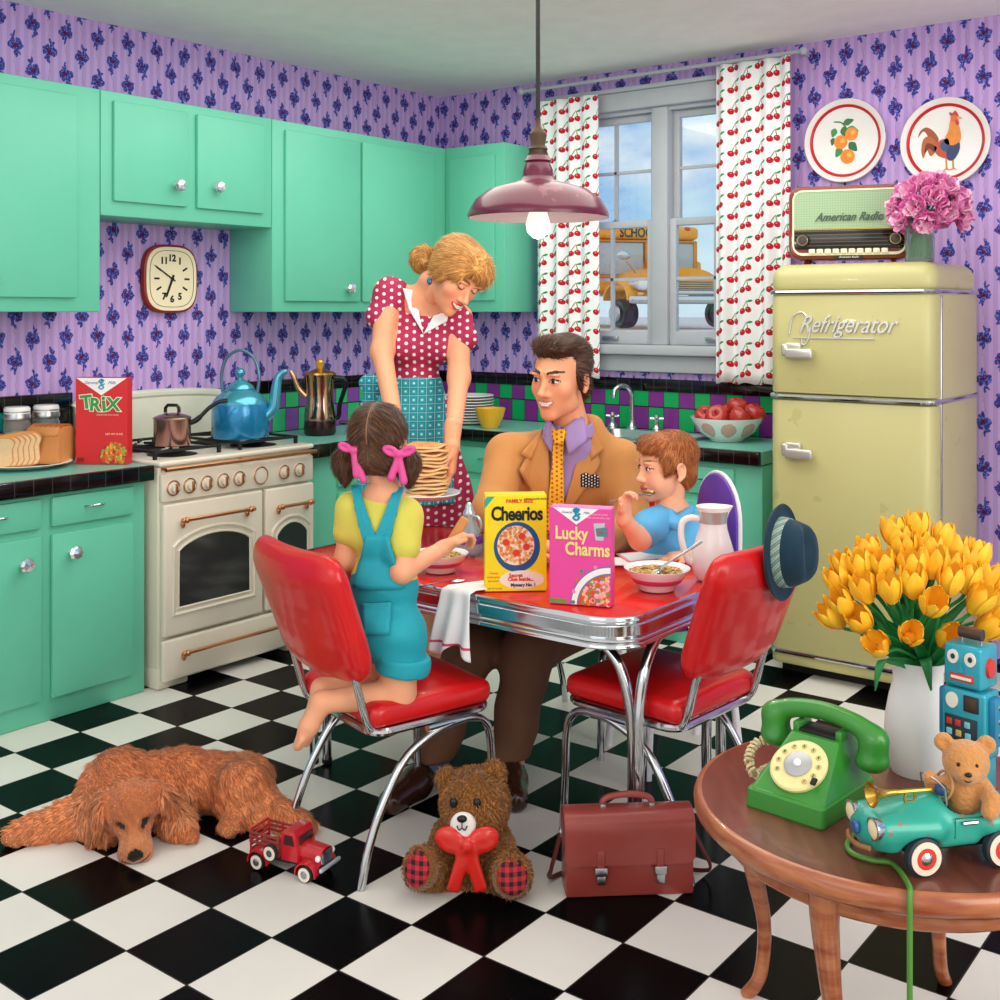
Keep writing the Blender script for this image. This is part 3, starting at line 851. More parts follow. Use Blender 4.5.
def oven_door(x0, x1, z0, z1, wx0, wx1, wz0, wz1):
    d = MB().bb((x0, -.032, z0), (x1, -.001, z1), .01, 3).build('oven_door', CREAM, sv)
    P = arch(wx0-.028, wx1+.028, wz0-.028, wz1+.03, .06)
    m = MB(); m.tube([(p[0], -.034, p[1]) for p in cr([(a, b, 0) for a, b in P], 1, True)], .008, 8, closed=True); 
    P2 = arch(wx0-.004, wx1+.004, wz0-.004, wz1+.004, .055)
    m.tube([(p[0], -.034, p[1]) for p in P2], .006, 8, closed=True); m.build('window_frame', CREAM, d)
    MB().prism(arch(wx0, wx1, wz0, wz1, .055), .004, MXZ, z0=-.036).build('oven_glass', OVENGL, d)
    return d
d1 = oven_door(.010, .550, .225, .785, .085, .465, .345, .635); rail(d1, .085, .465, .715)
d2 = oven_door(.567, SW-.010, .225, .785, .63, .815, .345, .615); rail(d2, .62, .825, .70)
dr = MB().bb((.008, -.03, .035), (SW-.008, -.001, .212), .012, 3).build('warming_drawer', CREAM, sv); rail(dr, .09, SW-.09, .150)

# ================= refrigerator =================
FRC = NT('fridge_cream', .35, 0, .5, coat=.15)
_b = FRC.mix(FRC.noise(3), '#bdb97c', '#c4c086')
FRC = FRC.done(FRC.mix((FRC.noise(11, 6) > .66)*.35, _b, '#a09a55'))
FX0, FX1, FY, FD = 2.565, 3.29, 4.80, .62
fr_ = thing('refrigerator', 'tall cream vintage refrigerator with rounded top and chrome trim', 'refrigerator', (FX0, FY, 0))
FW = FX1-FX0
MB().bb((0, .07, .05), (FW, FD, 1.69), .02, 3).build('body', FRC, fr_)
MB().bb((.03, .09, 0), (FW-.03, FD-.03, .06)).build('kick_base', MATTEB, fr_)
def fdoor(z0, z1, name):
    V = []; 
    pts = [(0.0, .07)] + [(.055*(1-math.cos(R(a))), .07-.07*math.sin(R(a))) for a in range(10, 91, 10)]
    pts += [(FW-p[0], p[1]) for p in pts[::-1]]
    m = MB().prism([(x, y) for x, y in pts], z1-z0, bev=.008, z0=z0); return m.build(name, FRC, fr_)
fl = fdoor(.055, .105, 'base_panel'); f1 = fdoor(.115, 1.215, 'lower_door'); f2 = fdoor(1.245, 1.675, 'upper_door')
def ctrim(z):
    pts = [(0.0, .07)] + [(.055*(1-math.cos(R(a))), .07-.07*math.sin(R(a))) for a in range(10, 91, 10)]; pts += [(FW-p[0], p[1]) for p in pts[::-1]]
    P = [(x+(-.003 if x < .2 else .003 if x > FW-.2 else 0)*0, y-.002, z) for x, y in pts]+[(FW, FD-.02, z)]
    MB().tube(P, .011, 8).build('chrome_trim', CHROME, fr_)
ctrim(1.23); ctrim(1.686); ctrim(.110)
# rounded lid
m = SD().box((FW/2, FD/2, 1.735), (FW/2, FD/2, .075), .065, .01)
def lidcut(d, x, y, z): return np.maximum(d, 1.692-z)
P_, Q_ = sd_mesh(m, .011, lidcut); sd_obj('lid', (P_, Q_), [FRC], fr_, it=2)
MB().bb((FW-.012, .085, .12), (FW+.004, .098, 1.67), .002).build('door_gasket', CHROME, fr_)
for z, dd in ((.985, f1), (1.42, f2)):
    m = MB(); M = T(.095, 0, z)
    m.box((.03, -.012, .03), (.075, .03, .035), .01, 3, M); m.box((.065, -.035, 0), (.125, .026, .045), .01, 3, M); m.box((.0, -.02, .015), (.03, .05, .055), .01, 3, M)
    m.build('door_handle', mat('handle_grey', '#c5c6bd', .25, .5), dd)
V, Fc = text_mesh('Refrigerator', .108, .006, .5, .0004, .80, .98)
m = MB().add(V, Fc, T(.355, -.006, 1.545, 90)); m.box((.30, -.004, 1.488), (.36, .005, .005)); m.tube(cr([(.20, -.004, 1.53), (.185, -.004, 1.47), (.165, -.004, 1.46), (.16, -.004, 1.485)], 5), .004, 6)
m.tube(cr([(.10, -.004, 1.50), (.12, -.004, 1.58), (.16, -.004, 1.60), (.19, -.004, 1.575)], 5), .004, 6)
m.build('badge_lettering', mat('badge_silver', '#d9dad6', .25, .5), f2, 0)

# ================= clock =================
CLR = mat('clock_red', '#8f2417', .35); CLF = mat('clock_face', '#f8ecc9', .5)
pc = WX(167, 279, .001)
ck = thing('wall_clock', 'square rounded wall clock with red rim and cream face', 'clock', (0.001, pc.y, pc.z), RL)
cwid_, chgt = .315, .335
def sup(w, h, n=48, e=3.2):
    return [(w/2*math.copysign(abs(math.cos(a))**(2/e), math.cos(a)), h/2*math.copysign(abs(math.sin(a))**(2/e), math.sin(a))) for a in [2*PI*k/n for k in range(n)]]
MB().prism(sup(cwid_, chgt), .035, MXZ, .008, 2, -.036).build('rim', CLR, ck)
MB().prism(sup(cwid_-.024, chgt-.024), .006, MXZ, z0=-.040).build('face', CLF, ck)
MB().tube([(x*(cwid_-.06), -.0405, z*(chgt-.06)) for x, z in sup(1, 1, 60)], .0018, 4, closed=True).build('minute_track', mat('track_brown', '#6a5a44', .6), ck)
for h in (2, 3, 4, 8, 9, 10):
    a = PI/2-2*PI*h/12
    MB().box((0, 0, 0), (.03, .002, .009), M=T(.088*math.cos(a), -.0405, .095*math.sin(a), 0, -math.degrees(a), 0)).build('hour_mark', MATTEB, ck)
for n_, tx in ((11, '11'), (12, '12'), (1, '1'), (5, '5'), (6, '6'), (7, '7')):
    a = PI/2-2*PI*n_/12; V, Fc = text_mesh(tx, .045, .002, 0, .002)
    MB().add(V, Fc, T(.092*math.cos(a), -.0405, .10*math.sin(a), 90)).build('hour_numeral', MATTEB, ck, 0)
def hand(ang, L, w):
    m = MB(); m.prism([(-w, -.02), (w, -.02), (w*.8, L*.9), (0, L), (-w*.8, L*.9)], .002, T(0, -.043, 0, 0, ang, 0) @ T(0, 0, 0, 90)); m.build('hand', MATTEB, ck)
hand(-58, .125, .0035); hand(202, .10, .006)
MB().lathe([(0, 0), (.008, 0), (.008, .006), (0, .007)], 12, M=T(0, -.042, 0, 90)).build('hub', MATTEB, ck)

# ================= pendant lamp =================
SHADE = NT('shade_maroon', .3, 0, .5, coat=.3)
SHADE = SHADE.done(SHADE.mix((SHADE.noise(9, 5) > .62)*.6, '#5f0f30', '#8a4258'))
lz = 4.1; lc = D(538, 215, lz); k_ = lz/F
pl_ = thing('pendant_lamp', 'maroon enamel pendant lamp hanging over the table', 'lamp', lc)
prof = [(70.5, -3), (71, 0), (69, 5), (63, 15), (50, 25), (30, 31), (18, 34), (16, 38)]
inn = [(14, 34), (30, 28), (50, 22), (61, 12), (67, 3), (70, -3)]
m = MB().lathe([(r*k_, z*k_) for r, z in prof], 48); m.build('shade', SHADE, pl_, 50)
m = MB().lathe([(r*k_, z*k_) for r, z in inn], 48); m.build('shade_lining', mat('lining', '#7d6a6c', .45), pl_, 50)
m = MB().lathe([(r*k_, z*k_) for r, z in [(16, 36), (15, 45), (12, 52), (14, 54), (10, 60), (0, 61)]], 24); m.build('neck', SHADE, pl_, 50)
BRZ = mat('aged_bronze', '#4a3a2c', .45, .6)
m = MB().lathe([(r*k_, z*k_) for r, z in [(0, 58), (11, 58), (9, 64), (10, 66), (7, 70), (9, 80), (7, 84), (3, 88), (2.5, 96), (0, 97)]], 20); m.build('socket_cap', BRZ, pl_, 50)
MB().tube([(0, 0, 94*k_), (0, 0, 2.945-lc.z)], .008, 8).build('cord', MATTEB, pl_)
m = MB().lathe([(r*k_, z*k_) for r, z in [(0, 30), (6, 28), (7, 10), (10, 0), (12.5, -9), (11, -17), (6, -22), (0, -24)]], 24); m.build('bulb', mat('bulb_glow', '#fff6e6', .2, emit=.8), pl_, 60)
l = bpy.data.lights.new('bulb_light', 'POINT'); l.energy = 7; l.color = (1, .95, .86); l.shadow_soft_size = .05
lo_ = bpy.data.objects.new('bulb_light', l); COL.objects.link(lo_); lo_.location = lc+Vector((0, 0, -.11))
# ================= printed boxes =================
class Carton:
    """a cereal carton: front faces -Y, origin at the base centre"""
    def __init__(s, label, loc, rotz, w, h, d, col, side, group='cereal boxes'):
        s.w, s.h, s.d = w, h, d
        s.t = thing('cereal_box', label, 'cereal box', loc, rotz, None)
        m = MB().bb((-w/2, -d/2, 0), (w/2, d/2, h), .0015, 1); m.build('carton', mat('card_'+col[1:], col, .45), s.t)
        MB().bb((-w/2+.002, -d/2+.002, h), (w/2-.002, d/2-.002, h+.0015)).build('top_flap', mat('card_'+side[1:], side, .5), s.t)
    def shape(s, name, pts, col, lay=1, par=None):
        m = MB().prism([(x*s.w, y*s.h) for x, y in pts], .0005*lay, Matrix(((1, 0, 0, 0), (0, 0, -1, 0), (0, 1, 0, 0), (0, 0, 0, 1))), z0=s.d/2)
        return m.build(name, mat('print_'+col[1:], col, .45), s.t, 0)
    def text(s, txt, x, y, size, col, lay=2, shear=0, off=0, sx=1, sp=1, ry=0, name='lettering', dx=0):
        V, Fc = text_mesh(txt, size*s.h, .0006, shear, off*s.h, sx, sp)
        return MB().add(V, Fc, T(x*s.w, -s.d/2-.0005*lay-.0003, y*s.h, 90, 0, 0) @ T(rz=ry)).build(name, mat('print_'+col[1:], col, .45), s.t, 0)
    def dots(s, name, pts, r, cols, lay=3, seed=1):
        rnd = random.Random(seed); m = MB(); M = Matrix(((1, 0, 0, 0), (0, 0, -1, 0), (0, 1, 0, 0), (0, 0, 0, 1)))
        for x, y in pts:
            m.cur = rnd.randrange(len(cols)); q = r*rnd.uniform(.8, 1.25); a0 = rnd.random()
            m.prism([(x*s.w+q*math.cos(a0+2*PI*k/7), y*s.h+q*math.sin(a0+2*PI*k/7)) for k in range(7)], .0005*lay+.0002*rnd.random(), M, z0=s.d/2)
        o = m.build(name, [mat('print_'+c[1:], c, .45) for c in cols], s.t, 0); o['kind'] = 'stuff'; return o
def ell2(cx, cy, rx, ry, n=36, a0=0, a1=360): return [(cx+rx*math.cos(R(lerp(a0, a1, k/n))), cy+ry*math.sin(R(lerp(a0, a1, k/n)))) for k in range(n+(0 if a1-a0 >= 360 else 1))]
def scatter(n, seed, ok, x0, x1, y0, y1):
    rnd = random.Random(seed); out = []
    while len(out) < n:
        p = (rnd.uniform(x0, x1), rnd.uniform(y0, y1))
        if ok(*p): out.append(p)
    return out
def company_logo(b, cx, y, s, tri_w, tri_h, par=None):
    b.shape('logo_panel', [(cx-tri_w/2, 1.0), (cx+tri_w/2, 1.0), (cx, 1.0-tri_h)], '#f7f7f5', 1)
    M = T(cx*b.w, -b.d/2-.0016, (y)*b.h, 90, 0, 0)
    P = cr([(.018, .022, 0), (.0, .030, 0), (-.012, .018, 0), (.0, .008, 0), (.010, .016, 0), (.002, .024, 0), (-.002, .0, 0), (.014, -.012, 0), (.002, -.026, 0), (-.014, -.016, 0), (.0, -.004, 0), (.02, .004, 0)], 5)
    MB().tube([p*s for p in P], .0035*s, 6, M=M).build('logo_letter', mat('print_1591b5', '#1591b5', .45), b.t)
# red box on the counter
pb = (.425, 2.872, CT+.001)
tb_ = Carton('red cereal box with green lettering standing on the counter beside the bread', pb, TH-R(3), .222, .365, .06, '#d8232a', '#c41f26')
company_logo(tb_, 0, .925, .75, .98, .20)
tb_.text('General', -.20, .945, .05, '#2b6f8f', 2, .4); tb_.text('Mills', .20, .945, .05, '#2b6f8f', 2, .4)
for k, (c, x, y, z_, r_) in enumerate((('T', -.29, .715, .215, 6), ('R', -.12, .685, .205, -4), ('i', .05, .695, .25, 5), ('X', .23, .690, .205, -3))):
    tb_.text(c, x, y, z_, '#f4f2e4', 2, 0, .016, 1.05, 1, r_, 'letter_outline'); tb_.text(c, x, y, z_, '#2f9a3b', 4, 0, .007, 1.05, 1, r_, 'letter')
tb_.text('Sweetened corn cereal', .12, .575, .028, '#f4c9b8', 2)
tb_.text('NET WT 12 OZ', .25, .35, .03, '#f4e9d0', 2)
inb = lambda x, y: ((x-.24)/.27)**2+((y-.10)/.15)**2 < 1 and y > .01 and x < .49
tb_.shape('printed_bowl', [(x, max(.008, y)) for x, y in ell2(.22, .09, .265, .15)], '#b52025', 1)
tb_.dots('printed_cereal', scatter(150, 3, inb, -.02, .485, .015, .27), .0058, ['#e8772e', '#f0b23a', '#d8432a', '#c9662a', '#8fae3a'], 3)
tb_.shape('printed_label', [(-.46, .03), (-.34, .03), (-.34, .075), (-.46, .075)], '#8f1519', 1)

# ================= things on the counters =================
GLASS = glass(); CERA = mat('white_ceramic', '#f1f1f0', .2)
plate0 = thing('plate', 'white plate holding bread at the left counter', 'plate', (.265, 2.60, CT+.001))
MB().lathe([(0, .004), (.10, .004), (.115, .006), (.185, .024), (.19, .022), (.115, 0), (0, 0)], 40).build('dish', CERA, plate0, 60)
CRUST = NT('bread_crust', .7); CRUST = CRUST.done(CRUST.mix(CRUST.noise(14, 3, CRUST.comb(CRUST.x*1.0, CRUST.y*.4, CRUST.z*.4)), '#b8682c', '#e3a866'))
CRUMB = NT('bread_crumb', .9); CRUMB = CRUMB.done(CRUMB.mix(CRUMB.noise(50, 4), '#e0b988', '#f0d6ac'))
TOPC = mat('bread_top', '#b35f22', .55, noise=.15, nscale=25)
def loaf_outline(w=.115, h=.135):
    return [(-w/2, 0), (w/2, 0), (w/2, h*.55), (w*.53, h*.68), (w*.55, h*.82), (w*.42, h*.95), (w*.2, h), (-w*.2, h), (-w*.42, h*.95), (-w*.55, h*.82), (-w*.53, h*.68), (-w/2, h*.55)]
lf = thing('bread_loaf', 'uncut half loaf of bread on the white plate beside the slices', 'bread', (.275, 2.715, CT+.012), TH+R(80))
m = MB(); P = [tuple(p)[:2] for p in cr([(x, y, 0) for x, y in loaf_outline(.135, .155)], 3, True)]
m.prism(P, .15, MXZ, .008, z0=-.075); m.build('crust', CRUST, lf)
m = MB(); 
def topf(u, v):
    x = lerp(-.073, .073, u); z = .115+.042*(1-abs(2*u-1)**3); y = lerp(-.074, .074, v); return (x, y, z+.003*math.sin(v*40+3*u))
m.sheet(topf, 16, 24, .006); m.build('baked_top', TOPC, lf)
P = [tuple(p)[:2] for p in cr([(x, y, 0) for x, y in loaf_outline(.12, .145)], 3, True)]
for k in range(6):
    s_ = thing('bread_slice', ['slice of bread nearest the loaf on the white plate', 'second slice of bread from the loaf on the white plate', 'third slice of bread from the loaf on the white plate', 'fourth slice of bread from the loaf on the white plate', 'fifth slice of bread from the loaf on the white plate', 'slice of bread farthest from the loaf, at the left frame edge'][k], 'bread',
               (.278-.004*k, 2.588-.022*k, CT+.014), 0, 'sliced bread on the plate', rot=(R(16+2.5*k), 0, R(72)))
    MB().prism(P, .011, MXZ, .003, z0=-.0055).build('crust', CRUST, s_)
    MB().prism([(x*.92, .005+y*.93) for x, y in P], .0124, MXZ, z0=-.0062).build('crumb', CRUMB, s_)
for k, (jx, jy) in enumerate(((.115, 2.655), (.115, 2.79))):
    j = thing('storage_jar', ['glass storage jar with white lid behind the bread slices', 'glass storage jar with white lid behind the uncut loaf'][k], 'jar', (jx, jy, CT+.001), 0, 'glass jars behind the bread')
    MB().lathe([(0, 0), (.052, 0), (.056, .008), (.056, .17), (.048, .185), (.046, .20), (.043, .20), (.045, .183), (.052, .168), (.052, .01), (0, .006)], 28).build('glass_body', mat('jar_glass', '#cfd9d6', .06, .0, trans=.85, ior=1.2), j, 50)
    MB().lathe([(.056, .188), (.057, .20), (.053, .212), (.054, .222)], 28).build('wire_band', STEEL, j, 50)
    MB().lathe([(0, .205), (.053, .205), (.054, .232), (.048, .24), (0, .242)], 28).build('lid', CERA, j, 50)
    MB().lathe([(0, .012), (.049, .012), (.049, .13+.02*k), (.02, .138+.02*k), (0, .14+.02*k)], 24).build('contents', mat('flour', '#e4ddc9', .9), j)
# copper pot
pt = thing('saucepan', 'small copper saucepan with lid on the front left burner', 'pot', (.47, 3.185, 1.008), TH)
PC = mat('pot_copper', '#b98d83', .22, .95)
MB().lathe([(0, 0), (.076, 0), (.08, .006), (.081, .118), (.085, .122), (.078, .122), (.076, .01), (0, .008)], 36).build('pan_body', PC, pt, 50)
MB().lathe([(.0, .145), (.03, .143), (.06, .135), (.082, .125), (.084, .122), (.0, .123)], 36).build('lid', PC, pt, 50)
MB().tube([(-.03, 0, .145), (-.03, 0, .165), (-.02, 0, .178), (.02, 0, .178), (.03, 0, .165), (.03, 0, .145)], .008, 8).build('lid_knob', BLACK, pt)
MB().tube(cr([(.08, .0, .10), (.11, .01, .115), (.16, .02, .165), (.20, .03, .19), (.24, .035, .195)], 6), [.012]*8+[.009]*17, 10).build('handle', BLACK, pt)
# kettle
KB = mat('kettle_blue', '#1c86bd', .22, .35, coat=.5); KB2 = mat('kettle_teal', '#4fa9c4', .2, .55, coat=.5)
kt = thing('kettle', 'blue enamel kettle with arched wire handle on the right burners', 'kettle', (.45, 3.585, 1.008), TH)
kt.scale = (1.08, 1.08, .97)
MB().lathe([(0, 0), (.118, 0), (.124, .008), (.123, .16), (.120, .168)], 48).build('kettle_body', KB, kt, 50)
MB().lathe([(.121, .166), (.118, .178), (.10, .202), (.07, .225), (.062, .232), (.064, .238)], 48).build('shoulder', KB2, kt, 50)
MB().lathe([(.062, .236), (.055, .252), (.03, .272), (.016, .280), (.0, .282)], 36).build('lid', KB2, kt, 50)
MB().lathe([(0, .278), (.012, .282), (.010, .292), (.02, .305), (.023, .318), (.014, .334), (0, .338)], 20).build('lid_knob', KB2, kt, 50)
MB().tube(cr([(.11, 0, .10), (.145, 0, .14), (.155, 0, .22), (.165, 0, .285), (.185, 0, .315), (.205, 0, .32)], 6), [lerp(.03, .012, i/30) for i in range(31)], 14).build('spout', KB2, kt, 60)
MB().tube(cr([(-.075, 0, .215), (-.082, 0, .30), (-.06, 0, .385), (0, 0, .425), (.06, 0, .385), (.082, 0, .30), (.075, 0, .215)], 8), .0075, 10).build('handle', mat('handle_blue', '#5b7f97', .3, .6), kt)
# percolator
pk = thing('coffee_percolator', 'polished metal coffee pot with black handle on the corner worktop', 'coffee pot', (.30, 4.24, CT+.001), TH)
PS = NT('percolator_steel', .1, 1.0); PS = PS.done(PS.mix((PS.z > .21)*.6, '#b9a08c', '#b98a58'))
MB().lathe([(0, .075), (.080, .075), (.083, .10), (.074, .16), (.070, .22), (.078, .30), (.082, .318), (.06, .322)], 40).build('pot_body', PS, pk, 50)
MB().lathe([(0, 0), (.076, 0), (.084, .012), (.084, .05), (.081, .077), (0, .077)], 40).build('base', mat('percolator_base', '#2c0f12', .2), pk, 50)
MB().lathe([(.084, .316), (.082, .326), (.045, .338), (.02, .348), (0, .35)], 36).build('lid', mat('brass_lid', '#c79a55', .2, .9), pk, 50)
MB().lathe([(0, .345), (.016, .348), (.020, .365), (.022, .38), (.016, .392), (0, .396)], 8).build('glass_knob', mat('amber_knob', '#d9a63f', .1, .3), pk, 30)
MB().tube(cr([(-.072, 0, .20), (-.11, 0, .24), (-.14, 0, .31), (-.155, 0, .335)], 6), [lerp(.02, .009, i/18) for i in range(19)], 12).build('spout', mat('spout_brass', '#caa27a', .2, .9), pk, 60)
MB().tube(cr([(.078, 0, .30), (.12, 0, .295), (.135, 0, .26), (.105, 0, .16), (.10, 0, .10), (.082, 0, .085)], 6), .012, 10).build('handle', BLACK, pk)
MB().tube([(.10, 0, .065), (.18, .01, .06)], [.009, .011], 8).build('power_plug', BLACK, pk)
# stack of plates
for k in range(10):
    m = MB().lathe([(0, .003), (.085, .003), (.10, .006), (.148, .017), (.15, .014), (.10, 0), (0, 0)], 40)
    o = m.build('plate', CERA, None, 60); o.location = (.52, 5.20, CT+.001+.0165*k)
    words = ['bottom', 'second from the bottom', 'third from the bottom', 'fourth from the bottom', 'fifth from the bottom', 'sixth from the bottom', 'seventh from the bottom', 'eighth from the bottom', 'second from the top', 'top']
    tag(o, 'white plate of the stack on the worktop, ' + words[k], 'plate', 'stacked white plates')
yb = thing('scalloped_bowl', 'yellow scalloped mould bowl beside the stack of white plates', 'bowl', (.785, 5.07, CT+.001))
yb.scale = (1.12, 1.12, 1.05)
YC = mat('yellow_glaze', '#e8b02c', .25)
MB().lathe([(0, .004), (.035, .004), (.04, 0), (.045, .01), (.065, .06), (.074, .105), (.070, .105), (.06, .06), (.04, .015), (0, .012)], 64, fn=lambda a, z: 1+.06*abs(math.sin(4*a))*(z/.1)).build('bowl_body', YC, yb, 50)
# apple bowl
ab = thing('fruit_bowl', 'white bowl with pink roses pattern full of red apples', 'bowl', (2.12, 5.29, CT+.001))
APB = NT('rose_bowl', .15, 0, .5, coat=.3)
ang = APB.y.atan2(APB.x)*(9/(2*PI)); ru = ang.fract()-.5; rv = (APB.z-.062)*(1/.055)
APB = APB.done(APB.mix((((ru*ru*3.2+rv*rv) + (APB.noise(60)-.5)*.25) < .42)*.8, '#f3f4f4', '#e58b82'))
MB().lathe([(0, .004), (.075, .004), (.08, 0), (.09, .012), (.145, .05), (.172, .098), (.180, .118), (.174, .118), (.166, .098), (.138, .055), (.08, .02), (0, .016)], 56).build('bowl_body', APB, ab, 60)
APP = NT('apple_skin', .18, 0, .5, coat=.3); APP = APP.done(APP.mix(APP.noise(8, 4, APP.comb(APP.x*3, APP.y*3, APP.z*.8)), '#8f0f1c', '#d6453a'))
def apple(loc, s, rot, label):
    t = thing('apple', label, 'apple', loc, 0, 'red apples in the bowl', rot=rot)
    pr = [(0, -.028), (.012, -.036), (.024, -.036), (.040, -.020), (.047, .004), (.044, .024), (.030, .038), (.014, .036), (.005, .028), (0, .024)]
    MB().lathe([(r*s, z*s) for r, z in pr], 24, fn=lambda a, z: 1+.03*math.cos(5*a)).build('flesh', APP, t, 80)
    MB().tube([(0, 0, .022*s), (.003, 0, .04*s), (.008, .002, .052*s)], .0022, 6).build('stem', mat('bark_stem', '#4a3420', .8), t)
for (x, y, z, s, r_, lb) in ((-.105, -.03, .118, 1.12, (40, 20, 0), 'red apple at the left end of the rose patterned bowl'), (-.015, -.075, .125, 1.22, (60, 0, 10), 'red apple at the front of the rose patterned bowl'),
                          (.09, -.045, .12, 1.2, (-20, 40, 0), 'red apple at the right front of the rose patterned bowl'), (-.04, .05, .128, 1.2, (10, -10, 0), 'red apple at the back left of the rose patterned bowl'),
                          (.125, .05, .135, 1.2, (0, 25, 0), 'red apple at the back right of the rose patterned bowl'), (.035, .045, .165, 1.15, (15, 10, 40), 'topmost red apple of the rose patterned bowl')):
    apple((2.12+x, 5.29+y, CT+z), s, tuple(R(a) for a in r_), lb)

# ================= things on the refrigerator =================
RW, RH, RD = .515, .325, .19
FT = 1.812
ra = thing('radio', 'vintage tabletop radio with green cloth front on the refrigerator', 'radio', (2.845, 5.05, FT), R(17))
MAHO = mat('mahogany', '#7a2e16', .25, coat=.4, noise=.1)
MB().prism(rrect(RW, RH, .05), RD, MXZ @ T(0, RH/2+.02), .01, 2, -RD/2).build('cabinet', MAHO, ra)
m = MB(); OO = rrect(RW-.035, RH-.035, .045, cy=RH/2+.02); II = rrect(RW-.05, RH-.055, .035, cy=RH/2+.022)
yf = -RD/2-.006
V = [(x, yf+.006, z) for x, z in OO]+[(x, yf-.004, z) for x, z in OO]+[(x, yf-.004, z) for x, z in II]+[(x, yf+.006, z) for x, z in II]
n_ = len(OO); m.add(V, [(a*n_+k, a*n_+(k+1) % n_, (a+1)*n_+(k+1) % n_, (a+1)*n_+k) for a in range(3) for k in range(n_)])
m.build('bezel', mat('ivory', '#e9e7c8', .3), ra)
CLO = NT('speaker_cloth', .8); g_ = (((CLO.x*90).fract()-.5).abs() > .40).max(((CLO.z*90).fract()-.5).abs() > .40)
CLO = CLO.done(CLO.mix(g_*.6, '#a6c49c', '#7f9f7c'))
MB().bb((-RW/2+.025, yf-.002, .155), (RW/2-.025, yf+.006, RH-.006)).build('speaker_cloth', CLO, ra)
DIAL = NT('radio_dial', .15); lv = ((DIAL.z*62).fract()-.5).abs() > .42
DIAL = DIAL.done(DIAL.mix(lv*.7, '#15120f', '#6f6446'))
MB().bb((-RW/2+.025, yf-.004, .065), (RW/2-.025, yf+.006, .15), .002).build('dial_glass', DIAL, ra)
MB().bb((-RW/2+.025, yf-.006, .15), (RW/2-.025, yf+.004, .157)).build('trim_bar', mat('gold_trim', '#9c8a55', .25, .8), ra)
for kx in (-.195, .195):
    k_ = MB().lathe([(0, 0), (.03, 0), (.03, .008), (.024, .018), (0, .02)], 24, M=T(kx, yf-.004, .105, 90)).build('knob', mat('radio_knob', '#3a3026', .25), ra)
    MB().tube([(kx+.022*math.cos(2*PI*i/20), yf-.020, .105+.022*math.sin(2*PI*i/20)) for i in range(20)], .003, 6, closed=True).build('knob_ring', mat('gold_trim', '#9c8a55', .25, .8), k_)
for k in range(10): MB().box((-.155+.034*k, yf-.008, .055), (.028, .02, .022), .004).build('push_button', mat('ivory', '#e9e7c8', .3), ra)
for sx in (-.18, .18): MB().tube([(sx, -.04, .022), (sx*1.05, -.06, 0)], [.012, .008], 8).build('foot', MAHO, ra)
for sx in (-.18, .18): MB().tube([(sx, .06, .022), (sx*1.05, .07, 0)], [.012, .008], 8).build('foot', MAHO, ra)
V, Fc = text_mesh('American Radio', .052, .004, .5, .0006, .84); MB().add(V, Fc, T(0, yf-.006, .205, 90)).build('badge_lettering', mat('badge_dark', '#4b5a52', .3, .5), ra, 0)
MB().bb((-.06, yf-.001, .023), (.06, yf+.006, .036)).build('name_plate', BLACK, ra)
V, Fc = text_mesh('American Radio', .013, .001, .4); MB().add(V, Fc, T(0, yf-.002, .0295, 90)).build('name_plate_lettering', WHITE, ra, 0)
# pink flowers in a glass
vz = Vector((3.190, 4.93, FT-.002))
vs_ = thing('glass_vase', 'clear glass vase holding pink flowers on the refrigerator', 'vase', vz)
MB().lathe([(0, 0), (.054, 0), (.058, .006), (.060, .19), (.056, .19), (.054, .012), (0, .010)], 32).build('glass_body', mat('vase_glass', '#dff0e8', .03, 0, trans=.92, ior=1.2), vs_, 50)
MB().lathe([(0, .011), (.052, .011), (.053, .14), (0, .141)], 28).build('water', mat('vase_water', '#cfeadb', .02, 0, trans=.95, ior=1.2), vs_, 50)
STEMG = mat('stem_green', '#2f8a3a', .5); PINK = [mat('petal_pink', '#f09aca', .5, noise=.1), mat('petal_magenta', '#da66ad', .5, noise=.1), mat('petal_pale', '#fac8e2', .5, noise=.1)]
def bloom_mesh(seed, s):
    rnd = random.Random(seed); m = MB()
    for layer, (n, r, tilt) in enumerate(((6, .030, 75), (7, .027, 50), (6, .022, 28), (4, .014, 12))):
        for k in range(n):
            a = 360*k/n+rnd.uniform(-14, 14); m.cur = rnd.choice((0, 0, 1, 2, 2) if layer < 2 else (0, 1, 1, 0))
            q = s*r*rnd.uniform(.9, 1.2)
            def pf(u, v, q=q):
                x = (u-.5)*2; w = q*.75*(math.sin(PI*min(.93, .12+.82*v)))**.7
                return (x*w, v*q*1.5, .25*q*x*x+.15*q*math.sin(v*5+x*7)+.2*q*v*v)
            m.sheet(pf, 5, 5, .0012, M=T(rz=a) @ T(0, .004*s, .006*s*layer, tilt-8+rnd.uniform(-12, 12)))
    return m
rnd = random.Random(5)
bl_me = []
for k in range(24):
    ph = math.acos(1-1.45*(k+.5)/24); a = k*2.39996
    d_ = Vector((math.sin(ph)*math.cos(a), math.sin(ph)*math.sin(a), math.cos(ph)))
    p = Vector((.035, .012, .215)) + Vector((d_.x*.100, d_.y*.100, d_.z*.092))
    t = thing('pink_flower', 'ruffled pink flower in the glass vase on the refrigerator', 'flower', vz, 0, 'pink flowers on the refrigerator')
    if k < 4: b_ = bloom_mesh(40+k, 1.55).build('bloom', PINK, t, 70); bl_me.append(b_)
    else: b_ = bl_me[k % 4].copy(); COL.objects.link(b_); b_.parent = t
    b_.matrix_local = aim(p, d_)
    base = Vector((rnd.uniform(-.03, .03), rnd.uniform(-.03, .03), .02))
    MB().tube(cr([base, Vector((base.x*.6, base.y*.6, .12)), p*.6+Vector((0, 0, .06)), p], 4), .0035, 6).build('stem', STEMG, t)

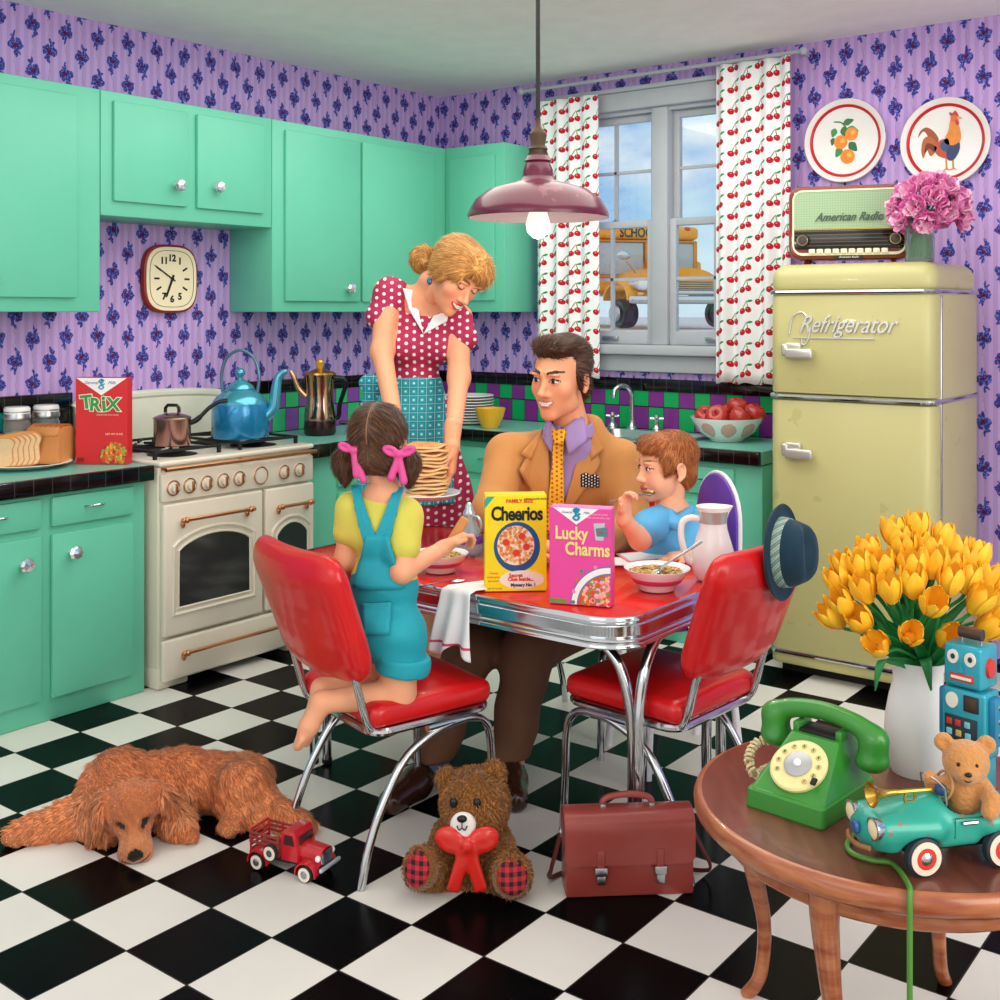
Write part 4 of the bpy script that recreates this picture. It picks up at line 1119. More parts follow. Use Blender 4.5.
# ================= decorated wall plates =================
PRIM = mat('plate_white', '#ececea', .2)
def wall_plate(label, px, py):
    c = WY(px, py, YW)
    t = thing('decorative_plate', label, 'plate', c, 0, None)
    r = .205
    M = T(rx=90)
    MB().lathe([(0, .0), (.12, .0), (r*.98, .022), (r, .026), (r*.985, .029), (r*.84, .014), (r*.80, .010), (0, .010)], 64, M=M).build('dish', PRIM, t, 60)
    MB().lathe([(r*.80, .0095), (r*.80, .012), (r*.865, .0205), (r*.87, .0175)], 64, M=M).build('red_band', mat('band_red', '#d2232b', .3), t, 60)
    return t
def art(t, name, pts, col, lay=1, smooth=1):
    if smooth: pts = [tuple(p)[:2] for p in cr([(x, y, 0) for x, y in pts], 4, True)]
    return MB().prism(pts, .0008*lay, Matrix(((1, 0, 0, 0), (0, 0, -1, 0), (0, 1, 0, 0), (0, 0, 0, 1))), z0=.010).build(name, mat('paint_'+col[1:], col, .35, noise=.10, nscale=40), t, 0)
t = wall_plate('white wall plate with red band painted with oranges, above the radio', 846, 141)
def leaf(x, y, L, w, a): 
    c, s = math.cos(R(a)), math.sin(R(a)); q = [(0, 0), (L*.3, w), (L*.65, w*.8), (L, 0), (L*.65, -w*.75), (L*.3, -w)]
    return [(x+p*c-r_*s, y+p*s+r_*c) for p, r_ in q]
for i, (x, y, L, w, a) in enumerate(((-.01, .085, .055, .016, 15), (-.05, .065, .045, .016, -110), (-.01, .07, .06, .02, -75), (.01, .06, .06, .018, -20), (.02, -.01, .06, .02, -50), (-.02, -.03, .055, .018, -120), (-.06, .02, .04, .012, -100))):
    art(t, 'painted_leaf', leaf(x, y, L, w, a), '#2f9145' if i % 2 else '#1f6f3a', 1+(i % 2))
art(t, 'painted_twig', [(-.055, .10), (-.02, .095), (.005, .07), (.0, .065), (-.022, .088), (-.055, .094)], '#3f7a3a', 2)
for x, y, r_ in ((-.022, -.005, .034), (.032, .03, .032), (.012, -.078, .036)): art(t, 'painted_orange', circ(r_, 16, x, y), '#ef8a1c', 4, 0); art(t, 'painted_highlight', circ(r_*.35, 12, x+r_*.25, y+r_*.2), '#f9b648', 5, 0)
t = wall_plate('white wall plate with red band painted with a rooster, at the upper right', 946, 142)
for pts, col, lay in ((([(-.03, .01), (-.05, .05), (-.085, .075), (-.115, .06), (-.125, .03), (-.105, .055), (-.09, .05), (-.075, .02), (-.06, -.01)]), '#9c4a22', 1),
                      ([(-.035, -.01), (-.07, .03), (-.10, .02), (-.11, -.03), (-.10, -.07), (-.085, -.03), (-.07, -.06), (-.05, -.05)], '#b5602c', 2),
                      ([(-.04, -.02), (-.085, .0), (-.095, -.05), (-.075, -.025), (-.05, -.045)], '#6e2c1a', 3),
                      ([(-.05, -.02), (-.02, .01), (.02, .01), (.05, -.01), (.055, -.045), (.03, -.08), (-.01, -.075), (-.04, -.055)], '#c2502a', 3),
                      ([(.0, -.02), (.03, -.015), (.06, -.0), (.065, -.04), (.04, -.085), (.012, -.085), (.005, -.05)], '#243a66', 4),
                      ([(-.02, -.005), (.01, .015), (.02, -.02), (.0, -.045), (-.02, -.03)], '#35507a', 5),
                      ([(-.005, .0), (.015, .05), (.025, .10), (.05, .105), (.06, .075), (.07, .03), (.065, -.005), (.03, -.02)], '#e0862a', 5),
                      ([(.025, .10), (.03, .125), (.05, .122), (.06, .095), (.05, .085), (.035, .09)], '#d5622a', 6),
                      ([(.025, .118), (.02, .135), (.035, .13), (.045, .14), (.055, .128), (.06, .11), (.045, .12)], '#c41f22', 7),
                      ([(.05, .10), (.062, .085), (.058, .07), (.048, .08)], '#c41f22', 7), ([(.058, .112), (.075, .104), (.058, .100)], '#d9a441', 7)):
    art(t, 'painted_plumage', pts, col, lay)
for x in (.0, .03):
    art(t, 'painted_leg', [(x, -.08), (x+.008, -.08), (x+.01, -.125), (x+.028, -.135), (x+.005, -.131), (x-.018, -.136), (x+.002, -.125)], '#c9903c', 2, 0)
# ================= dining table =================
REDL = NT('red_laminate', .16, 0, .4, coat=.2); REDL = REDL.done(REDL.mix(REDL.noise(3), '#d8221d', '#e2352c'))
REDV = mat('red_vinyl', '#d01519', .3, coat=.25, noise=.05, nscale=6)
TCX, TCY, TL, TD = 2.40, 3.105, 1.40, .79
dt = thing('dining_table', 'red topped dining table with ribbed chrome edge and curved chrome legs', 'table', (TCX, TCY, 0))
MB().prism(rrect(TL-.006, TD-.006, .13, 10), .022, z0=.728, bev=.003).build('tabletop', REDL, dt)
OUT = rrect(TL, TD, .13, 10); n_ = len(OUT)
nrm = []
for i in range(n_):
    a, b = OUT[i-1], OUT[(i+1) % n_]; t_ = Vector((b[0]-a[0], b[1]-a[1])).normalized(); nrm.append((t_.y, -t_.x))
prof = [(-.004, .752), (.003, .753), (.007, .749), (.007, .738), (.001, .734), (.004, .730), (.008, .727), (.008, .699), (.004, .696), (.001, .692), (.006, .688), (.008, .684), (.006, .680), (.001, .677), (.006, .673), (.007, .665), (.0, .661), (-.012, .661)]
m = MB(); V = [(OUT[i][0]+nrm[i][0]*o, OUT[i][1]+nrm[i][1]*o, z) for o, z in prof for i in range(n_)]
m.add(V, [(a*n_+k, a*n_+(k+1) % n_, (a+1)*n_+(k+1) % n_, (a+1)*n_+k)[::-1] for a in range(len(prof)-1) for k in range(n_)]); m.build('chrome_edge', CHROME, dt, 50)
MB().prism(rrect(TL-.06, TD-.06, .10), .06, z0=.662).build('apron', MATTEB, dt)
for sx in (-1, 1):
    for sy in (-1, 1):
        cx_, cy_ = sx*(TL/2-.035), sy*(TD/2-.17)
        for kx, ky, ox, oy in ((1, 0, -.035*sx, 0), (0, 1, 0, .03*sy)):
            x0, y0 = cx_+ox, cy_+oy
            P = cr([(x0-kx*sx*.17, y0-ky*sy*.17*-1 if 0 else y0-ky*sy*.13, .655), (x0-kx*sx*.12, y0-ky*sy*.09, .64), (x0-kx*sx*.045, y0-ky*sy*.035, .57), (x0-kx*sx*.01, y0-ky*sy*.008, .46), (x0, y0, .34), (x0, y0, .18), (x0, y0, .012)], 7)
            lg = MB().tube(P, .0165, 14).build('leg', CHROME, dt)
            MB().lathe([(0, 0), (.016, 0), (.018, .004), (.018, .016), (0, .016)], 14, (x0, y0, 0)).build('foot_cap', MATTEB, lg)

# ================= red vinyl and chrome chairs =================
CW, CDp = .44, .42
def make_chair(label, loc, rotz):
    t = thing('dining_chair', label, 'chair', loc, rotz, None)
    sd = SD().box((0, 0, .462), (CW/2, CDp/2, .036), .028, .01).ell((0, .01, .485), (CW/2-.04, CDp/2-.04, .026), .03)
    P, Q = sd_mesh(sd, .012); sd_obj('seat', (P, Q), [REDV], t, it=2)
    def bk(u, v):
        x = lerp(-CW/2-.005, CW/2+.005, u); w = 1-.10*(1-v)
        return (x*w, -.225-.115*v-.035*(1-(2*u-1)**2), lerp(.592, .905, v))
    pr = SD()
    for i in range(9):
        for j in range(6):
            pr.ell(bk(i/8*.92+.04, j/5*.86+.07), (.045, .024, .045), .05)
    P, Q = sd_mesh(pr, .011); sd_obj('backrest', (P, Q), [REDV], t, it=3)
    for s in (-1, 1):
        x = s*(CW/2-.035)
        MB().tube(cr([(x, -.300, .86), (x, -.285, .74), (x, -.262, .62), (x, -.235, .52), (x, -.215, .455), (x, -.195, .423), (x, -.15, .413), (x, 0, .413), (x, .17, .413)], 6), .0125, 12).build('back_post', CHROME, t)
        x2 = s*(CW/2-.02)
        MB().tube(cr([(x2, .13, .395), (x2, .03, .385), (x2*1.01, -.09, .33), (x2*1.03, -.17, .22), (x2*1.05, -.22, .11), (x2*1.07, -.25, .0)], 7), .0125, 12).build('leg', CHROME, t)
        MB().tube(cr([(x2, -.02, .395), (x2, .12, .395), (x2*1.01, .18, .375), (x2*1.02, .205, .32), (x2*1.03, .212, .16), (x2*1.04, .218, 0)], 7), .0125, 12).build('leg', CHROME, t)
    m = MB()
    OUTc = rrect(CW-.02, CDp-.02, .05); m.tube([(x, y, .418) for x, y in OUTc], .0125, 10, closed=True); m.build('seat_frame', CHROME, t)
    return t
ch1 = make_chair('red vinyl chrome chair the pigtailed girl kneels on', (2.362, 2.60, 0), R(-15))
ch2 = dup(ch1, (2.985, 3.12, 0), R(85), 'red vinyl chrome chair with the blue hat on its back, beside the refrigerator')
ch3 = dup(ch1, (2.30, 3.70, 0), R(184), 'red vinyl chrome chair under the man, across the table')

# ================= things on the table =================
ZT = .7535
yb_ = W(515, 589, ZT)
c1 = Carton('yellow cereal box with black lettering standing upright on the red table', yb_, TH+R(4), .188, .292, .055, '#f6de12', '#e8cf10')
c1.text('Cheerios', .02, .800, .20, '#121214', 3, 0, .006, .78, .93)
for x in (-.335, .435): pass
c1.text('FAMILY SIZE', .06, .935, .052, '#d8402a', 2, 0, .002)
c1.shape('corner_flash', [(-.5, .86), (-.34, .985), (-.46, .985), (-.5, .95)], '#2aa59b', 1)
c1.text('NEW GAME INSIDE', .34, .955, .03, '#222222', 2)
c1.shape('printed_blue_bowl', ell2(.02, .46, .375, .26), '#17518f', 1); c1.shape('printed_milk', ell2(.0, .475, .30, .205), '#f3e9d2', 2)
c1.dots('printed_cereal', scatter(170, 5, lambda x, y: (x/.285)**2+((y-.475)/.195)**2 < 1, -.3, .3, .27, .68), .0048, ['#e9a45b', '#d98238', '#f0c48a', '#e07b3c'], 4, 2)
for x, y in ((-.16, .51), (.10, .57), (.17, .46), (.01, .40)): c1.shape('printed_strawberry', ell2(x, y, .055, .035), '#e2322b', 7)
c1.shape('printed_label', ell2(.10, .12, .36, .095), '#f1ecdc', 3)
c1.text('Secret', .0, .165, .055, '#d8352a', 5, 0, .002); c1.text('Clue Inside...', .08, .125, .052, '#d8352a', 5, 0, .002); c1.text('Mystery No. 1', .12, .065, .045, '#1d3d66', 5, 0, .002)
for k, s_ in enumerate(('Toasted', 'whole grain', 'oat cereal')): c1.text(s_, -.36, .19-.04*k, .028, '#d8602a', 2)
c1.text('NET WT 10 OZ', -.34, .03, .022, '#4f8a2c', 2)
lb_ = W(582, 603, ZT)
c2 = Carton('pink cereal box with yellow lettering standing beside the yellow cereal box', lb_, TH-R(16), .182, .280, .055, '#e5489f', '#ef7fc0')
c2.shape('logo_panel', [(-.44, 1.0), (.30, 1.0), (-.06, .83)], '#f7f7f5', 1)
M_ = T(-.06*c2.w, -c2.d/2-.0016, .935*c2.h, 90)
P = cr([(.018, .022, 0), (.0, .030, 0), (-.012, .018, 0), (.0, .008, 0), (.010, .016, 0), (.002, .024, 0), (-.002, .0, 0), (.014, -.012, 0), (.002, -.026, 0), (-.014, -.016, 0), (.0, -.004, 0), (.02, .004, 0)], 5)
MB().tube([p*.62 for p in P], .003, 6, M=M_).build('logo_letter', mat('print_1591b5', '#1591b5', .45), c2.t)
c2.text('General', -.22, .955, .035, '#2b6f8f', 2, .4); c2.text('Mills', .10, .955, .035, '#2b6f8f', 2, .4)
c2.text('Lucky', -.14, .735, .185, '#f2e08a', 3, 0, .005, .80); c2.text('Charms', .12, .575, .185, '#f2e08a', 3, 0, .005, .80)
for k, s_ in enumerate(('frosted oat cereal', 'with marshmallow bits')): c2.text(s_, .30, .945-.035*k, .026, '#f9c4de', 2)
c2.shape('printed_mug', [(.22, .85), (.40, .86), (.38, .68), (.25, .68)], '#b9c6cc', 2); c2.shape('printed_mug_band', [(.25, .80), (.44, .82), (.45, .72), (.27, .72)], '#5d7f8a', 3); c2.text('Free', .34, .765, .04, '#d24a5a', 5)
def clip(P_): return [(min(max(x, -.49), .49), min(max(y, .008), .99)) for x, y in P_]
c2.shape('printed_bowl_rim', clip(ell2(.5, .0, .66, .42, 30, 90, 180)+[(.49, .008)]), '#3f7fc0', 1)
c2.shape('printed_bowl', clip(ell2(.5, .0, .64, .405, 30, 90, 180)+[(.49, .008)]), '#f4f3f0', 2)
c2.shape('printed_bowl_line', clip(ell2(.5, .0, .55, .345, 30, 90, 180)+[(.49, .008)]), '#3f7fc0', 3)
c2.shape('printed_milk', clip(ell2(.5, .0, .53, .335, 30, 90, 180)+[(.49, .008)]), '#c9553a', 4)
c2.dots('printed_cereal', scatter(150, 8, lambda x, y: ((x-.5)/.5)**2+(y/.31)**2 < 1 and x < .47 and y > .02, 0, .47, .02, .33), .0052, ['#e07a3a', '#c9622c', '#f29fb8', '#d6463f', '#f2c27a', '#5f9f6a', '#f4b9cf'], 6, 4)
for x, y, c in ((.02, .355, '#2f9a6b'), (.25, .40, '#ec8fb3'), (-.10, .14, '#ec8fb3'), (-.05, .26, '#e2703a'), (-.11, .03, '#2f9a6b')): c2.shape('printed_charm', ell2(x, y, .032, .02, 8), c, 4)
c2.shape('printed_label', [(-.49, .01), (-.22, .01), (-.22, .055), (-.49, .055)], '#5f9f3c', 1)
# cereal bowls
BOWL = mat('bowl_white', '#efeef2', .2); BAND = mat('band_pink', '#d8619b', .3)
OATS = [mat('oat_ring', '#c9a25c', .8), mat('oat_ring_dark', '#9c7a3a', .8), mat('oat_ring_pale', '#e2c98d', .8)]
def cereal_bowl(loc, label, clabel, seed, group=None, s=1.0):
    t = thing('cereal_bowl', label, 'bowl', loc)
    MB().lathe([(r*s, z*s) for r, z in [(0, .004), (.048, .004), (.052, 0), (.056, .004), (.058, .012), (.068, .022), (.088, .045), (.099, .062), (.101, .066), (.096, .066), (.085, .048), (.06, .024), (0, .018)]], 48).build('bowl_body', BOWL, t, 60)
    MB().lathe([(r*s, z*s) for r, z in [(.0702, .0235), (.0715, .0235), (.0845, .0395), (.083, .040)]], 48).build('painted_band', BAND, t, 60)
    MB().lathe([(0, .047*s), (.082*s, .046*s), (.080*s, .043*s)], 36).build('milk', mat('milk', '#f3ead6', .3), t)
    rnd = random.Random(seed); m = MB()
    for k in range(230):
        a = rnd.uniform(0, 2*PI); r = s*.080*math.sqrt(rnd.random()); m.cur = rnd.choice((0, 0, 1, 2))
        M = T(r*math.cos(a), r*math.sin(a), s*(.050+.008*(1-(r/(.08*s))**2))+rnd.uniform(0, .004), rnd.uniform(-50, 50), rnd.uniform(-50, 50), 0)
        m.tube([(.0052*math.cos(2*PI*i/8), .0052*math.sin(2*PI*i/8), 0) for i in range(8)], .0026, 5, closed=True, M=M)
    o = m.build('oat_cereal', OATS, None, 180); o.location = loc
    tag(o, clabel, 'cereal', None, 'stuff')
    return t
bR = W(657, 589, ZT); bL = W(440, 571, ZT)
cereal_bowl(bR, 'white cereal bowl with pink band in front of the white pitcher', 'oat ring cereal filling the bowl in front of the white pitcher', 1)
cereal_bowl(bL, "white cereal bowl with pink band beside the girl's arm", "oat ring cereal filling the bowl beside the girl's arm", 2, s=.92)
SILV = mat('silverware', '#c3c6c9', .18, 1.0)
def spoon(loc, rot, label, L=.16):
    t = thing('spoon', label, 'spoon', loc, 0, None, rot=rot)
    m = MB()
    def bw(u, v):
        a = 2*PI*u; r = v
        return (.017*r*math.sin(a), L+.027+.027*r*math.cos(a), -.008*(1-r*r)+.004)
    m.sheet(bw, 20, 6, .0015); m.build('bowl', SILV, t, 180)
    MB().tube(cr([(0, 0, .003), (0, L*.3, .003), (0, L*.75, .006), (0, L+.004, .004)], 6), [.0055]*6+[.004]*12+[.004], 8, flat=.5).build('handle', SILV, t)
    return t
p0 = W(413, 589, ZT)
spoon((p0.x, p0.y, ZT+.003), (0, 0, TH-R(58)), "silver spoon lying on the red table below the girl's bowl", .13)
p1 = cw((662-500)/F*3.6, 3.6, ZT+.055)
spoon(D(702, 542, 3.53), tuple(aim((0, 0, 0), Vector(D(702, 532, 3.64))-Vector(D(658, 572, 3.60)), (0, 0, 1)).to_euler()) if 0 else (Matrix.Rotation(TH, 3, 'Z') @ Matrix(((0, -.70, .71), (0.0, -.1, 0), (-0, -.70, -.71)))).to_euler() if 0 else (R(-30), 0, TH+R(104)), 'silver spoon standing in the cereal bowl before the white pitcher', .15)
# white pitcher
pj = W(713, 579, ZT)
wp = thing('pitcher', 'white milk pitcher standing on the table beside the boy', 'pitcher', pj, TH)
wp.scale = (.9, .9, .97)
MB().lathe([(0, .004), (.05, .004), (.056, 0), (.068, .015), (.077, .05), (.074, .09), (.061, .13), (.050, .165), (.047, .19), (.051, .215), (.060, .238), (.056, .238), (.046, .212), (.043, .19), (.046, .165), (.057, .13), (.07, .09), (.072, .05), (0, .012)], 48,
           fn=lambda a, z: 1+(.22*max(0, math.cos(a-.15))**8*max(0, (z-.19)/.05) if z > .19 else 0)).build('pitcher_body', CERA, wp, 70)
MB().tube(cr([(-.048, 0, .195), (-.08, 0, .200), (-.108, 0, .185), (-.112, 0, .14), (-.10, 0, .09), (-.085, 0, .06), (-.070, 0, .055)], 6), [.010]*37, 12, flat=1.3).build('handle', CERA, wp, 80)
MB().lathe([(.0485, .185), (.0485, .19), (.0525, .215), (.0555, .224), (.054, .225)], 48).build('silver_rim', mat('pewter', '#bfcac6', .25, .5), wp, 60)
# syrup bottle
sj = W(469, 554, ZT)
sb = thing('syrup_bottle', 'clear glass syrup bottle with a purple band beside the yellow box', 'bottle', sj)
MB().lathe([(0, 0), (.035, 0), (.045, .012), (.049, .03), (.046, .055), (.040, .08), (.030, .105), (.022, .125), (.020, .135), (0, .136)], 28).build('bottle_body', mat('bottle_glass', '#bfe2ee', .06, 0, trans=.55, ior=1.25), sb, 60)
MB().lathe([(.0475, .040), (.0485, .042), (.0445, .066), (.043, .067)], 28).build('label_band', mat('band_purple', '#6a3fa6', .4), sb, 60)
MB().lathe([(0, .134), (.021, .134), (.022, .145), (.015, .158), (.013, .168), (.007, .18), (0, .182)], 20).build('cap', mat('cap_silver', '#bcd3dc', .15, .6), sb, 60)
MB().tube(cr([(.02, 0, .135), (.045, 0, .13), (.055, 0, .10), (.044, 0, .075)], 5), .005, 8).build('handle', mat('cap_silver', '#bcd3dc', .15, .6), sb)
# napkins
NAPK = NT('napkin_paper', .85); NAPK = NAPK.done(NAPK.mix((NAPK.x.abs().max(NAPK.y.abs()*1.15)) > .066, '#f5f4f2', '#ee9aa0'))
for k, (px, py, rz, lb) in enumerate(((634, 562, 28, 'white paper napkin with pink border, underneath the other napkin by the boy'), (643, 558, 44, 'white paper napkin with pink border, uppermost, between the boy and his bowl'))):
    q = W(px, py, ZT); t = thing('napkin', lb, 'napkin', (q.x, q.y, ZT+.003*k), TH+R(rz-30))
    m = MB(); m.sheet(lambda u, v: (lerp(-.078, .078, u), lerp(-.068, .068, v), .002+.010*max(0, u-.6)*v+.004*k*u), 8, 8, .0016); m.build('paper', NAPK, t)
# dish towel over the table edge
TOW = NT('towel_cloth', .9); TOW = TOW.done(TOW.mix((TOW.z < -.158)*(TOW.z > -.166), '#eef0f4', '#d6486e'))
te = W(462, 590, .755); 
tw = thing('dish_towel', 'white dish towel with red stripe hanging over the table edge', 'towel', (te.x, TCY-TD/2-.004, .757))
def tf(u, v):
    if v < .35:
        s_ = v/.35; z = .002+.006*math.sin(u*9+s_*3)*(1-s_); y = lerp(.16, .0, s_); w = lerp(.035, .055, s_); x = (u-.5)*2*w + lerp(.075, .0, s_)
        return (x, y, z+.004)
    s_ = (v-.35)/.65; w = lerp(.055, .082, s_)
    x = (u-.5)*2*w-.015*s_; y = -.016-.014*math.sin(u*13+1.2+s_*1.5)*s_**.6-.012*s_; z = .004-.012*(min(1, s_*6))-s_*.175-.02*math.sin(u*7+.5)*s_
    return (x, y, z)
MB().sheet(tf, 36, 34, .003).build('cloth', TOW, tw, 180)
# plate of pancakes (carried by the woman)
PP = D(427, 497, 4.32)
ps = thing('serving_plate', "white plate carried under the pancakes in the woman's hands", 'plate', PP)
MB().lathe([(0, .004), (.085, .004), (.10, .007), (.122, .020), (.125, .017), (.10, 0), (0, 0)], 44).build('dish', mat('plate_bluewhite', '#dbe4f0', .2), ps, 60)
PANC = NT('pancake', .7); PANC = PANC.done(PANC.mix(PANC.noise(30, 3), '#b36a2c', '#e2ad6c'))
PANE_ = mat('pancake_edge', '#efcf96', .8, noise=.08, nscale=30)
rnd = random.Random(4)
ords = ['lowest', 'second', 'third', 'fourth', 'fifth', 'sixth', 'seventh', 'eighth', 'ninth', 'tenth', 'eleventh', 'twelfth', 'thirteenth', 'topmost']
for k in range(14):
    q = PP+Vector((rnd.uniform(-.006, .006), rnd.uniform(-.006, .006), .006+.0138*k))
    t = thing('pancake', 'golden pancake, '+(ords[k]+' of the stack the woman carries' if k in (0, 13) else ords[k]+' from the bottom of the stack the woman carries'), 'pancake', q, rnd.uniform(0, 6), 'stack of pancakes')
    ph = rnd.uniform(0, 6)
    wv = lambda a, ph=ph: .003*math.sin(3*a+ph)+.002*math.sin(5*a)
    m = MB(); rs = .078*rnd.uniform(.95, 1.05)
    for nm, pr, mt_ in (('browned_top', [(0, .0135), (rs*.6, .0138), (rs*.93, .0125), (rs*.985, .010)], PANC), ('pale_edge', [(rs*.985, .010), (rs, .007), (rs*.985, .003)], PANE_), ('browned_base', [(rs*.985, .003), (rs*.9, .0005), (0, .0)], PANC)):
        m = MB(); m.lathe(pr[::-1], 36); 
        for i, v in enumerate(m.v): v.z += wv(math.atan2(v.y, v.x))*(v.xy.length/rs)
        m.build(nm, mt_, t, 60)
# hat on the chair back
FELT = mat('hat_felt', '#0c3347', .85, noise=.08, nscale=40, sheen=.1)
BANDM = NT('hat_band', .7); ba = BANDM.y.atan2(BANDM.x)*6.0+BANDM.z*60
BANDM = BANDM.done(BANDM.mix(((ba.fract()-.5).abs() < .12), BANDM.mix((ba*.5).fract() < .5, '#2f9fa8', '#9fd0c4'), '#d8824a'))
hp = D(781, 552, 3.30)
rt = Vector((CS, SN, 0)); fw = Vector((-SN, CS, 0)); up = Vector((0, 0, 1))
ax = (rt*.80-fw*.62+up*.04)
ht = thing('fedora_hat', 'dark teal felt hat with patterned band hung on the right chair back', 'hat', hp)
ht.scale = (.88,)*3
ht.rotation_euler = aim((0, 0, 0), ax, up).to_euler()
m = MB(); m.lathe([(.0, .095), (.045, .102), (.075, .100), (.086, .088), (.094, .055), (.100, .0), (.096, .0), (.090, .05), (.08, .082), (0, .088)], 48, sx=.9, sy=1.12)
for v in m.v:
    if v.z > .05: v.z -= .022*math.exp(-(v.x/.03)**2)*(1 if v.z > .08 else .3)
m.build('crown', FELT, ht, 70)
MB().lathe([(.097, .0), (.12, -.006), (.135, -.004), (.142, .006), (.140, .009), (.132, .001), (.12, -.001), (.099, .006)], 48, sx=.92, sy=1.1).build('brim', FELT, ht, 70)
MB().lathe([(.1005, .004), (.1025, .004), (.0985, .034), (.0965, .034)], 48, sx=.9, sy=1.12).build('hat_band', BANDM, ht, 70)
# child's chair with purple back
PUR = mat('purple_vinyl', '#6d45b0', .35); WF = mat('white_paint_frame', '#e8e8ee', .35)
hc = thing('high_chair', "child's chair with a rounded purple back and white edge behind the boy", 'chair', tuple(D(668, 500, 4.17).xy)+(0,), TH+R(-72))
# local: child faces -Y
def hb(th, z0, grow): return [(-.15-grow, z0), (.15+grow, z0)] + [((.15+grow)*math.cos(R(a)), .855+(.155+grow)*math.sin(R(a))) for a in range(0, 181, 12)]
MB().prism(hb(0, .52, 0), .03, MXZ, .008, 2, .19).build('back_pad', PUR, hc)
MB().tube([(x, .205, z) for x, z in hb(0, .52, .004)], .008, 8, closed=True).build('back_rim', WF, hc)
MB().box((0, .02, .51), (.32, .34, .04), .012, 3).build('seat', PUR, hc)
for sx in (-1, 1):
    for sy in (-1, 1): MB().tube([(sx*.13, .02+sy*.14, .5), (sx*.17, .02+sy*.18, 0)], .014, 10).build('leg', WF, hc)
# ================= people: shared anatomy =================
class Fig:
    def __init__(s, px0, z0): s.p, s.z = px0, z0; s.o = cw((px0-500)/F*z0, z0, 0.0)
    def q(s, px, py, dz=0.0):
        d = s.z+dz; return Vector(((px-500)/F*d-(s.p-500)/F*s.z, dz, CH-(py-HZ)/F*d))
def hframe(c, f, u, s):
    y = -Vector(f).normalized(); z = Vector(u); z = (z-y*z.dot(y)).normalized(); x = y.cross(z)
    m = Matrix((x*s, y*s, z*s)).transposed().to_4x4(); m.translation = Vector(c); return m
def head(fr, neck=None, nr=.05, child=False, fem=False):
    h = SD(fr)
    h.ell((0, .012, .045), (.072, .092, .078), .02)
    h.ell((0, -.03, -.010), (.061, .060, .085), .03)
    if child:
        h.ell((0, -.035, -.050), (.052, .05, .048), .03); h.ell((0, -.072, -.086), .018, .03)
        for s in (-1, 1): h.ell((s*.036, -.058, -.040), (.026, .024, .026), .02)
    else:
        w = .044 if fem else .047
        h.ell((0, -.035, -.060), (w, .050, .050), .03); h.ell((0, -.073, -.096), (.017 if fem else .024, .015, .015), .025)
        for s in (-1, 1): h.ell((s*.042, -.056, -.018), (.020, .02, .022), .025)
        if not fem:
            for s in (-1, 1): h.ell((s*.046, -.012, -.070), (.012, .026, .016), .03)
    for s in (-1, 1):
        h.ell((s*.030, -.087, .031), (.021, .009, .006), .016)
        h.ell((s*.0305, -.100, .012), (.017, .013, .010), .012, op='s')
        h.ell((s*.030, -.0785, .011), .0135, .003)
        h.ell((s*.074, .014, -.006), (.007, .014, .024), .005, (12, 0, s*14))
        E_ = [Vector((s*(.079+.004*math.cos(R(a_))), .014-.0165*math.cos(R(a_)), -.002+.025*math.sin(R(a_)))) for a_ in range(20, 281, 26)]
        for p_, r_ in zip(E_, E_[1:]): h.cap(p_, r_, .0046, .0046, .004)
        h.ell((s*.079, .006, -.030), (.006, .008, .009), .005)
    nz = .8 if child else 1.0
    h.cap((0, -.086, .014), (0, -.088-.020*nz, -.024), .0065, .0095, .012)
    h.ell((0, -.091-.018*nz, -.026), (.0105, .0105, .009), .008)
    for s in (-1, 1): h.ell((s*.0115, -.094, -.031), (.0075, .010, .007), .008)
    h.ell((0, -.0935, -.0535), (.021, .008, .0045), .006); h.ell((0, -.0915, -.064), (.017, .0085, .0055), .006)
    if neck is not None:
        inv = fr.inverted(); h.cap((0, .028, -.062), inv @ Vector(neck), nr*.84, nr*.95, .014)
    return h
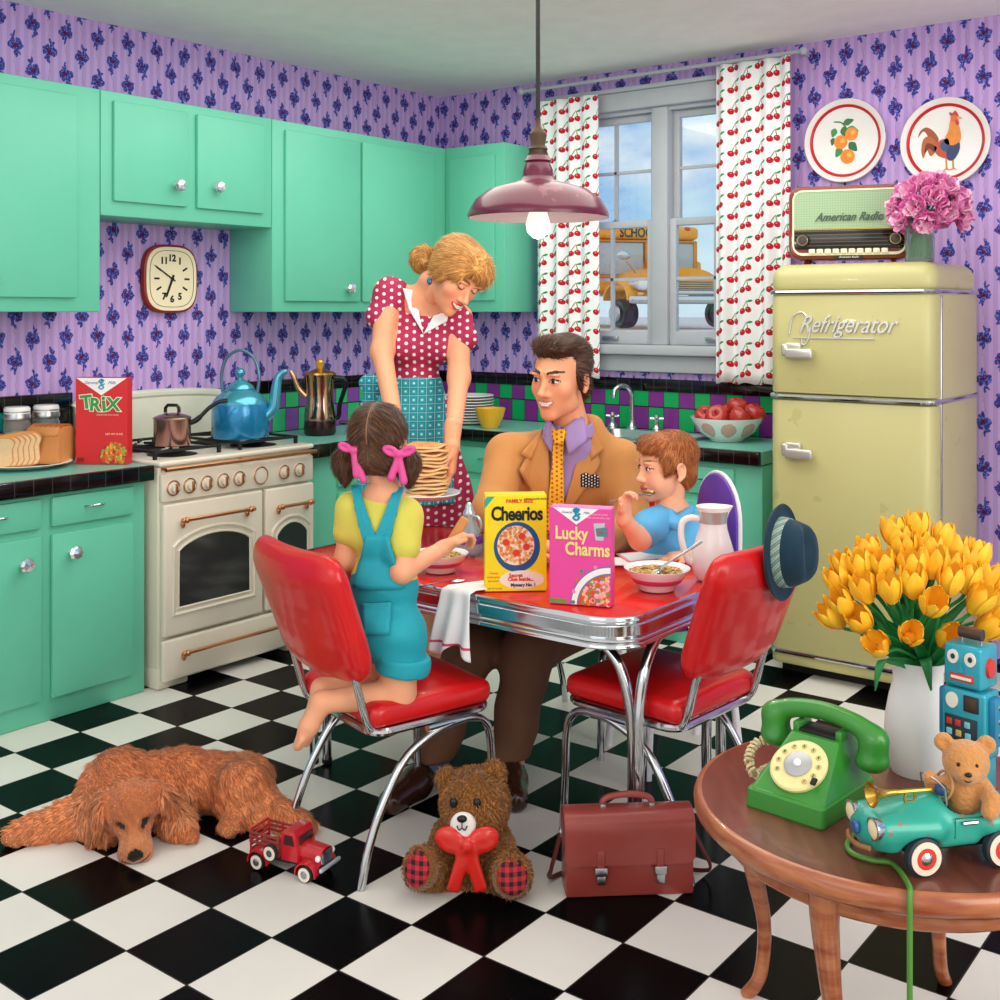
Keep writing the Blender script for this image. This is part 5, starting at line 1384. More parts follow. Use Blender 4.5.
def face_cols(P, c, fr, lips='#c8505a', brow='#4a2f20', iris='#5a3d28', smile=False, closed=False, blush=.25, browt=1.0, lash=1.0):
    L = np.array([list(r) for r in fr.inverted()]); q = P@L[:3, :3].T+L[:3, 3]; x, y, z = q[:, 0], q[:, 1], q[:, 2]
    fm = (y < -.035) & (np.abs(z) < .13) & (np.abs(x) < .09)
    def put(m, col, a=1.0):
        m = m & fm; c[m] = c[m]*(1-a)+rgb(col)*a
    ax = np.abs(x)
    bl = np.clip(1-((ax-.042)/.026)**2-((z+.030)/.022)**2, 0, 1)*fm*blush
    c[:] = c*(1-bl[:, None])+rgb('#e8766a')*bl[:, None]
    ex = (ax-.0305)/.0145; ez = (z-.0115)
    lid = ez-.0068*(1-ex**2)
    if not closed:
        put((ex**2+(ez/.0072)**2 < 1), '#f2efec'); put(((ax-.030)/.0062)**2+(ez/.0066)**2 < 1, iris); put(((ax-.030)/.003)**2+(ez/.0032)**2 < 1, '#0e0b0a')
        put((np.abs(ex) < 1.1) & (np.abs(lid) < .0021*lash), '#2a1a14')
        put((np.abs(ex) < 1.0) & (np.abs(ez+.0066*(1-ex**2)) < .001), '#8a5a48', .7)
    else:
        put((np.abs(ex) < 1.15) & (np.abs(ez+.0062*(1-ex**2)) < .0024), '#2a1a14'); put((np.abs(ex) < 1.0) & (ez > -.004) & (ez < .008), '#c98f8a', .35)
    bz = .0335+.0055*np.sin(np.clip((ax-.010)/.042, 0, 1)*2.5)
    put((ax > .011) & (ax < .053) & (np.abs(z-bz) < .0036*browt*(1-.5*np.clip((ax-.03)/.025, 0, 1))), brow)
    put(((ax-.008)/.0042)**2+((z+.0365)/.0022)**2 < 1, '#8f4a38', .8)
    lz = z+.0585-(.006*(ax/.024)**2 if smile else 0)
    put((ax/(.0275 if smile else .0245))**2+(lz/.0112)**2 < 1, lips)
    if smile: put((ax/.0225)**2+((lz-.001)/.0056)**2 < 1, '#f7f3ee')
    else: put((ax < .022) & (np.abs(lz-.0008) < .0011), '#7d2c30')
    return c
def hand(sd, w, d, n, t, curl=(.3, .5, .4), s=1.0, spread=.10, thumb=None):
    w, d, n, t = Vector(w), Vector(d).normalized(), Vector(n).normalized(), Vector(t).normalized()
    for o, r in ((.030, .013), (.011, .0145), (-.010, .0145), (-.028, .0125)):
        sd.cap(w+t*o*.6*s, w+d*.082*s+t*o*s, .016*s, r*s, .018)
    for i, (o, L, r) in enumerate(((.030, .074, .0086), (.011, .083, .009), (-.009, .077, .0086), (-.028, .060, .0076))):
        p = w+d*.086*s+t*o*s; a = 0.0; sd_ = (d+t*spread*(o/.03)).normalized()
        for j, f in enumerate((.45, .30, .25)):
            a += curl[j]*(1+.08*i); e = p+(sd_*math.cos(a)+n*math.sin(a))*(L*f*s)
            sd.cap(p, e, r*s*(1-.08*j), r*s*(1-.08*(j+1)), .004); p = e
    td = Vector(thumb).normalized() if thumb else (d*.55+t*.75+n*.35).normalized()
    p = w+d*.022*s+t*.026*s; e = p+td*.040*s; f = e+(td*.75+d*.55).normalized()*.030*s
    sd.cap(p, e, .0135*s, .0105*s, .012).cap(e, f, .0105*s, .0085*s, .004)
def frontY(P, x, z, r=.012):
    m = (np.abs(P[:, 0]-x) < r) & (np.abs(P[:, 2]-z) < r); return float(P[m, 1].min()) if m.any() else 0.0
def patch(name, poly, P, mat_, par, off=.004, th=.005, n=7, r=.012, sub=None):
    """a cloth piece lying on the front of surface P; poly = four corners (x, z)"""
    a, b, c, d = [Vector((p[0], p[1])) for p in poly]
    def fn(u, v):
        p = a.lerp(b, u).lerp(d.lerp(c, u), v); return (p.x, frontY(P, p.x, p.y, r)-off, p.y)
    return MB().sheet(fn, n, n, th).build(name, mat_, par, 180)
SKIN = attr_mat('skin', .45, .35)
def hairmat(name, a, b, sc=(40, 40, 6)):
    t = NT(name, .35, 0, .45); v = t.comb(t.x*sc[0], t.y*sc[1], t.z*sc[2]); n = t.noise(1.6, 4, v)
    t.bump(n, .5, .012); return t.done(t.mix((n-.35)*3.0, a, b))
def dots(name, base, dot, pitch, r, rough=.7):
    t = NT(name, rough, 0, .2); a = t.x/pitch; b = t.z/pitch+(a.floor().mod2())*.5
    u = a.fract()-.5; v = b.fract()-.5
    return t.done(t.mix((u*u+v*v) < (r/pitch)**2, base, dot))
def skin_obj(par, parts, base, fr, name='body', extra=None, **kw):
    def col(P):
        c = np.tile(rgb(base), (len(P), 1)); face_cols(P, c, fr, **kw)
        if extra: extra(P, c)
        return c
    return sd_obj(name, parts, [SKIN], par, col, it=1)

def strands(name, PQ, par, fr, fn, n, L, cols, seed=1, lift=.05, width=.0015):
    A = np.array(fr.to_3x3()); sc = np.linalg.norm(A[:, 0]); A = A/sc; o = np.array(fr.translation); ca, cb = rgb(cols[0]), rgb(cols[1])
    def flow(p, nm):
        q_ = (p-o)@A/sc; f_ = fn(q_); f_ = f_/(np.linalg.norm(f_, axis=1, keepdims=True)+1e-9); return f_@A.T
    def col(p):
        t_ = np.random.RandomState(seed+5).rand(len(p), 1)**1.4; return ca*(1-t_)+cb*t_
    return fur_part(name, PQ[0], PQ[1], par, STRAND, n, lambda p: np.full(len(p), L), flow, col, seed, width, lift*.4, .05, (.85, 1.1))
# ================= woman =================
G = Fig(420, 4.85); q = G.q
wo = thing('person', 'woman in dotted rose dress and teal apron bending over a plate of pancakes', 'person', G.o, TH)
hf = hframe(q(455, 277, -.16), (.46, -.66, -.60), (.36, -.05, 1), 1.20)
nb = q(425, 303, -.03)
hd = head(hf, nb, .047, fem=True)
SHL, SHR = q(388, 292, -.04), q(458, 318, -.05)
b = SD()
b.ell(q(424, 322, -.02), (.125, .075, .07), .06).ell(q(420, 345, -.02), (.125, .088, .10), .05).ell(q(413, 382, 0), (.098, .078, .09), .06).ell(q(413, 420, .02), (.135, .11, .11), .08)
for px in (404, 440): b.ell(q(px, 346, -.075), (.058, .055, .058), .03)
b.cap(q(430, 282, -.08), nb, .05, .055, .03).cap(nb, SHL, .05, .055, .05).cap(nb, SHR, .05, .055, .05)
WL, WR = q(398, 440, -.455), q(452, 446, -.455)
b.chain([SHL, q(382, 352, -.14), WL], [.054, .043, .028], .03).chain([SHR, q(459, 378, -.16), WR], [.054, .043, .028], .03)
hps = q(413, 430, .02)
for sx in (-1, 1):
    hx = hps+Vector((sx*.08, 0, -.02)); b.chain([hx, Vector((hx.x, .0, .52)), Vector((hx.x, .03, .10))], [.095, .06, .038], .04)
    b.cap(Vector((hx.x, .03, .07)), Vector((hx.x+sx*.01, -.13, .035)), .036, .026, .03)
hs = SD()
hs.cap(q(396.5, 425, -.42), WL, .033, .030, .02); hs.cap(q(453, 425, -.42), WR, .033, .030, .02)
hand(hs, WL, (.10, -.10, -1), (1, 0, -.1), (.05, -1, 0), (.25, .6, .5), 1.15); hand(hs, WR, (-.03, -.10, -1), (-1, 0, -.1), (-.05, -1, 0), (.25, .6, .5), 1.15)
skin_obj(wo, [sd_mesh(b, .007), sd_mesh(hd, .0035), sd_mesh(hs, .0038)], '#eba57e', hf, lips='#cf2c3a', brow='#8a5a2c', iris='#3c6a7a', smile=True, closed=True, blush=.35)
DRESS = dots('rose_dots', '#ab2f55', '#f4e9ec', .031, .0068)
d_ = SD()
d_.ell(q(424, 324, -.02), (.140, .088, .070), .05).ell(q(420, 347, -.02), (.135, .098, .10), .05).ell(q(413, 382, 0), (.106, .086, .07), .05)
for px in (404, 441): d_.ell(q(px, 347, -.082), (.064, .060, .062), .035)
d_.cap(SHL+Vector((.02, 0, -.01)), q(380, 316, -.07), .064, .060, .03).cap(SHR+Vector((-.02, 0, -.01)), q(464, 338, -.09), .062, .058, .03)
d_.cap(nb+Vector((0, .03, -.03)), SHL, .05, .058, .04).cap(nb+Vector((0, .03, -.03)), SHR, .05, .058, .04)
d_.chain([q(413, 384, 0), q(414, 425, .03), q(416, 500, .04), q(418, 580, .04)], [.10, .165, .225, .25], .05)
d_.chain([nb+Vector((0, -.03, .06)), nb+Vector((.005, -.13, -.02)), q(424, 333, -.19)], [.062, .050, .008], .006, 's')
d_.cap(q(430, 275, -.08), nb+Vector((0, -.02, 0)), .07, .062, .01, 's')
def wcut(d, x, y, z):
    fold = .012*np.sin(np.arctan2(y-.04, x+.02)*11)*np.clip((1.30-z)/.4, 0, 1)
    return np.maximum(d+fold, .50-z)
PD, QD = sd_mesh(d_, .0075, wcut); sd_obj('dress', (PD, QD), [DRESS], wo, it=1)
t = NT('gingham_teal', .8, 0, .2); gx = ((t.x/.034).fract()-.5).abs(); gz = ((t.z/.034).fract()-.5).abs()
c_ = t.mix((gx > .30)*.55, '#2aa7b5', '#0f7f92'); c_ = t.mix((gz > .30)*.55, c_, '#0f7f92'); c_ = t.mix(((gx*gx+gz*gz) < .018)*.9, c_, '#c4eef0'); c_ = t.mix(((gx > .46).max(gz > .46))*.6, c_, '#bfe6ea')
APR = t.done(c_)
ap = SD().ell(q(413, 384, 0), (.112, .094, .05), .03).chain([q(413, 386, 0), q(414, 425, .03), q(416, 500, .04), q(418, 560, .04)], [.110, .176, .236, .255], .05)
def apcut(d, x, y, z):
    fold = .012*np.sin(np.arctan2(y-.04, x+.02)*11)*np.clip((1.30-z)/.4, 0, 1)
    k = np.maximum(d+fold, y-.045+0*z); k = np.maximum(k, z-1.335+.08*np.abs(x)); k = np.maximum(k, x-.145+.12*(z-.9)); return np.maximum(k, .82-z)
PA, QA = sd_mesh(ap, .0075, apcut); sd_obj('apron', (PA, QA), [APR], wo, it=1)
bw = SD().ell(q(370, 383, .10), (.05, .03, .04), .03).chain([q(374, 385, .10), q(366, 420, .12), q(362, 460, .12)], [.03, .045, .05], .02).chain([q(376, 385, .10), q(374, 430, .14)], [.025, .05], .02)
sd_obj('apron_bow', sd_mesh(bw, .008), [APR], wo, it=2)
qx = lambda px, py: (q(px, py, -.15).x, q(px, py, -.15).z)
COLL = mat('white_cotton', '#f3f4f6', .7)
patch('collar', [qx(402, 288), qx(413, 290), qx(423, 334), qx(408, 309)], PD, COLL, wo, .008, .006, 9, .02)
patch('collar', [qx(448, 311), qx(433, 316), qx(423, 334), qx(447, 321)], PD, COLL, wo, .008, .006, 9, .02)
HB = hairmat('hair_blonde', '#a5682a', '#e6b665', (14, 80, 70))
hr = SD(hf)
hr.ell((0, .022, .052), (.084, .100, .084), .02).ell((0, -.035, .090), (.070, .055, .040), .03).ell((.05, -.03, .05), (.036, .06, .05), .03).ell((-.05, -.03, .055), (.036, .058, .045), .03)
hr.ell((0, .085, .01), (.05, .04, .05), .03)
for s in (-1, 1): hr.ell((s*.074, .0, .015), (.018, .045, .045), .02)
hr.cap((-.03, -.085, .085), (.055, -.07, .065), .016, .018, .02).cap((.0, -.06, .118), (.072, -.03, .06), .018, .018, .02)
hr.ell((0, -.105, -.02), (.052, .05, .075), .012, op='s')
def strand(d, x, y, z): return d
HW = sd_mesh(hr, .005); sd_obj('hair', HW, [HB], wo, it=1)
bnc = q(424, 260, -.04); bl_ = np.array(hf.inverted() @ bnc)
strands('hair_strands', HW, wo, hf, lambda p: bl_-p+np.stack([0*p[:, 0], 0*p[:, 0], -.10*np.exp(-((p[:, 1]+.06)/.05)**2)], 1), 9000, .055, ('#a8692c', '#edbf74'), 2); bn = SD().ell(bnc, .052, .02)
for k in range(10):
    a = k*.63; bn.ell(bnc+Vector((.040*math.cos(a), -.02, .040*math.sin(a))), .020, .01)
for k in range(5):
    a = k*1.25; bn.ell(bnc+Vector((.017*math.cos(a), -.045, .017*math.sin(a))), .014, .008)
HW2 = sd_mesh(bn, .005); sd_obj('hair_bun', HW2, [HB], wo, it=1)
strands('bun_strands', HW2, wo, Matrix.Translation(bnc), lambda p: np.stack([-p[:, 2], .2*p[:, 0], p[:, 0]], 1), 2500, .035, ('#a8692c', '#e8b868'), 3)
er = hf @ Vector((-.080, .005, -.046)); er2 = hf @ Vector((.080, .005, -.046))
for e in (er, er2): MB().ell(e+Vector((0, -.008, 0)), (.011, .008, .016)).build('earring', mat('earring_blue', '#2f6f8c', .15, .4), wo)
for sx in (-1, 1):
    x = hps.x+sx*.085; sd_obj('shoe', sd_mesh(SD().cap((x, .04, .045), (x, -.05, .04), .046, .042, .03).cap((x, -.05, .035), (x+sx*.008, -.15, .03), .042, .032, .03).box((x, -.04, -.03), (.1, .25, .03), .0, 0, op='s'), .007), [mat('shoe_red', '#8c1f38', .3)], wo)

# ================= man =================
G = Fig(562, 4.40); q = G.q
mn = thing('person', 'dark haired man in tan suit and yellow tie sitting behind the cereal boxes', 'person', G.o, TH)
hf = hframe(q(561, 379, -.06), (-.58, -.80, -.14), (.06, 0, 1), 1.25)
nb = q(573, 432, .0); hd = head(hf, nb, .054)
SL, SR = q(508, 456, .0), q(620, 462, .02)
EL, ER = q(492, 512, -.18), q(634, 528, -.14); WLm, WRm = q(527, 545, -.52), q(594, 545, -.42)
b = SD(); b.ell(q(566, 480, .02), (.20, .115, .15), .06).ell(q(566, 540, .03), (.17, .12, .17), .06).ell(q(566, 600, .05), (.19, .15, .12), .06)
b.cap(hf @ Vector((0, .02, -.07)), nb, .062, .066, .04).cap(nb+Vector((0, 0, -.04)), SL+Vector((.02, 0, -.03)), .045, .045, .04).cap(nb+Vector((0, 0, -.04)), SR+Vector((-.02, 0, -.03)), .045, .045, .04)
b.chain([SL, EL, WLm], [.062, .05, .034], .03).chain([SR, ER, WRm], [.062, .05, .034], .03)
KL, KR = q(470, 650, -.40), q(528, 650, -.42)
FL, FR = q(432, 768, -.50), q(509, 772, -.48)
hL, hR = q(545, 612, .02), q(590, 612, .02)
b.chain([hL, KL, FL], [.095, .065, .045], .04).chain([hR, KR, FR], [.095, .065, .045], .04)
hs = SD(); hs.cap(WLm-Vector((-.0, 0, 0))+(EL-WLm).normalized()*.06, WLm, .036, .034, .02).cap(WRm+(ER-WRm).normalized()*.06, WRm, .036, .034, .02)
hand(hs, WLm, (1, -.12, -.05), (0, .0, -1), (0, -1, 0), (.15, .3, .3), 1.12); hand(hs, WRm, (-1, -.25, -.05), (0, 0, -1), (0, -1, 0), (.15, .3, .3), 1.12)
skin_obj(mn, [sd_mesh(b, .009), sd_mesh(hd, .0038), sd_mesh(hs, .004)], '#eaa47c', hf, lips='#c47a62', brow='#2c1a12', iris='#3a2c22', smile=True, blush=.10, browt=1.15)
TAN = mat('tan_wool', '#c48748', .75, noise=.05, nscale=12, sheen=.15)
LAV = mat('shirt_lavender', '#a48bc2', .7); TROU = mat('brown_trousers', '#6f4a36', .75, noise=.06, nscale=8)
j = SD(); j.ell(q(566, 482, .03), (.225, .135, .155), .06).ell(q(566, 540, .04), (.20, .145, .18), .06).ell(q(566, 596, .05), (.205, .165, .09), .06)
j.cap(nb+Vector((.0, .04, -.035)), SL+Vector((0, 0, .0)), .062, .078, .06).cap(nb+Vector((0, .04, -.035)), SR, .062, .078, .06)
j.chain([SL, EL, WLm+(EL-WLm).normalized()*.03], [.082, .070, .050], .04).chain([SR, ER, WRm+(ER-WRm).normalized()*.03], [.082, .070, .050], .04)
j.chain([q(568, 424, -.11), q(565, 470, -.15), q(560, 505, -.155), q(553, 540, -.17)], [.104, .082, .046, .016], .01, 's')
j.chain([nb+Vector((-.05, .03, -.03)), nb+Vector((.0, .075, .035)), nb+Vector((.075, .03, .02)), SR.lerp(nb, .5)+Vector((0, .02, .03))], [.04, .034, .034, .05], .04)
j.cap(nb+Vector((-.01, -.05, .14)), nb+Vector((-.005, -.035, .0)), .088, .068, .01, 's')
j.box(WLm+Vector((.17, 0, .0)), (.145, .2, .2), .0, 0, op='s') if 0 else None
PJ, QJ = sd_mesh(j, .008); sd_obj('suit_jacket', (PJ, QJ), [TAN], mn, it=2)
sh = SD(); sh.ell(q(566, 484, .02), (.205, .122, .15), .05).ell(q(566, 540, .03), (.18, .132, .16), .05).cap(nb+Vector((0, .0, .0)), nb+Vector((0, -.01, -.06)), .074, .09, .05)
sh.cap(hf @ Vector((0, .02, -.06)), nb+Vector((0, -.005, .030)), .075, .062, .004, 's')
PS_, QS_ = sd_mesh(sh, .008); sd_obj('shirt', (PS_, QS_), [LAV], mn, it=1)
qx = lambda px, py: (q(px, py, -.14).x, q(px, py, -.14).z)
def band(u, v):
    a = R(-150+300*u); bk_ = (1+math.cos(a))/2
    c_ = nb.lerp(hf @ Vector((0, .02, -.07)), .30); r_ = lerp(.094, .080, v)
    return (c_.x+r_*math.sin(a), c_.y+.008+r_*math.cos(a)*.95, c_.z-.055+v*(.045+.030*bk_))
MB().sheet(band, 40, 6, .008).build('collar_band', LAV, mn, 180)
PN = np.concatenate([PS_, np.array([tuple(band(u_/20, v_/4)) for u_ in range(21) for v_ in range(5)])])
patch('collar_point', [qx(547, 418), qx(556, 430), qx(552, 454), qx(543, 440)], PN, LAV, mn, .016, .008, 9, .03)
patch('collar_point', [qx(585, 414), qx(563, 431), qx(569, 456), qx(588, 442)], PN, LAV, mn, .016, .008, 9, .03)
TIE = dots('tie_yellow', '#e8b52e', '#c4472a', .017, .0045)
patch('tie', [qx(553, 431), qx(567, 431), qx(563, 445), qx(555, 445)], PS_, TIE, mn, .034, .022, 7, .02)
patch('tie', [qx(555, 443), qx(563, 443), qx(565, 535), qx(545, 535)], PS_, TIE, mn, .020, .012, 16, .02)
patch('lapel', [qx(544, 432), qx(549, 440), qx(551, 534), qx(520, 470)], PJ, TAN, mn, .006, .009, 14, .022)
patch('lapel', [qx(592, 432), qx(583, 446), qx(556, 534), qx(602, 466)], PJ, TAN, mn, .006, .009, 14, .022)
patch('lapel_notch', [qx(540, 436), qx(544, 432), qx(531, 462), qx(521, 455)], PJ, TAN, mn, .012, .008, 8, .022)
patch('lapel_notch', [qx(596, 436), qx(590, 434), qx(592, 462), qx(606, 452)], PJ, TAN, mn, .012, .008, 8, .022)
PSQ = dots('pocket_square_dots', '#17161a', '#d8d4cc', .011, .0032)
patch('pocket_square', [qx(581, 478), qx(600, 480), qx(600, 489), qx(581, 488)], PJ, PSQ, mn, .009, .008, 8, .02)
MB().ell(Vector((qx(586, 478)[0], frontY(PJ, *qx(586, 478), .02)-.012, qx(586, 478)[1])), (.02, .007, .016)).ell(Vector((qx(595, 479)[0], frontY(PJ, *qx(595, 479), .02)-.012, qx(595, 479)[1])), (.017, .007, .014)).build('pocket_square_fold', PSQ, mn)
tr = SD(); tr.ell(q(566, 612, .05), (.20, .16, .09), .05)
tr.chain([hL, KL, FL+Vector((0, 0, .03))], [.112, .088, .070], .04).chain([hR, KR, FR+Vector((0, 0, .03))], [.112, .088, .070], .04)
def trcut(d, x, y, z): return np.maximum(d+.004*np.sin(z*38+x*20), np.maximum(.095-z, z-.66))
sd_obj('trousers', sd_mesh(tr, .009, trcut), [TROU], mn, it=1)
for ft, dx in ((FL, -.12), (FR, .02)):
    sk_ = SD().cap(ft, Vector((ft.x, ft.y, .06)), .062, .052, .02); sd_obj('sock', sd_mesh(sk_, .008), [mat('sock_blue', '#3f5f78', .9)], mn)
    s_ = SD().cap((ft.x, ft.y+.03, .05), (ft.x+dx*.4, ft.y-.08, .05), .05, .05, .03).cap((ft.x+dx*.4, ft.y-.08, .045), (ft.x+dx, ft.y-.20, .035), .05, .042, .03).box((ft.x, ft.y-.1, -.03), (.3, .4, .03), 0, 0, op='s')
    o_ = sd_obj('shoe', sd_mesh(s_, .008), [mat('shoe_brown', '#3a2118', .25, coat=.3)], mn, it=2)
HD = hairmat('hair_dark_brown', '#1c0f0a', '#553424', (12, 70, 60))
hr = SD(hf)
hr.ell((0, .032, .050), (.079, .088, .083), .02).ell((0, -.026, .104), (.060, .055, .030), .03).ell((.012, -.055, .103), (.046, .026, .024), .02).ell((-.028, -.04, .104), (.034, .042, .024), .02)
for s in (-1, 1): hr.ell((s*.070, .008, .022), (.012, .030, .042), .02)
hr.ell((0, .07, -.03), (.055, .03, .05), .03)
hr.ell((0, -.110, -.008), (.060, .052, .086), .010, op='s')
for s in (-1, 1): hr.ell((s*.082, .014, -.006), (.012, .022, .034), .006, op='s')
HM = sd_mesh(hr, .0048); sd_obj('hair', HM, [HD], mn, it=1)
strands('hair_strands', HM, mn, hf, lambda p: np.stack([.25+0*p[:, 0], 1+0*p[:, 0], np.where(p[:, 2] < .06, -.5, .1)], 1), 8000, .045, ('#23120b', '#6a4630'), 4)

# ================= girl =================
G = Fig(385, 3.36); q = G.q
gl = thing('person', 'girl with brown pigtails in turquoise overalls kneeling on a red chair, seen from behind', 'person', G.o, TH)
hf = hframe(q(379, 446, .03), (.22, .97, -.06), (0, 0, 1), .98)
nb = q(385, 494, .01); hd = head(hf, nb, .036, child=True)
SL, SR = q(352, 508, .02), q(406, 515, .0); EL, ER = q(345, 560, .02), q(402, 572, -.06); WL, WR = q(352, 590, .14), q(443, 548, .05)
b = SD(); b.ell(q(382, 530, .01), (.098, .062, .085), .04).ell(q(384, 580, .01), (.088, .062, .10), .04).ell(q(386, 628, .0), (.098, .075, .075), .04)
b.cap(q(381, 470, .02), nb, .036, .042, .02).cap(nb+Vector((0, 0, -.01)), SL, .036, .036, .04).cap(nb+Vector((0, 0, -.01)), SR, .036, .036, .04)
b.chain([SL, EL, WL], [.036, .030, .021], .02).chain([SR, ER, WR], [.036, .031, .022], .02)
for hx, kn, an, toe in ((q(372, 632, .03), q(400, 688, .11), q(322, 689, .02), q(306, 742, .02)), (q(398, 634, -.02), q(399, 694, -.02), q(322, 702, -.06), q(298, 746, -.08))):
    b.chain([hx, kn], [.066, .048], .03).chain([kn, an], [.046, .030], .02); b.chain([an, an.lerp(toe, .55), toe], [.031, .027, .015], .015)
    tdx = (toe-an).normalized()
    for k in range(5): b.cap(an.lerp(toe, .8)+Vector((0, .022-.011*k, 0)), toe+tdx*(.012-.004*k)+Vector((0, .022-.011*k, 0)), .009, .0075-.0006*k, .004)
hs = SD(); hs.cap(WR+(ER-WR).normalized()*.05, WR, .024, .022, .02); hs.cap(WL+(EL-WL).normalized()*.05, WL, .024, .022, .02)
hand(hs, WR, (.85, .3, .42), (.3, .4, -.8), (.2, -.9, .35), (.6, .9, .7), .78); hand(hs, WL, (.3, .9, .1), (0, 0, -1), (1, 0, 0), (.3, .4, .3), .78)
skin_obj(gl, [sd_mesh(b, .006), sd_mesh(hd, .0038), sd_mesh(hs, .0035)], '#eda983', hf, lips='#d0606a', brow='#5a3a26', blush=.3)
YEL = mat('yellow_tee', '#d5cd58', .8, noise=.05, nscale=14); OVR = mat('turquoise_denim', '#1aa0b2', .7, noise=.06, nscale=10); OVD = mat('denim_stitch', '#0d7d90', .7)
y_ = SD(); y_.ell(q(382, 530, .01), (.108, .072, .088), .04).ell(q(384, 580, .01), (.098, .073, .09), .04).cap(nb+Vector((0, 0, -.028)), SL, .040, .045, .04).cap(nb+Vector((0, 0, -.028)), SR, .040, .045, .04)
y_.cap(SL, SL.lerp(EL, .45), .045, .046, .02).cap(SR, SR.lerp(ER, .55), .046, .049, .02)
y_.cap(q(380, 480, .02), nb+Vector((0, 0, .0)), .045, .046, .006, 's')
PY, QY = sd_mesh(y_, .0058); sd_obj('shirt', (PY, QY), [YEL], gl, it=1)
ov = SD(); ov.ell(q(384, 585, .01), (.103, .079, .085), .03).ell(q(386, 628, .0), (.112, .090, .08), .04)
ov.chain([q(373, 632, .03), q(392, 656, .08)], [.078, .066], .03).chain([q(398, 634, -.02), q(402, 658, -.02)], [.080, .070], .03)
def ovc(d, x, y, z): return np.maximum(d, z-(q(0, 560, 0).z-.03+.45*np.abs(x-.0)))*1.0
PO, QO = sd_mesh(ov, .006, lambda d, x, y, z: np.maximum(d+.0025*np.sin(z*60+x*30), z-(q(0, 556, 0).z+.0-.55*np.maximum(x-.01, 0))))
sd_obj('overalls', (PO, QO), [OVR], gl, it=1)
bothY = lambda P, x, z: frontY(P, x, z, .014)
qx = lambda px, py: (q(px, py, -.06).x, q(px, py, -.06).z)
PB = np.concatenate([PY, PO])
patch('overall_strap', [qx(349, 490), qx(357, 489), qx(378, 540), qx(366, 550)], PB, OVR, gl, .004, .008, 16, .014)
patch('overall_strap', [qx(394, 489), qx(402, 492), qx(388, 548), qx(374, 538)], PB, OVR, gl, .004, .008, 16, .014)
patch('overall_bib', [qx(366, 536), qx(388, 534), qx(405, 588), qx(352, 588)], PB, OVR, gl, .006, .009, 12, .014)
patch('back_pocket', [qx(362, 603), qx(392, 601), qx(391, 630), qx(364, 632)], PO, OVR, gl, .004, .006, 8, .014)
cu = SD().cap(q(402, 650, -.02), q(403, 664, -.02), .081, .081, .01).cap(q(391, 652, .09), q(394, 662, .09), .076, .076, .01)
cu.cap(q(402, 650, -.02), q(404, 700, -.02), .058, .058, .0, 's').cap(q(391, 645, .09), q(395, 700, .09), .055, .055, .0, 's')
sd_obj('shorts_cuff', sd_mesh(cu, .0062, lambda d, x, y, z: np.maximum(d, np.maximum(z-q(0, 650, 0).z+.12*x, q(0, 668, 0).z-.12*x-z))), [OVR], gl)
HBr = hairmat('hair_brown', '#331c12', '#6b452c', (85, 85, 10))
hr = SD(hf); hr.ell((0, .018, .046), (.083, .100, .086), .02).ell((0, .045, -.03), (.070, .060, .055), .03).ell((0, -.11, -.01), (.06, .055, .085), .012, op='s')
for s in (-1, 1): hr.ell((s*.068, .045, -.045), (.03, .03, .03), .02)
# the parting down the back
pt_ = [hf @ Vector((0, .018+.1005*math.sin(R(a_)), .046+.0850*math.cos(R(a_)))) for a_ in range(5, 118, 8)]
MB().tube(pt_, .0017, 6).build('hair_parting', mat('scalp', '#98704f', .7), gl)
HG = sd_mesh(hr, .0042); sd_obj('hair', HG, [HBr], gl, it=1)
strands('hair_strands', HG, gl, hf, lambda p: np.stack([np.sign(p[:, 0])*.9, 0*p[:, 0], -.8+0*p[:, 0]], 1), 8000, .045, ('#3a2115', '#7d5434'), 5, .04, .0013)
for (px, py, ex, ey, dz) in ((355, 452, 345, 460, .0), (402, 456, 408, 462, -.02)):
    pg = SD(); c0 = q(px, py, dz); c1 = q(ex, ey, dz)
    pg.cap(c0, c1, .016, .030, .02).ell(q(ex, ey+3, dz), (.034, .032, .052), .02).cap(q(ex, ey+6, dz), q(ex+(3 if ex > 380 else 2), ey+16, dz), .026, .010, .02)
    PT_ = sd_mesh(pg, .0045); sd_obj('pigtail', PT_, [HBr], gl, it=1); strands('pigtail_strands', PT_, gl, hf, lambda p: np.stack([0*p[:, 0], 0*p[:, 0], -1+0*p[:, 0]], 1), 2200, .035, ('#3a2115', '#7d5434'), 6, .06, .0013)
RIB = mat('ribbon_pink', '#e04f96', .45)
def ribbon(par, c, s, tails):
    m = SD()
    for sx in (-1, 1):
        m.ell(c+Vector((sx*.022*s, 0, .008*s)), (.024*s, .010*s, .014*s), .006, (0, sx*-25, 0)); m.ell(c+Vector((sx*.024*s, -.008*s, .008*s)), (.012*s, .006*s, .006*s), .004, (0, sx*-25, 0), op='s')
    m.ell(c+Vector((0, -.004*s, 0)), .010*s, .004)
    for tx, tz in tails: m.cap(c, c+Vector((tx*s, -.002, tz*s)), .007*s, .011*s, .006)
    return m
sd_obj('hair_ribbon', sd_mesh(ribbon(gl, q(353, 450, -.055), 1.0, [(.01, -.07), (.03, -.085)]), .0035), [RIB], gl)
sd_obj('hair_ribbon', sd_mesh(ribbon(gl, q(399, 454, -.075), 1.1, [(-.02, -.06), (.012, -.07)]), .0035), [RIB], gl)
tw_ = q(458, 530, .08)
tst = thing('toast_stick', "stick of brown toast held in the girl's right hand", 'toast', G.o+Matrix.Rotation(TH, 3, 'Z') @ tw_, TH)
MB().box((0, 0, 0), (.028, .02, .085), .006, 2, T(ry=32)).build('crust', CRUST, tst)

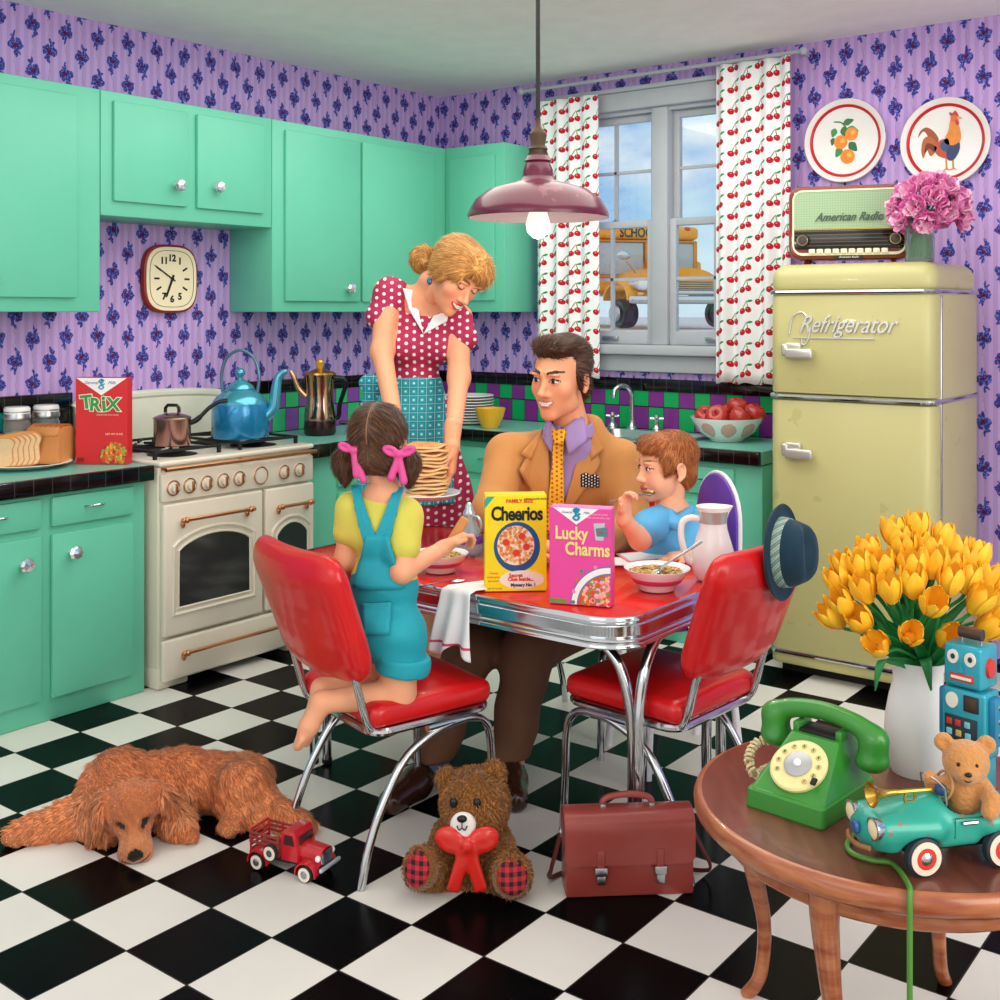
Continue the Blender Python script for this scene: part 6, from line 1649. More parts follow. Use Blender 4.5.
# ================= boy =================
G = Fig(668, 4.06); q = G.q
by = thing('person', 'red haired little boy in blue shirt eating cereal from a spoon', 'person', G.o, TH)
hf = hframe(q(667, 468, .0), (-.95, -.30, -.08), (.05, 0, 1), 1.03)
nb = q(672, 509, .02); hd = head(hf, nb, .040, child=True)
SL, SR = q(652, 524, -.10), q(694, 526, .06); EL, WL = q(640, 539, -.17), q(624, 520, -.22); ER, WR = q(700, 556, -.02), q(690, 556, -.14)
b = SD(); b.ell(q(673, 548, .02), (.105, .09, .10), .04).ell(q(674, 590, .03), (.105, .095, .10), .04)
b.cap(q(668, 498, .02), nb, .042, .046, .02).cap(nb, SL, .04, .04, .04).cap(nb, SR, .04, .04, .04).chain([SL, EL, WL], [.042, .036, .025], .02).chain([SR, ER, WR], [.042, .035, .025], .02)
for dy in (-.06, .06): b.chain([q(674, 605, .03)+Vector((0, dy, 0)), q(640, 612, -.02)+Vector((0, dy, 0)), q(638, 680, -.02)+Vector((0, dy, 0)), q(632, 684, -.02)+Vector((-.05, dy, 0))], [.06, .045, .032, .025], .03)
hs = SD(); hs.cap(WL+(EL-WL).normalized()*.05, WL, .028, .025, .02).cap(WR+(ER-WR).normalized()*.05, WR, .026, .024, .02)
hand(hs, WL, (.05, -.05, 1), (.7, -.5, .1), (-.5, -.7, .1), (.7, 1.0, .8), .80); hand(hs, WR, (-1, -.2, 0), (0, 0, -1), (0, -1, 0), (.2, .3, .3), .8)
skin_obj(by, [sd_mesh(b, .0065), sd_mesh(hd, .0038), sd_mesh(hs, .0036)], '#f3b692', hf, lips='#cf6a62', brow='#b07a4a', iris='#3a2c22', blush=.28)
BLU = mat('blue_shirt', '#5db3e4', .75, noise=.05, nscale=12)
s_ = SD(); s_.ell(q(673, 550, .02), (.122, .105, .105), .04).ell(q(674, 592, .03), (.118, .108, .10), .04).cap(nb+Vector((0, 0, -.03)), SL, .05, .052, .04).cap(nb+Vector((0, 0, -.03)), SR, .05, .052, .04)
s_.cap(SL, SL.lerp(EL, .55), .052, .056, .03).cap(SR, SR.lerp(ER, .6), .052, .055, .03).cap(q(670, 498, .02), nb+Vector((0, -.01, .0)), .05, .048, .006, 's')
PSH, QSH = sd_mesh(s_, .0065, lambda d, x, y, z: d+.003*np.sin(z*55+x*40+y*20)); sd_obj('shirt', (PSH, QSH), [BLU], by, it=1)
qx = lambda px, py: (q(px, py, -.08).x, q(px, py, -.08).z)
cl = SD(); cl.chain([q(660, 508, -.05), q(664, 521, -.10)], [.014, .020], .01).chain([q(670, 512, -.07), q(674, 524, -.10), q(690, 511, -.02)], [.014, .02, .016], .01).chain([q(690, 508, .02), q(680, 502, .08)], [.016, .014], .01)
sd_obj('shirt_collar', sd_mesh(cl, .005), [BLU], by, it=1)
st_ = SD().ell(q(674, 606, .03), (.12, .11, .06), .03)
for dy in (-.06, .06): st_.cap(q(674, 606, .03)+Vector((0, dy, 0)), q(646, 611, -.02)+Vector((0, dy, 0)), .07, .058, .03)
sd_obj('shorts', sd_mesh(st_, .008), [mat('navy_shorts', '#2f4468', .8)], by, it=1)
HR_ = hairmat('hair_red', '#94441a', '#d58445', (85, 85, 12))
hr = SD(hf); hr.ell((0, .020, .047), (.080, .096, .083), .02).ell((0, -.050, .088), (.064, .042, .034), .025).ell((0, .06, -.02), (.058, .045, .055), .03)
for s in (-1, 1): hr.ell((s*.068, -.022, .028), (.014, .026, .036), .02).ell((s*.080, .014, -.008), (.014, .022, .034), .006, op='s')
hr.ell((0, -.112, -.030), (.060, .052, .078), .012, op='s')
HB_ = sd_mesh(hr, .0045); sd_obj('hair', HB_, [HR_], by, it=1)
strands('hair_strands', HB_, by, hf, lambda p: p-np.array([0, .045, .135]), 8000, .036, ('#8f451a', '#d38a4c'), 7, .06, .0014)
# the spoon he holds
s0, s1 = q(609, 503, -.27), q(648, 495, -.10)
Rz = Matrix.Rotation(TH, 3, 'Z'); dv = Rz @ (s1-s0); L_ = dv.length
sp_ = spoon(G.o+Rz @ s0, (math.asin(max(-1, min(1, dv.z/L_))), 0, math.atan2(-dv.x, dv.y)), "silver spoon of cereal held up to the boy's mouth", L_-.02)
m = MB(); rnd = random.Random(3)
for k in range(9):
    M = T(rnd.uniform(-.010, .010), L_-.02+.027+rnd.uniform(-.016, .016), .007+rnd.uniform(0, .006), rnd.uniform(-40, 40), rnd.uniform(-40, 40), 0)
    m.cur = k % 3; m.tube([(.005*math.cos(2*PI*i/8), .005*math.sin(2*PI*i/8), 0) for i in range(8)], .0026, 5, closed=True, M=M)
cs_ = m.build('oat_cereal', OATS, None, 180); cs_.location = sp_.location; cs_.rotation_euler = sp_.rotation_euler
tag(cs_, "few oat rings heaped on the spoon at the boy's mouth", 'cereal', None, 'stuff')
# ================= dog =================
class FigZ(Fig):
    def f(s, px, d, z): return Vector(((px-500)/F*d-(s.p-500)/F*s.z, d-s.z, z))
G = FigZ(150, 3.55); f = G.f
dg = thing('dog', 'golden red long haired dog lying asleep on the checkered floor', 'dog', G.o, TH)
b = SD()
b.cap(f(122, 3.66, .096), f(180, 3.72, .090), .098, .098, .05).cap(f(180, 3.72, .090), f(246, 3.72, .088), .098, .092, .05)
b.ell(f(118, 3.66, .115), (.085, .10, .098), .06)
b.cap(f(112, 3.60, .10), f(122, 3.50, .10), .100, .072, .06)
b.cap(f(100, 3.55, .06), f(108, 3.50, .03), .075, .05, .05)
b.chain([f(98, 3.56, .065), f(62, 3.53, .048), f(30, 3.495, .036), f(12, 3.475, .030)], [.068, .050, .036, .031], .04)
b.chain([f(160, 3.58, .06), f(178, 3.53, .040), f(190, 3.49, .026)], [.062, .045, .028], .04)
b.ell(f(240, 3.63, .095), (.088, .075, .100), .04, (0, 12, 0)).cap(f(250, 3.60, .04), f(226, 3.545, .026), .045, .028, .03).ell(f(231, 3.535, .026), (.030, .034, .024), .02)
b.chain([f(262, 3.66, .06), f(282, 3.58, .04), f(300, 3.55, .028), f(310, 3.56, .02)], [.05, .042, .034, .018], .04)
Hc = f(133, 3.475, .115); hf = hframe(Hc, (.30, -.84, -.46), (-.05, -.2, 1), 1.18)
b.ell((0, .0, .012), (.064, .062, .058), .03, fr=hf).cap((0, -.03, -.005), (0, -.105, -.020), .044, .033, .03, fr=hf).ell((0, -.112, -.028), (.032, .026, .028), .02, fr=hf)
for s in (-1, 1):
    b.ell((s*.028, -.045, .026), (.018, .016, .012), .012, fr=hf).ell((s*.022, -.100, -.034), (.020, .03, .022), .015, fr=hf)
    b.ell((s*.092, .010, -.046), (.018, .046, .082), .008, (0, s*-20, s*14), fr=hf); b.ell((s*.064, .01, .015), (.025, .036, .022), .02, fr=hf)
b.ell((0, -.133, -.012), (.017, .012, .012), .006, fr=hf)
b.box((0, 0, -.1), (2, 2, .1), 0, .0, op='s')
def furd(d, x, y, z):
    a = np.sin(x*95+np.sin(z*60)*2+y*40)*np.sin(z*38+x*30)*.0030+np.sin(x*170+z*90+np.sin(y*80)*2)*.0016
    return d+np.where(d < .03, a, 0)
def dogcol(P):
    n = len(P); c = np.tile(rgb('#a8603a'), (n, 1))
    L = np.array([list(r) for r in hf.inverted()]); q = P@L[:3, :3].T+L[:3, 3]; x, y, z = q.T
    st = .5+.5*np.sin(P[:, 0]*60+np.sin(P[:, 2]*35)*2+P[:, 1]*25); c = c*(1-.25*st[:, None])+rgb('#c67a45')*.25*st[:, None]
    lo = np.clip((P[:, 0]-f(215, 3.6, 0).x)/.08, 0, 1)*.35+np.clip((f(100, 3.55, 0).x-P[:, 0])/.08, 0, 1)*.35; c = c*(1-lo[:, None])+rgb('#cf8a5c')*lo[:, None]
    hd_ = (np.abs(x) < .1) & (y < .05) & (y > -.16) & (z > -.08) & (z < .08)
    mz = np.clip((-y-.06)/.05, 0, 1)*hd_*.45; c = c*(1-mz[:, None])+rgb('#cd8f60')*mz[:, None]
    ear = hd_ & (np.abs(x) > .058) & (y > -.04); c[ear] = c[ear]*.55+rgb('#a9552c')*.45
    nose = ((x/.019)**2+((z+.010)/.014)**2 < 1) & (y < -.118); c[nose] = rgb('#15100f')
    mo = (np.abs(z+.038-.012*np.abs(x)/.03) < .003) & (np.abs(x) < .034) & (y < -.075); c[mo] = rgb('#4a2a1c')
    for s in (-1, 1):
        e = ((x-s*.029)/.0105)**2+((z-.022)/.0072)**2 < 1; e &= y < -.03; c[e] = rgb('#1c100b')
        e2 = (((x-s*.029)/.019)**2+((z-.022)/.0095)**2 < 1) & (y < -.03) & ~e; c[e2] = c[e2]*.6+rgb('#7a4022')*.4
    return c
FUR = attr_mat('dog_fur', .75, .25, .25, .22, 1.0, .9, (70, 70, 26))
PDG, QDG = sd_mesh(b, .0048, furd)
sd_obj('body', (PDG, QDG), [FUR], dg, dogcol, it=1)
def dloc(P):
    L = np.array([list(r) for r in hf.inverted()]); return P@L[:3, :3].T+L[:3, 3]
def dlen(P):
    q_ = dloc(P); x, y, z = q_.T; face = (np.abs(x) < .064) & (y < .03) & (y > -.17) & (np.abs(z) < .085)
    paw = (P[:, 2] < .05) & ((P[:, 0] < f(40, 3.5, 0).x) | (np.abs(P[:, 0]-f(190, 3.5, 0).x) < .03) | (np.abs(P[:, 0]-f(229, 3.53, 0).x) < .035))
    return np.where(face, np.where(y < -.04, .0022, .005), np.where(paw, .007, np.where((np.abs(x) > .068) & (np.abs(x) < .14) & (y < .07) & (y > -.05) & (np.abs(z) < .13), .036, .024)))
def dflow(P, N):
    q_ = dloc(P); x, y, z = q_.T; hd2 = (np.abs(x) < .14) & (y < .06) & (y > -.17) & (np.abs(z) < .12)
    H_ = np.array(hf.to_3x3())/1.18
    fl = np.tile(np.array([.55, -.15, -.85]), (len(P), 1)); leg = P[:, 0] < f(88, 3.55, 0).x; fl[leg] = np.array([-.7, -.1, -.6])
    hf_ = np.stack([np.sign(x)*.5, np.full(len(P), .6), np.full(len(P), -.55)], 1)@H_.T; fl[hd2] = hf_[hd2]; er_ = hd2 & (np.abs(x) > .066); fl[er_] = np.array([0, -.15, -1.0]); return fl
def dcol(P):
    c = dogcol(P)*1.2; q_ = dloc(P); x, y, z = q_.T
    ear = (np.abs(x) > .066) & (np.abs(x) < .15) & (y < .075) & (y > -.06) & (z > -.13) & (z < .05)
    c[ear] = c[ear]*.55+rgb('#d59a72')*.45; return c
fur_part('coat', PDG, QDG, dg, STRAND, 34000, dlen, dflow, dcol, 3, .0017, .16, .14, (.80, 1.16))

# ================= toy truck =================
TRD = mat('truck_red', '#c3202c', .28, coat=.4, noise=.08, nscale=30); CREAMW = mat('whitewall', '#efe3d2', .6); RUB = mat('tyre_black', '#1d1b1b', .7)
tk = thing('toy_truck', 'small red toy pickup truck with whitewall tyres on the floor by the dog', 'toy truck', cw((293-500)/F*3.33, 3.33, 0), TH-R(27))
# local: front towards +X, near side is -Y
S = .96
m = MB(); m.bb((-.125, -.042, .035), (.02, .042, .047), .004); m.bb((.0, -.03, .03), (.125, .03, .045), .004); m.build('chassis', MATTEB, tk)
m = MB(); m.prism([(-.012, .042), (.048, .042), (.048, .085), (.038, .118), (.030, .127), (-.002, .127), (-.012, .118)], .088, MXZ, .006, 2, -.044); m.build('cab', TRD, tk)
for sy in (-1, 1): MB().prism([(.002, .090), (.038, .090), (.030, .117), (.004, .117)], .003, MXZ, z0=sy*.0445-.0015).build('side_window', mat('truck_window', '#4a2a2c', .1), tk)
MB().box((.0465, 0, .102), (.003, .062, .026), .001, 2, T(0, 0, 0)).build('windshield', mat('truck_window', '#4a2a2c', .1), tk)
MB().box((-.0125, 0, .102), (.003, .05, .022), .001).build('rear_window', mat('truck_window', '#4a2a2c', .1), tk)
m = MB(); 
def hood(u, v): 
    a = PI*v; return (lerp(.045, .118, u), -.031*math.cos(a)*(1-.12*u), .062+.030*math.sin(a)**.6*(1-.18*u))
m.sheet(hood, 10, 16, .004); m.bb((.046, -.03, .04), (.116, .03, .075), .006); m.build('hood', TRD, tk, 50)
m = MB()
for k in range(6): m.bb((.117, -.022, .046+k*.0055), (.122, .022, .049+k*.0055), .001)
m.bb((.113, -.025, .043), (.119, .025, .080), .003); m.build('grille', CHROME, tk)
MB().bb((.124, -.048, .034), (.134, .048, .046), .004, 3).build('bumper', mat('bumper_pale', '#cfe0e6', .2, .5), tk)
for sy in (-1, 1):
    MB().ell((.112, sy*.034, .066), (.008, .009, .009)).build('headlight', mat('lamp_lens', '#f4f7fa', .08), tk)
    for wx in (.080, -.088):
        fd = MB(); fd.sheet(lambda u, v: (wx-.032*math.cos(PI*u)*1.05, sy*(.028+.026*v), .024+.034*math.sin(PI*u)**.8-(.006*v*v)), 16, 6, .004); fd.build('fender', TRD, tk, 60)
        w_ = MB().lathe([(0, -.009), (.020, -.010), (.0235, -.006), (.0235, .006), (.020, .010), (0, .009)], 24, M=T(wx, sy*.046, .0236, 90)).build('wheel', RUB, tk)
        MB().lathe([(.011, -.0112), (.0195, -.0112), (.0195, .0112), (.011, .0112)], 24, M=T(wx, sy*.046, .0236, 90)).build('whitewall', CREAMW, w_)
        MB().lathe([(0, -.0125), (.008, -.0125), (.0108, -.011), (.0108, .011), (.008, .0125), (0, .0125)], 20, M=T(wx, sy*.046, .0236, 90)).build('hubcap', mat('hub_steel', '#9fb4bd', .2, .8), w_)
    for z in (.075, .088, .100): MB().bb((-.122, sy*.044-.002, z-.004), (-.016, sy*.044+.002, z+.003), .001).build('bed_slat', mat('bed_wood', '#8c3a34', .6), tk)
    for x in (-.118, -.07, -.022): MB().bb((x-.003, sy*.042-.002, .045), (x+.003, sy*.042+.002, .106), .001).build('bed_stake', TRD, tk)
MB().bb((-.122, -.042, .047), (-.014, .042, .052)).build('bed_floor', mat('bed_wood', '#8c3a34', .6), tk)
for z in (.062, .075, .088, .106): MB().bb((-.1235, -.042, z-.004), (-.1195, .042, z+.003), .001).build('tailboard_slat', TRD, tk)
sp = MB().lathe([(0, -.008), (.020, -.008), (.023, -.005), (.023, .005), (.020, .008), (0, .008)], 24, M=T(-.036, -.055, .062, 90)).build('spare_wheel', RUB, tk)
MB().lathe([(.010, -.0088), (.0195, -.0088), (.0195, .0088), (.010, .0088)], 24, M=T(-.036, -.055, .062, 90)).build('whitewall', CREAMW, sp)
MB().lathe([(0, -.0095), (.010, -.0092), (.010, .0092), (0, .0095)], 20, M=T(-.036, -.055, .062, 90)).build('hubcap', mat('hub_steel', '#9fb4bd', .2, .8), sp)

# ================= teddy bear =================
G = FigZ(470, 3.30); q = G.q; f = G.f
td = thing('teddy_bear', 'brown plush teddy bear with red bow sitting on the floor beside the briefcase', 'teddy bear', G.o, TH)
BFUR = attr_mat('plush_brown', .95, .1, .5, .30, 1.0, .8, (150, 150, 150))
b = SD(); hc = q(475, 803, -.02)
b.ell(hc, (.098, .088, .098), .03).ell(q(466, 818, -.085), (.058, .045, .045), .03)
b.ell(q(470, 858, .0), (.095, .085, .110), .04).ell(q(470, 868, -.01), (.10, .09, .08), .04)
for px, py in ((447, 779), (494, 772)):
    b.ell(q(px, py, .0), (.033, .020, .035), .012).ell(q(px, py+1, -.025), (.017, .012, .019), .008, op='s')
b.cap(q(449, 835, .0), q(441, 855, -.07), .046, .040, .03).cap(q(492, 835, .0), q(502, 852, -.07), .046, .040, .03)
b.cap(q(452, 872, -.02), q(424, 868, -.13), .055, .048, .03).cap(q(490, 874, -.02), q(512, 874, -.14), .055, .050, .03)
FLc, FRc = q(421, 868, -.15), q(511, 876, -.165)
b.ell(FLc, (.046, .034, .056), .02, (-20, 0, -22)).ell(FRc, (.052, .034, .056), .02, (-20, 0, 10))
b.box((0, 0, -.1), (2, 2, .1), 0, .0, op='s')
def plush(d, x, y, z): return d+np.where(d < .03, .0022*np.sin(x*230+np.sin(y*190)*1.7)*np.sin(z*220+np.sin(x*150)*1.5), 0)
PTD, QTD = sd_mesh(b, .0048, plush); tcol = lambda P: np.tile(rgb('#855223'), (len(P), 1))
sd_obj('body', (PTD, QTD), [BFUR], td, tcol, it=1)
def tlen(P): return np.where((np.abs(P-np.array(FLc)) < .06).all(1) & (P[:, 1] < FLc.y-.012) | (np.abs(P-np.array(FRc)) < .065).all(1) & (P[:, 1] < FRc.y-.012), .001, .011)
fur_part('plush_pile', PTD, QTD, td, STRAND, 20000, tlen, lambda P, N: np.tile(np.array([0, -.1, -.6]), (len(P), 1)), lambda P: np.tile(rgb('#a06a30'), (len(P), 1)), 4, .0014, .85)
mz = SD().ell(q(463, 825, -.135), (.036, .026, .035), .01).ell(q(463, 832, -.14), (.026, .02, .02), .01)
PM, QM = sd_mesh(mz, .004); sd_obj('muzzle', (PM, QM), [mat('muzzle_white', '#eeece8', .8)], td, it=1)
nz_ = q(462, 819, -.165); MB().ell(nz_, (.014, .009, .010)).build('nose', BLACK, td)
my = q(462, 829, -.168); m = MB(); m.tube(cr([my+Vector((-.014, .006, .006)), my+Vector((-.008, .0, -.003)), my+Vector((0, -.002, .003)), my+Vector((.008, .0, -.003)), my+Vector((.014, .006, .006))], 5), .0018, 6); m.tube([nz_+Vector((0, -.004, -.008)), my+Vector((0, -.002, .002))], .0018, 6); m.build('mouth_stitch', BLACK, td)
for px in (453.5, 477): MB().ell(q(px, 803+(.5 if px > 460 else 0), -.108), (.011, .008, .014)).build('eye', BLACK, td)
RBOW = mat('bow_red', '#d8281f', .3, coat=.3)
rb = SD(); c0 = q(467, 845, -.155)
for sx in (-1, 1):
    rb.ell(c0+Vector((sx*.044, .004, .012)), (.046, .018, .036), .012, (0, sx*-18, sx*8)); rb.ell(c0+Vector((sx*.052, -.020, .014)), (.026, .010, .014), .008, (0, sx*-18, 0), op='s')
    rb.cap(c0, c0+Vector((sx*.05, -.004, .02)), .012, .010, .006)
    rb.box(c0+Vector((sx*.022, -.006, -.066)), (.019, .007, .060), .006, .012, (0, sx*-17, 0))
rb.ell(c0+Vector((0, -.012, .004)), (.017, .016, .020), .008)
sd_obj('bow', sd_mesh(rb, .0046), [RBOW], td, it=2)
PLD = NT('plaid_pad', .85); pa = (PLD.x/.022).fract() < .5; pb_ = (PLD.z/.022).fract() < .5
PLD = PLD.done(PLD.mix(pa*.5+pb_*.5, '#c22636', '#1d0f14'))
for c_, rot, w_ in ((FLc, (-20, 0, -22), .036), (FRc, (-20, 0, 10), .041)):
    Mx = Matrix.Translation(c_) @ Euler([R(a) for a in rot]).to_matrix().to_4x4()
    MB().ell((0, -.026, 0), (w_, .012, .046), M=Mx).build('foot_pad', PLD, td)

# ================= briefcase =================
LEA = NT('leather_oxblood', .38, 0, .5, coat=.2); LEA.bump(LEA.noise(160, 3), .15, .002); LEA = LEA.done(LEA.mix(LEA.noise(5, 4), '#86302c', '#a84a42'))
LED = mat('leather_dark', '#5a1d1e', .45, noise=.1, nscale=20)
bc = thing('briefcase', 'oxblood leather briefcase with two buckles standing on the floor by the table leg', 'briefcase', cw((627-500)/F*3.22, 3.22, 0), TH+R(4))
BWd, BH, BD = .355, .225, .095
MB().bb((-BWd/2, -BD/2, 0), (BWd/2, BD/2, BH-.012), .008, 2).build('case_body', LEA, bc)
P = cr([(BD/2-.002, BH*.70, 0), (BD/2+.001, BH-.03, 0), (BD/2-.016, BH-.004, 0), (0, BH+.002, 0), (-BD/2+.016, BH-.004, 0), (-BD/2-.005, BH-.028, 0), (-BD/2-.008, BH*.66, 0), (-BD/2-.007, BH*.40, 0)], 6)
MB().sheet(lambda u, v: (lerp(-BWd/2-.002, BWd/2+.002, u), P[min(int(v*(len(P)-1)+.5), len(P)-1)].x, P[min(int(v*(len(P)-1)+.5), len(P)-1)].y+(.016*max(0, (abs(2*u-1)-.9)*10)**2 if v > .93 else 0)), 41, len(P), .005).build('flap', LEA, bc, 60)
m = MB(); m.tube(cr([(-.07, 0, BH), (-.068, 0, BH+.018), (-.05, 0, BH+.030), (0, 0, BH+.036), (.05, 0, BH+.030), (.068, 0, BH+.018), (.07, 0, BH)], 6), .0075, 10, flat=1.2); m.build('handle', LEA, bc)
for sx in (-.068, .068): MB().box((sx, 0, BH+.006), (.016, .022, .014), .003).build('handle_ring', STEEL, bc)
for sx in (-.082, .082):
    yb0 = -BD/2-.012
    MB().box((sx, yb0+.001, BH*.48), (.020, .006, BH*.22), .002).build('strap', LEA, bc)
    b_ = MB().box((sx, yb0-.003, BH*.34), (.034, .010, .024), .003).build('buckle', STEEL, bc)
    MB().box((sx, yb0-.003, BH*.25), (.024, .008, .030), .003).build('buckle_tongue', STEEL, b_)
for sx in (-1, 1):
    MB().tube([(sx*(BWd/2+.008), .012*math.cos(2*PI*i/14), BH*.72+.012*math.sin(2*PI*i/14)) for i in range(14)], .0028, 6, closed=True).build('side_ring', STEEL, bc)
MB().tube(cr([(BWd/2+.008, 0, BH*.70), (BWd/2+.03, .0, BH*.5), (BWd/2+.06, .01, BH*.22), (BWd/2+.05, .06, .012), (.12, .10, .008), (-.12, .10, .008), (-BWd/2-.03, .05, .012), (-BWd/2-.035, .0, BH*.25), (-BWd/2-.02, 0, BH*.5), (-BWd/2-.008, 0, BH*.70)], 8), .007, 8, flat=.5).build('shoulder_strap', LED, bc)
# ================= round side table =================
TZ = .55; tc_ = cw(.846, 2.5, 0)
WOODT = NT('table_wood', .32, 0, .45, coat=.25)
wv = WOODT.noise(3, 5, WOODT.comb(WOODT.x*6, WOODT.y*.9, WOODT.z), 1.0)
WOODT = WOODT.done(WOODT.mix((wv-.3)*2.2, '#5a2c22', '#7d4a3a'))
WOODE = NT('table_edge_wood', .3, 0, .5, coat=.4); we = WOODE.noise(9, 4, WOODE.comb(WOODE.x*1, WOODE.y*1, WOODE.z*6), .6)
WOODE = WOODE.done(WOODE.mix((we-.3)*2, '#8f4326', '#c07a4e'))
tb = thing('side_table', 'round brown wooden side table holding the phone and toys at the lower right', 'table', tc_, TH)
MB().lathe([(0, TZ-.030), (.395, TZ-.030), (.395, TZ-.002), (.405, TZ), (0, TZ)], 72).build('tabletop', WOODT, tb, 40)
MB().lathe([(.394, TZ-.048), (.412, TZ-.046), (.421, TZ-.036), (.423, TZ-.018), (.419, TZ-.006), (.411, TZ-.0005), (.404, TZ-.0005), (.404, TZ-.03), (.394, TZ-.032)], 72).build('table_edge', WOODE, tb, 50)
MB().lathe([(.355, TZ-.10), (.36, TZ-.095), (.36, TZ-.03), (.34, TZ-.03), (.34, TZ-.095), (.355, TZ-.10)], 64).build('apron', WOODE, tb, 40)
for k in range(4):
    a = R(45+90*k+6); c_, s_ = math.cos(a), math.sin(a)
    P = cr([(.35*c_, .35*s_, TZ-.035), (.355*c_, .355*s_, TZ-.11), (.33*c_, .33*s_, TZ-.24), (.30*c_, .30*s_, .18), (.31*c_, .31*s_, .06), (.345*c_, .345*s_, .0)], 6)
    MB().tube(P, [lerp(.034, .016, min(1, i/18)) for i in range(len(P))], 12).build('leg', WOODE, tb)
# ================= rotary telephone =================
PGR = mat('phone_green', '#378a33', .28, coat=.35, noise=.03)
ph = thing('telephone', 'green rotary telephone with cream dial on the round wooden table', 'telephone', cw(.672, 2.495, TZ), TH-R(43))
def loft(rings, name, m_, par, sm=30):
    n = len(rings[0]); m = MB(); V = [p for r_ in rings for p in r_]
    m.add(V, [(a*n+k, a*n+(k+1) % n, (a+1)*n+(k+1) % n, (a+1)*n+k) for a in range(len(rings)-1) for k in range(n)]+[tuple(range(n))[::-1], tuple((len(rings)-1)*n+k for k in range(n))])
    return m.build(name, m_, par, sm)
def rr(w, y0, y1, z, r=.012, sl=0.0):
    return [(x, y+(y1+y0)/2, z+sl*(y)) for x, y in rrect(w, y1-y0, r, 4)]
loft([rr(.178, -.125, .115, 0), rr(.182, -.127, .116, .004), rr(.178, -.124, .114, .038), rr(.172, -.119, .112, .042)], 'base', PGR, ph)
loft([rr(.168, -.115, .110, .041), rr(.140, -.055, .100, .085, .010), rr(.116, .004, .092, .130, .008), rr(.112, .008, .090, .133, .008)], 'housing', PGR, ph)
# dial on the sloping face
sl = math.atan2(.130-.041, .004+.115)
Md = Matrix.Translation((0, -.056, .0865)) @ Matrix.Rotation(sl, 4, 'X')
CRD = mat('dial_cream', '#ece1a0', .35, noise=.05, nscale=30)
dl = MB().lathe([(0, 0), (.062, 0), (.062, .006), (.058, .009), (0, .009)], 48, M=Md).build('dial_plate', CRD, ph)
fw_ = MB().lathe([(0, .009), (.030, .009), (.030, .013), (.026, .015), (0, .015)], 36, M=Md).build('dial_centre', mat('dial_grey', '#b4b7b8', .3, .3), dl)
MB().ell((0, 0, .016), (.009, .009, .005), M=Md).build('dial_cap', mat('lamp_lens', '#f4f7fa', .08), dl)
for k in range(10):
    a = R(-50+k*29); MB().lathe([(0, .0093), (.0062, .0093), (.0062, .0102), (0, .0102)], 12, (.045*math.cos(a), .045*math.sin(a), 0), M=Md).build('finger_hole', mat('hole_tan', '#c9b87a', .5), dl)
    V, Fc = text_mesh(str((k+1) % 10), .009, .0006); MB().add(V, Fc, Md @ T(.045*math.cos(a), .045*math.sin(a), .0106)).build('dial_number', MATTEB, dl, 0)
MB().box((.050, -.030, .013), (.012, .016, .006), .002, 2, Md).build('finger_stop', MATTEB, dl)
MB().bb((-.045, .02, .131), (.045, .08, .140), .004).build('cradle', MATTEB, ph)
for sx in (-.05, .05): MB().bb((sx-.008, .02, .13), (sx+.008, .08, .152), .004).build('cradle_prong', PGR, ph)
hsd = SD(); HY = .050
hc_ = cr([(-.118, HY, .146), (-.085, HY, .165), (-.04, HY, .176), (0, HY, .179), (.04, HY, .176), (.085, HY, .165), (.118, HY, .146)], 4)
hsd.chain(hc_, [.0185+.006*(abs(i/12-1))**2 for i in range(len(hc_))], .004)
for sx in (-1, 1): hsd.cap((sx*.118, HY, .142), (sx*.114, HY, .108), .029, .033, .016).ell((sx*.113, HY, .098), (.035, .035, .018), .01, (0, sx*-6, 0))
sd_obj('handset', sd_mesh(hsd, .0042), [PGR], ph, it=2)
CRM = mat('cord_cream', '#e3d3a8', .5)
hl = []; ax_ = cr([(-.118, HY, .085), (-.150, .03, .078), (-.152, -.005, .052), (-.128, -.02, .026), (-.13, .04, .020), (-.11, .09, .02), (-.08, .112, .02)], 30)
for i in range(len(ax_)):
    t_ = (ax_[min(i+1, len(ax_)-1)]-ax_[max(i-1, 0)]).normalized(); u = t_.orthogonal().normalized(); w_ = t_.cross(u); a = i*.95
    hl.append(ax_[i]+u*math.cos(a)*.009+w_*math.sin(a)*.009)
MB().tube(hl, .0034, 6).build('coiled_cord', CRM, ph)
# green line cord over the table edge
lp = [W(905, 868, TZ+.006), ]
pts = [cw(.800, 2.395, TZ+.05) if 0 else W(862, 828, TZ+.006), W(848, 842, TZ+.006), W(852, 853, TZ+.006), W(872, 860, TZ+.006), W(893, 864, TZ+.006)]
e = W(906, 872, TZ+.006); c_ = tc_.xy; dv = (e.xy-c_).normalized()
pts += [Vector((c_.x+dv.x*.405, c_.y+dv.y*.405, TZ+.008)), Vector((c_.x+dv.x*.428, c_.y+dv.y*.428, TZ-.008)), Vector((c_.x+dv.x*.430, c_.y+dv.y*.430, TZ-.08)), Vector((c_.x+dv.x*.43, c_.y+dv.y*.43, .2)), Vector((c_.x+dv.x*.44, c_.y+dv.y*.44, .007)), Vector((c_.x+dv.x*.52+.1, c_.y+dv.y*.50, .006))]
o = MB().tube(cr(pts, 8), .0052, 8).build('telephone_line_cord', mat('cord_green', '#4f8a33', .4), None)
tag(o, 'green telephone cord running from under the toy car over the table edge', 'cord')

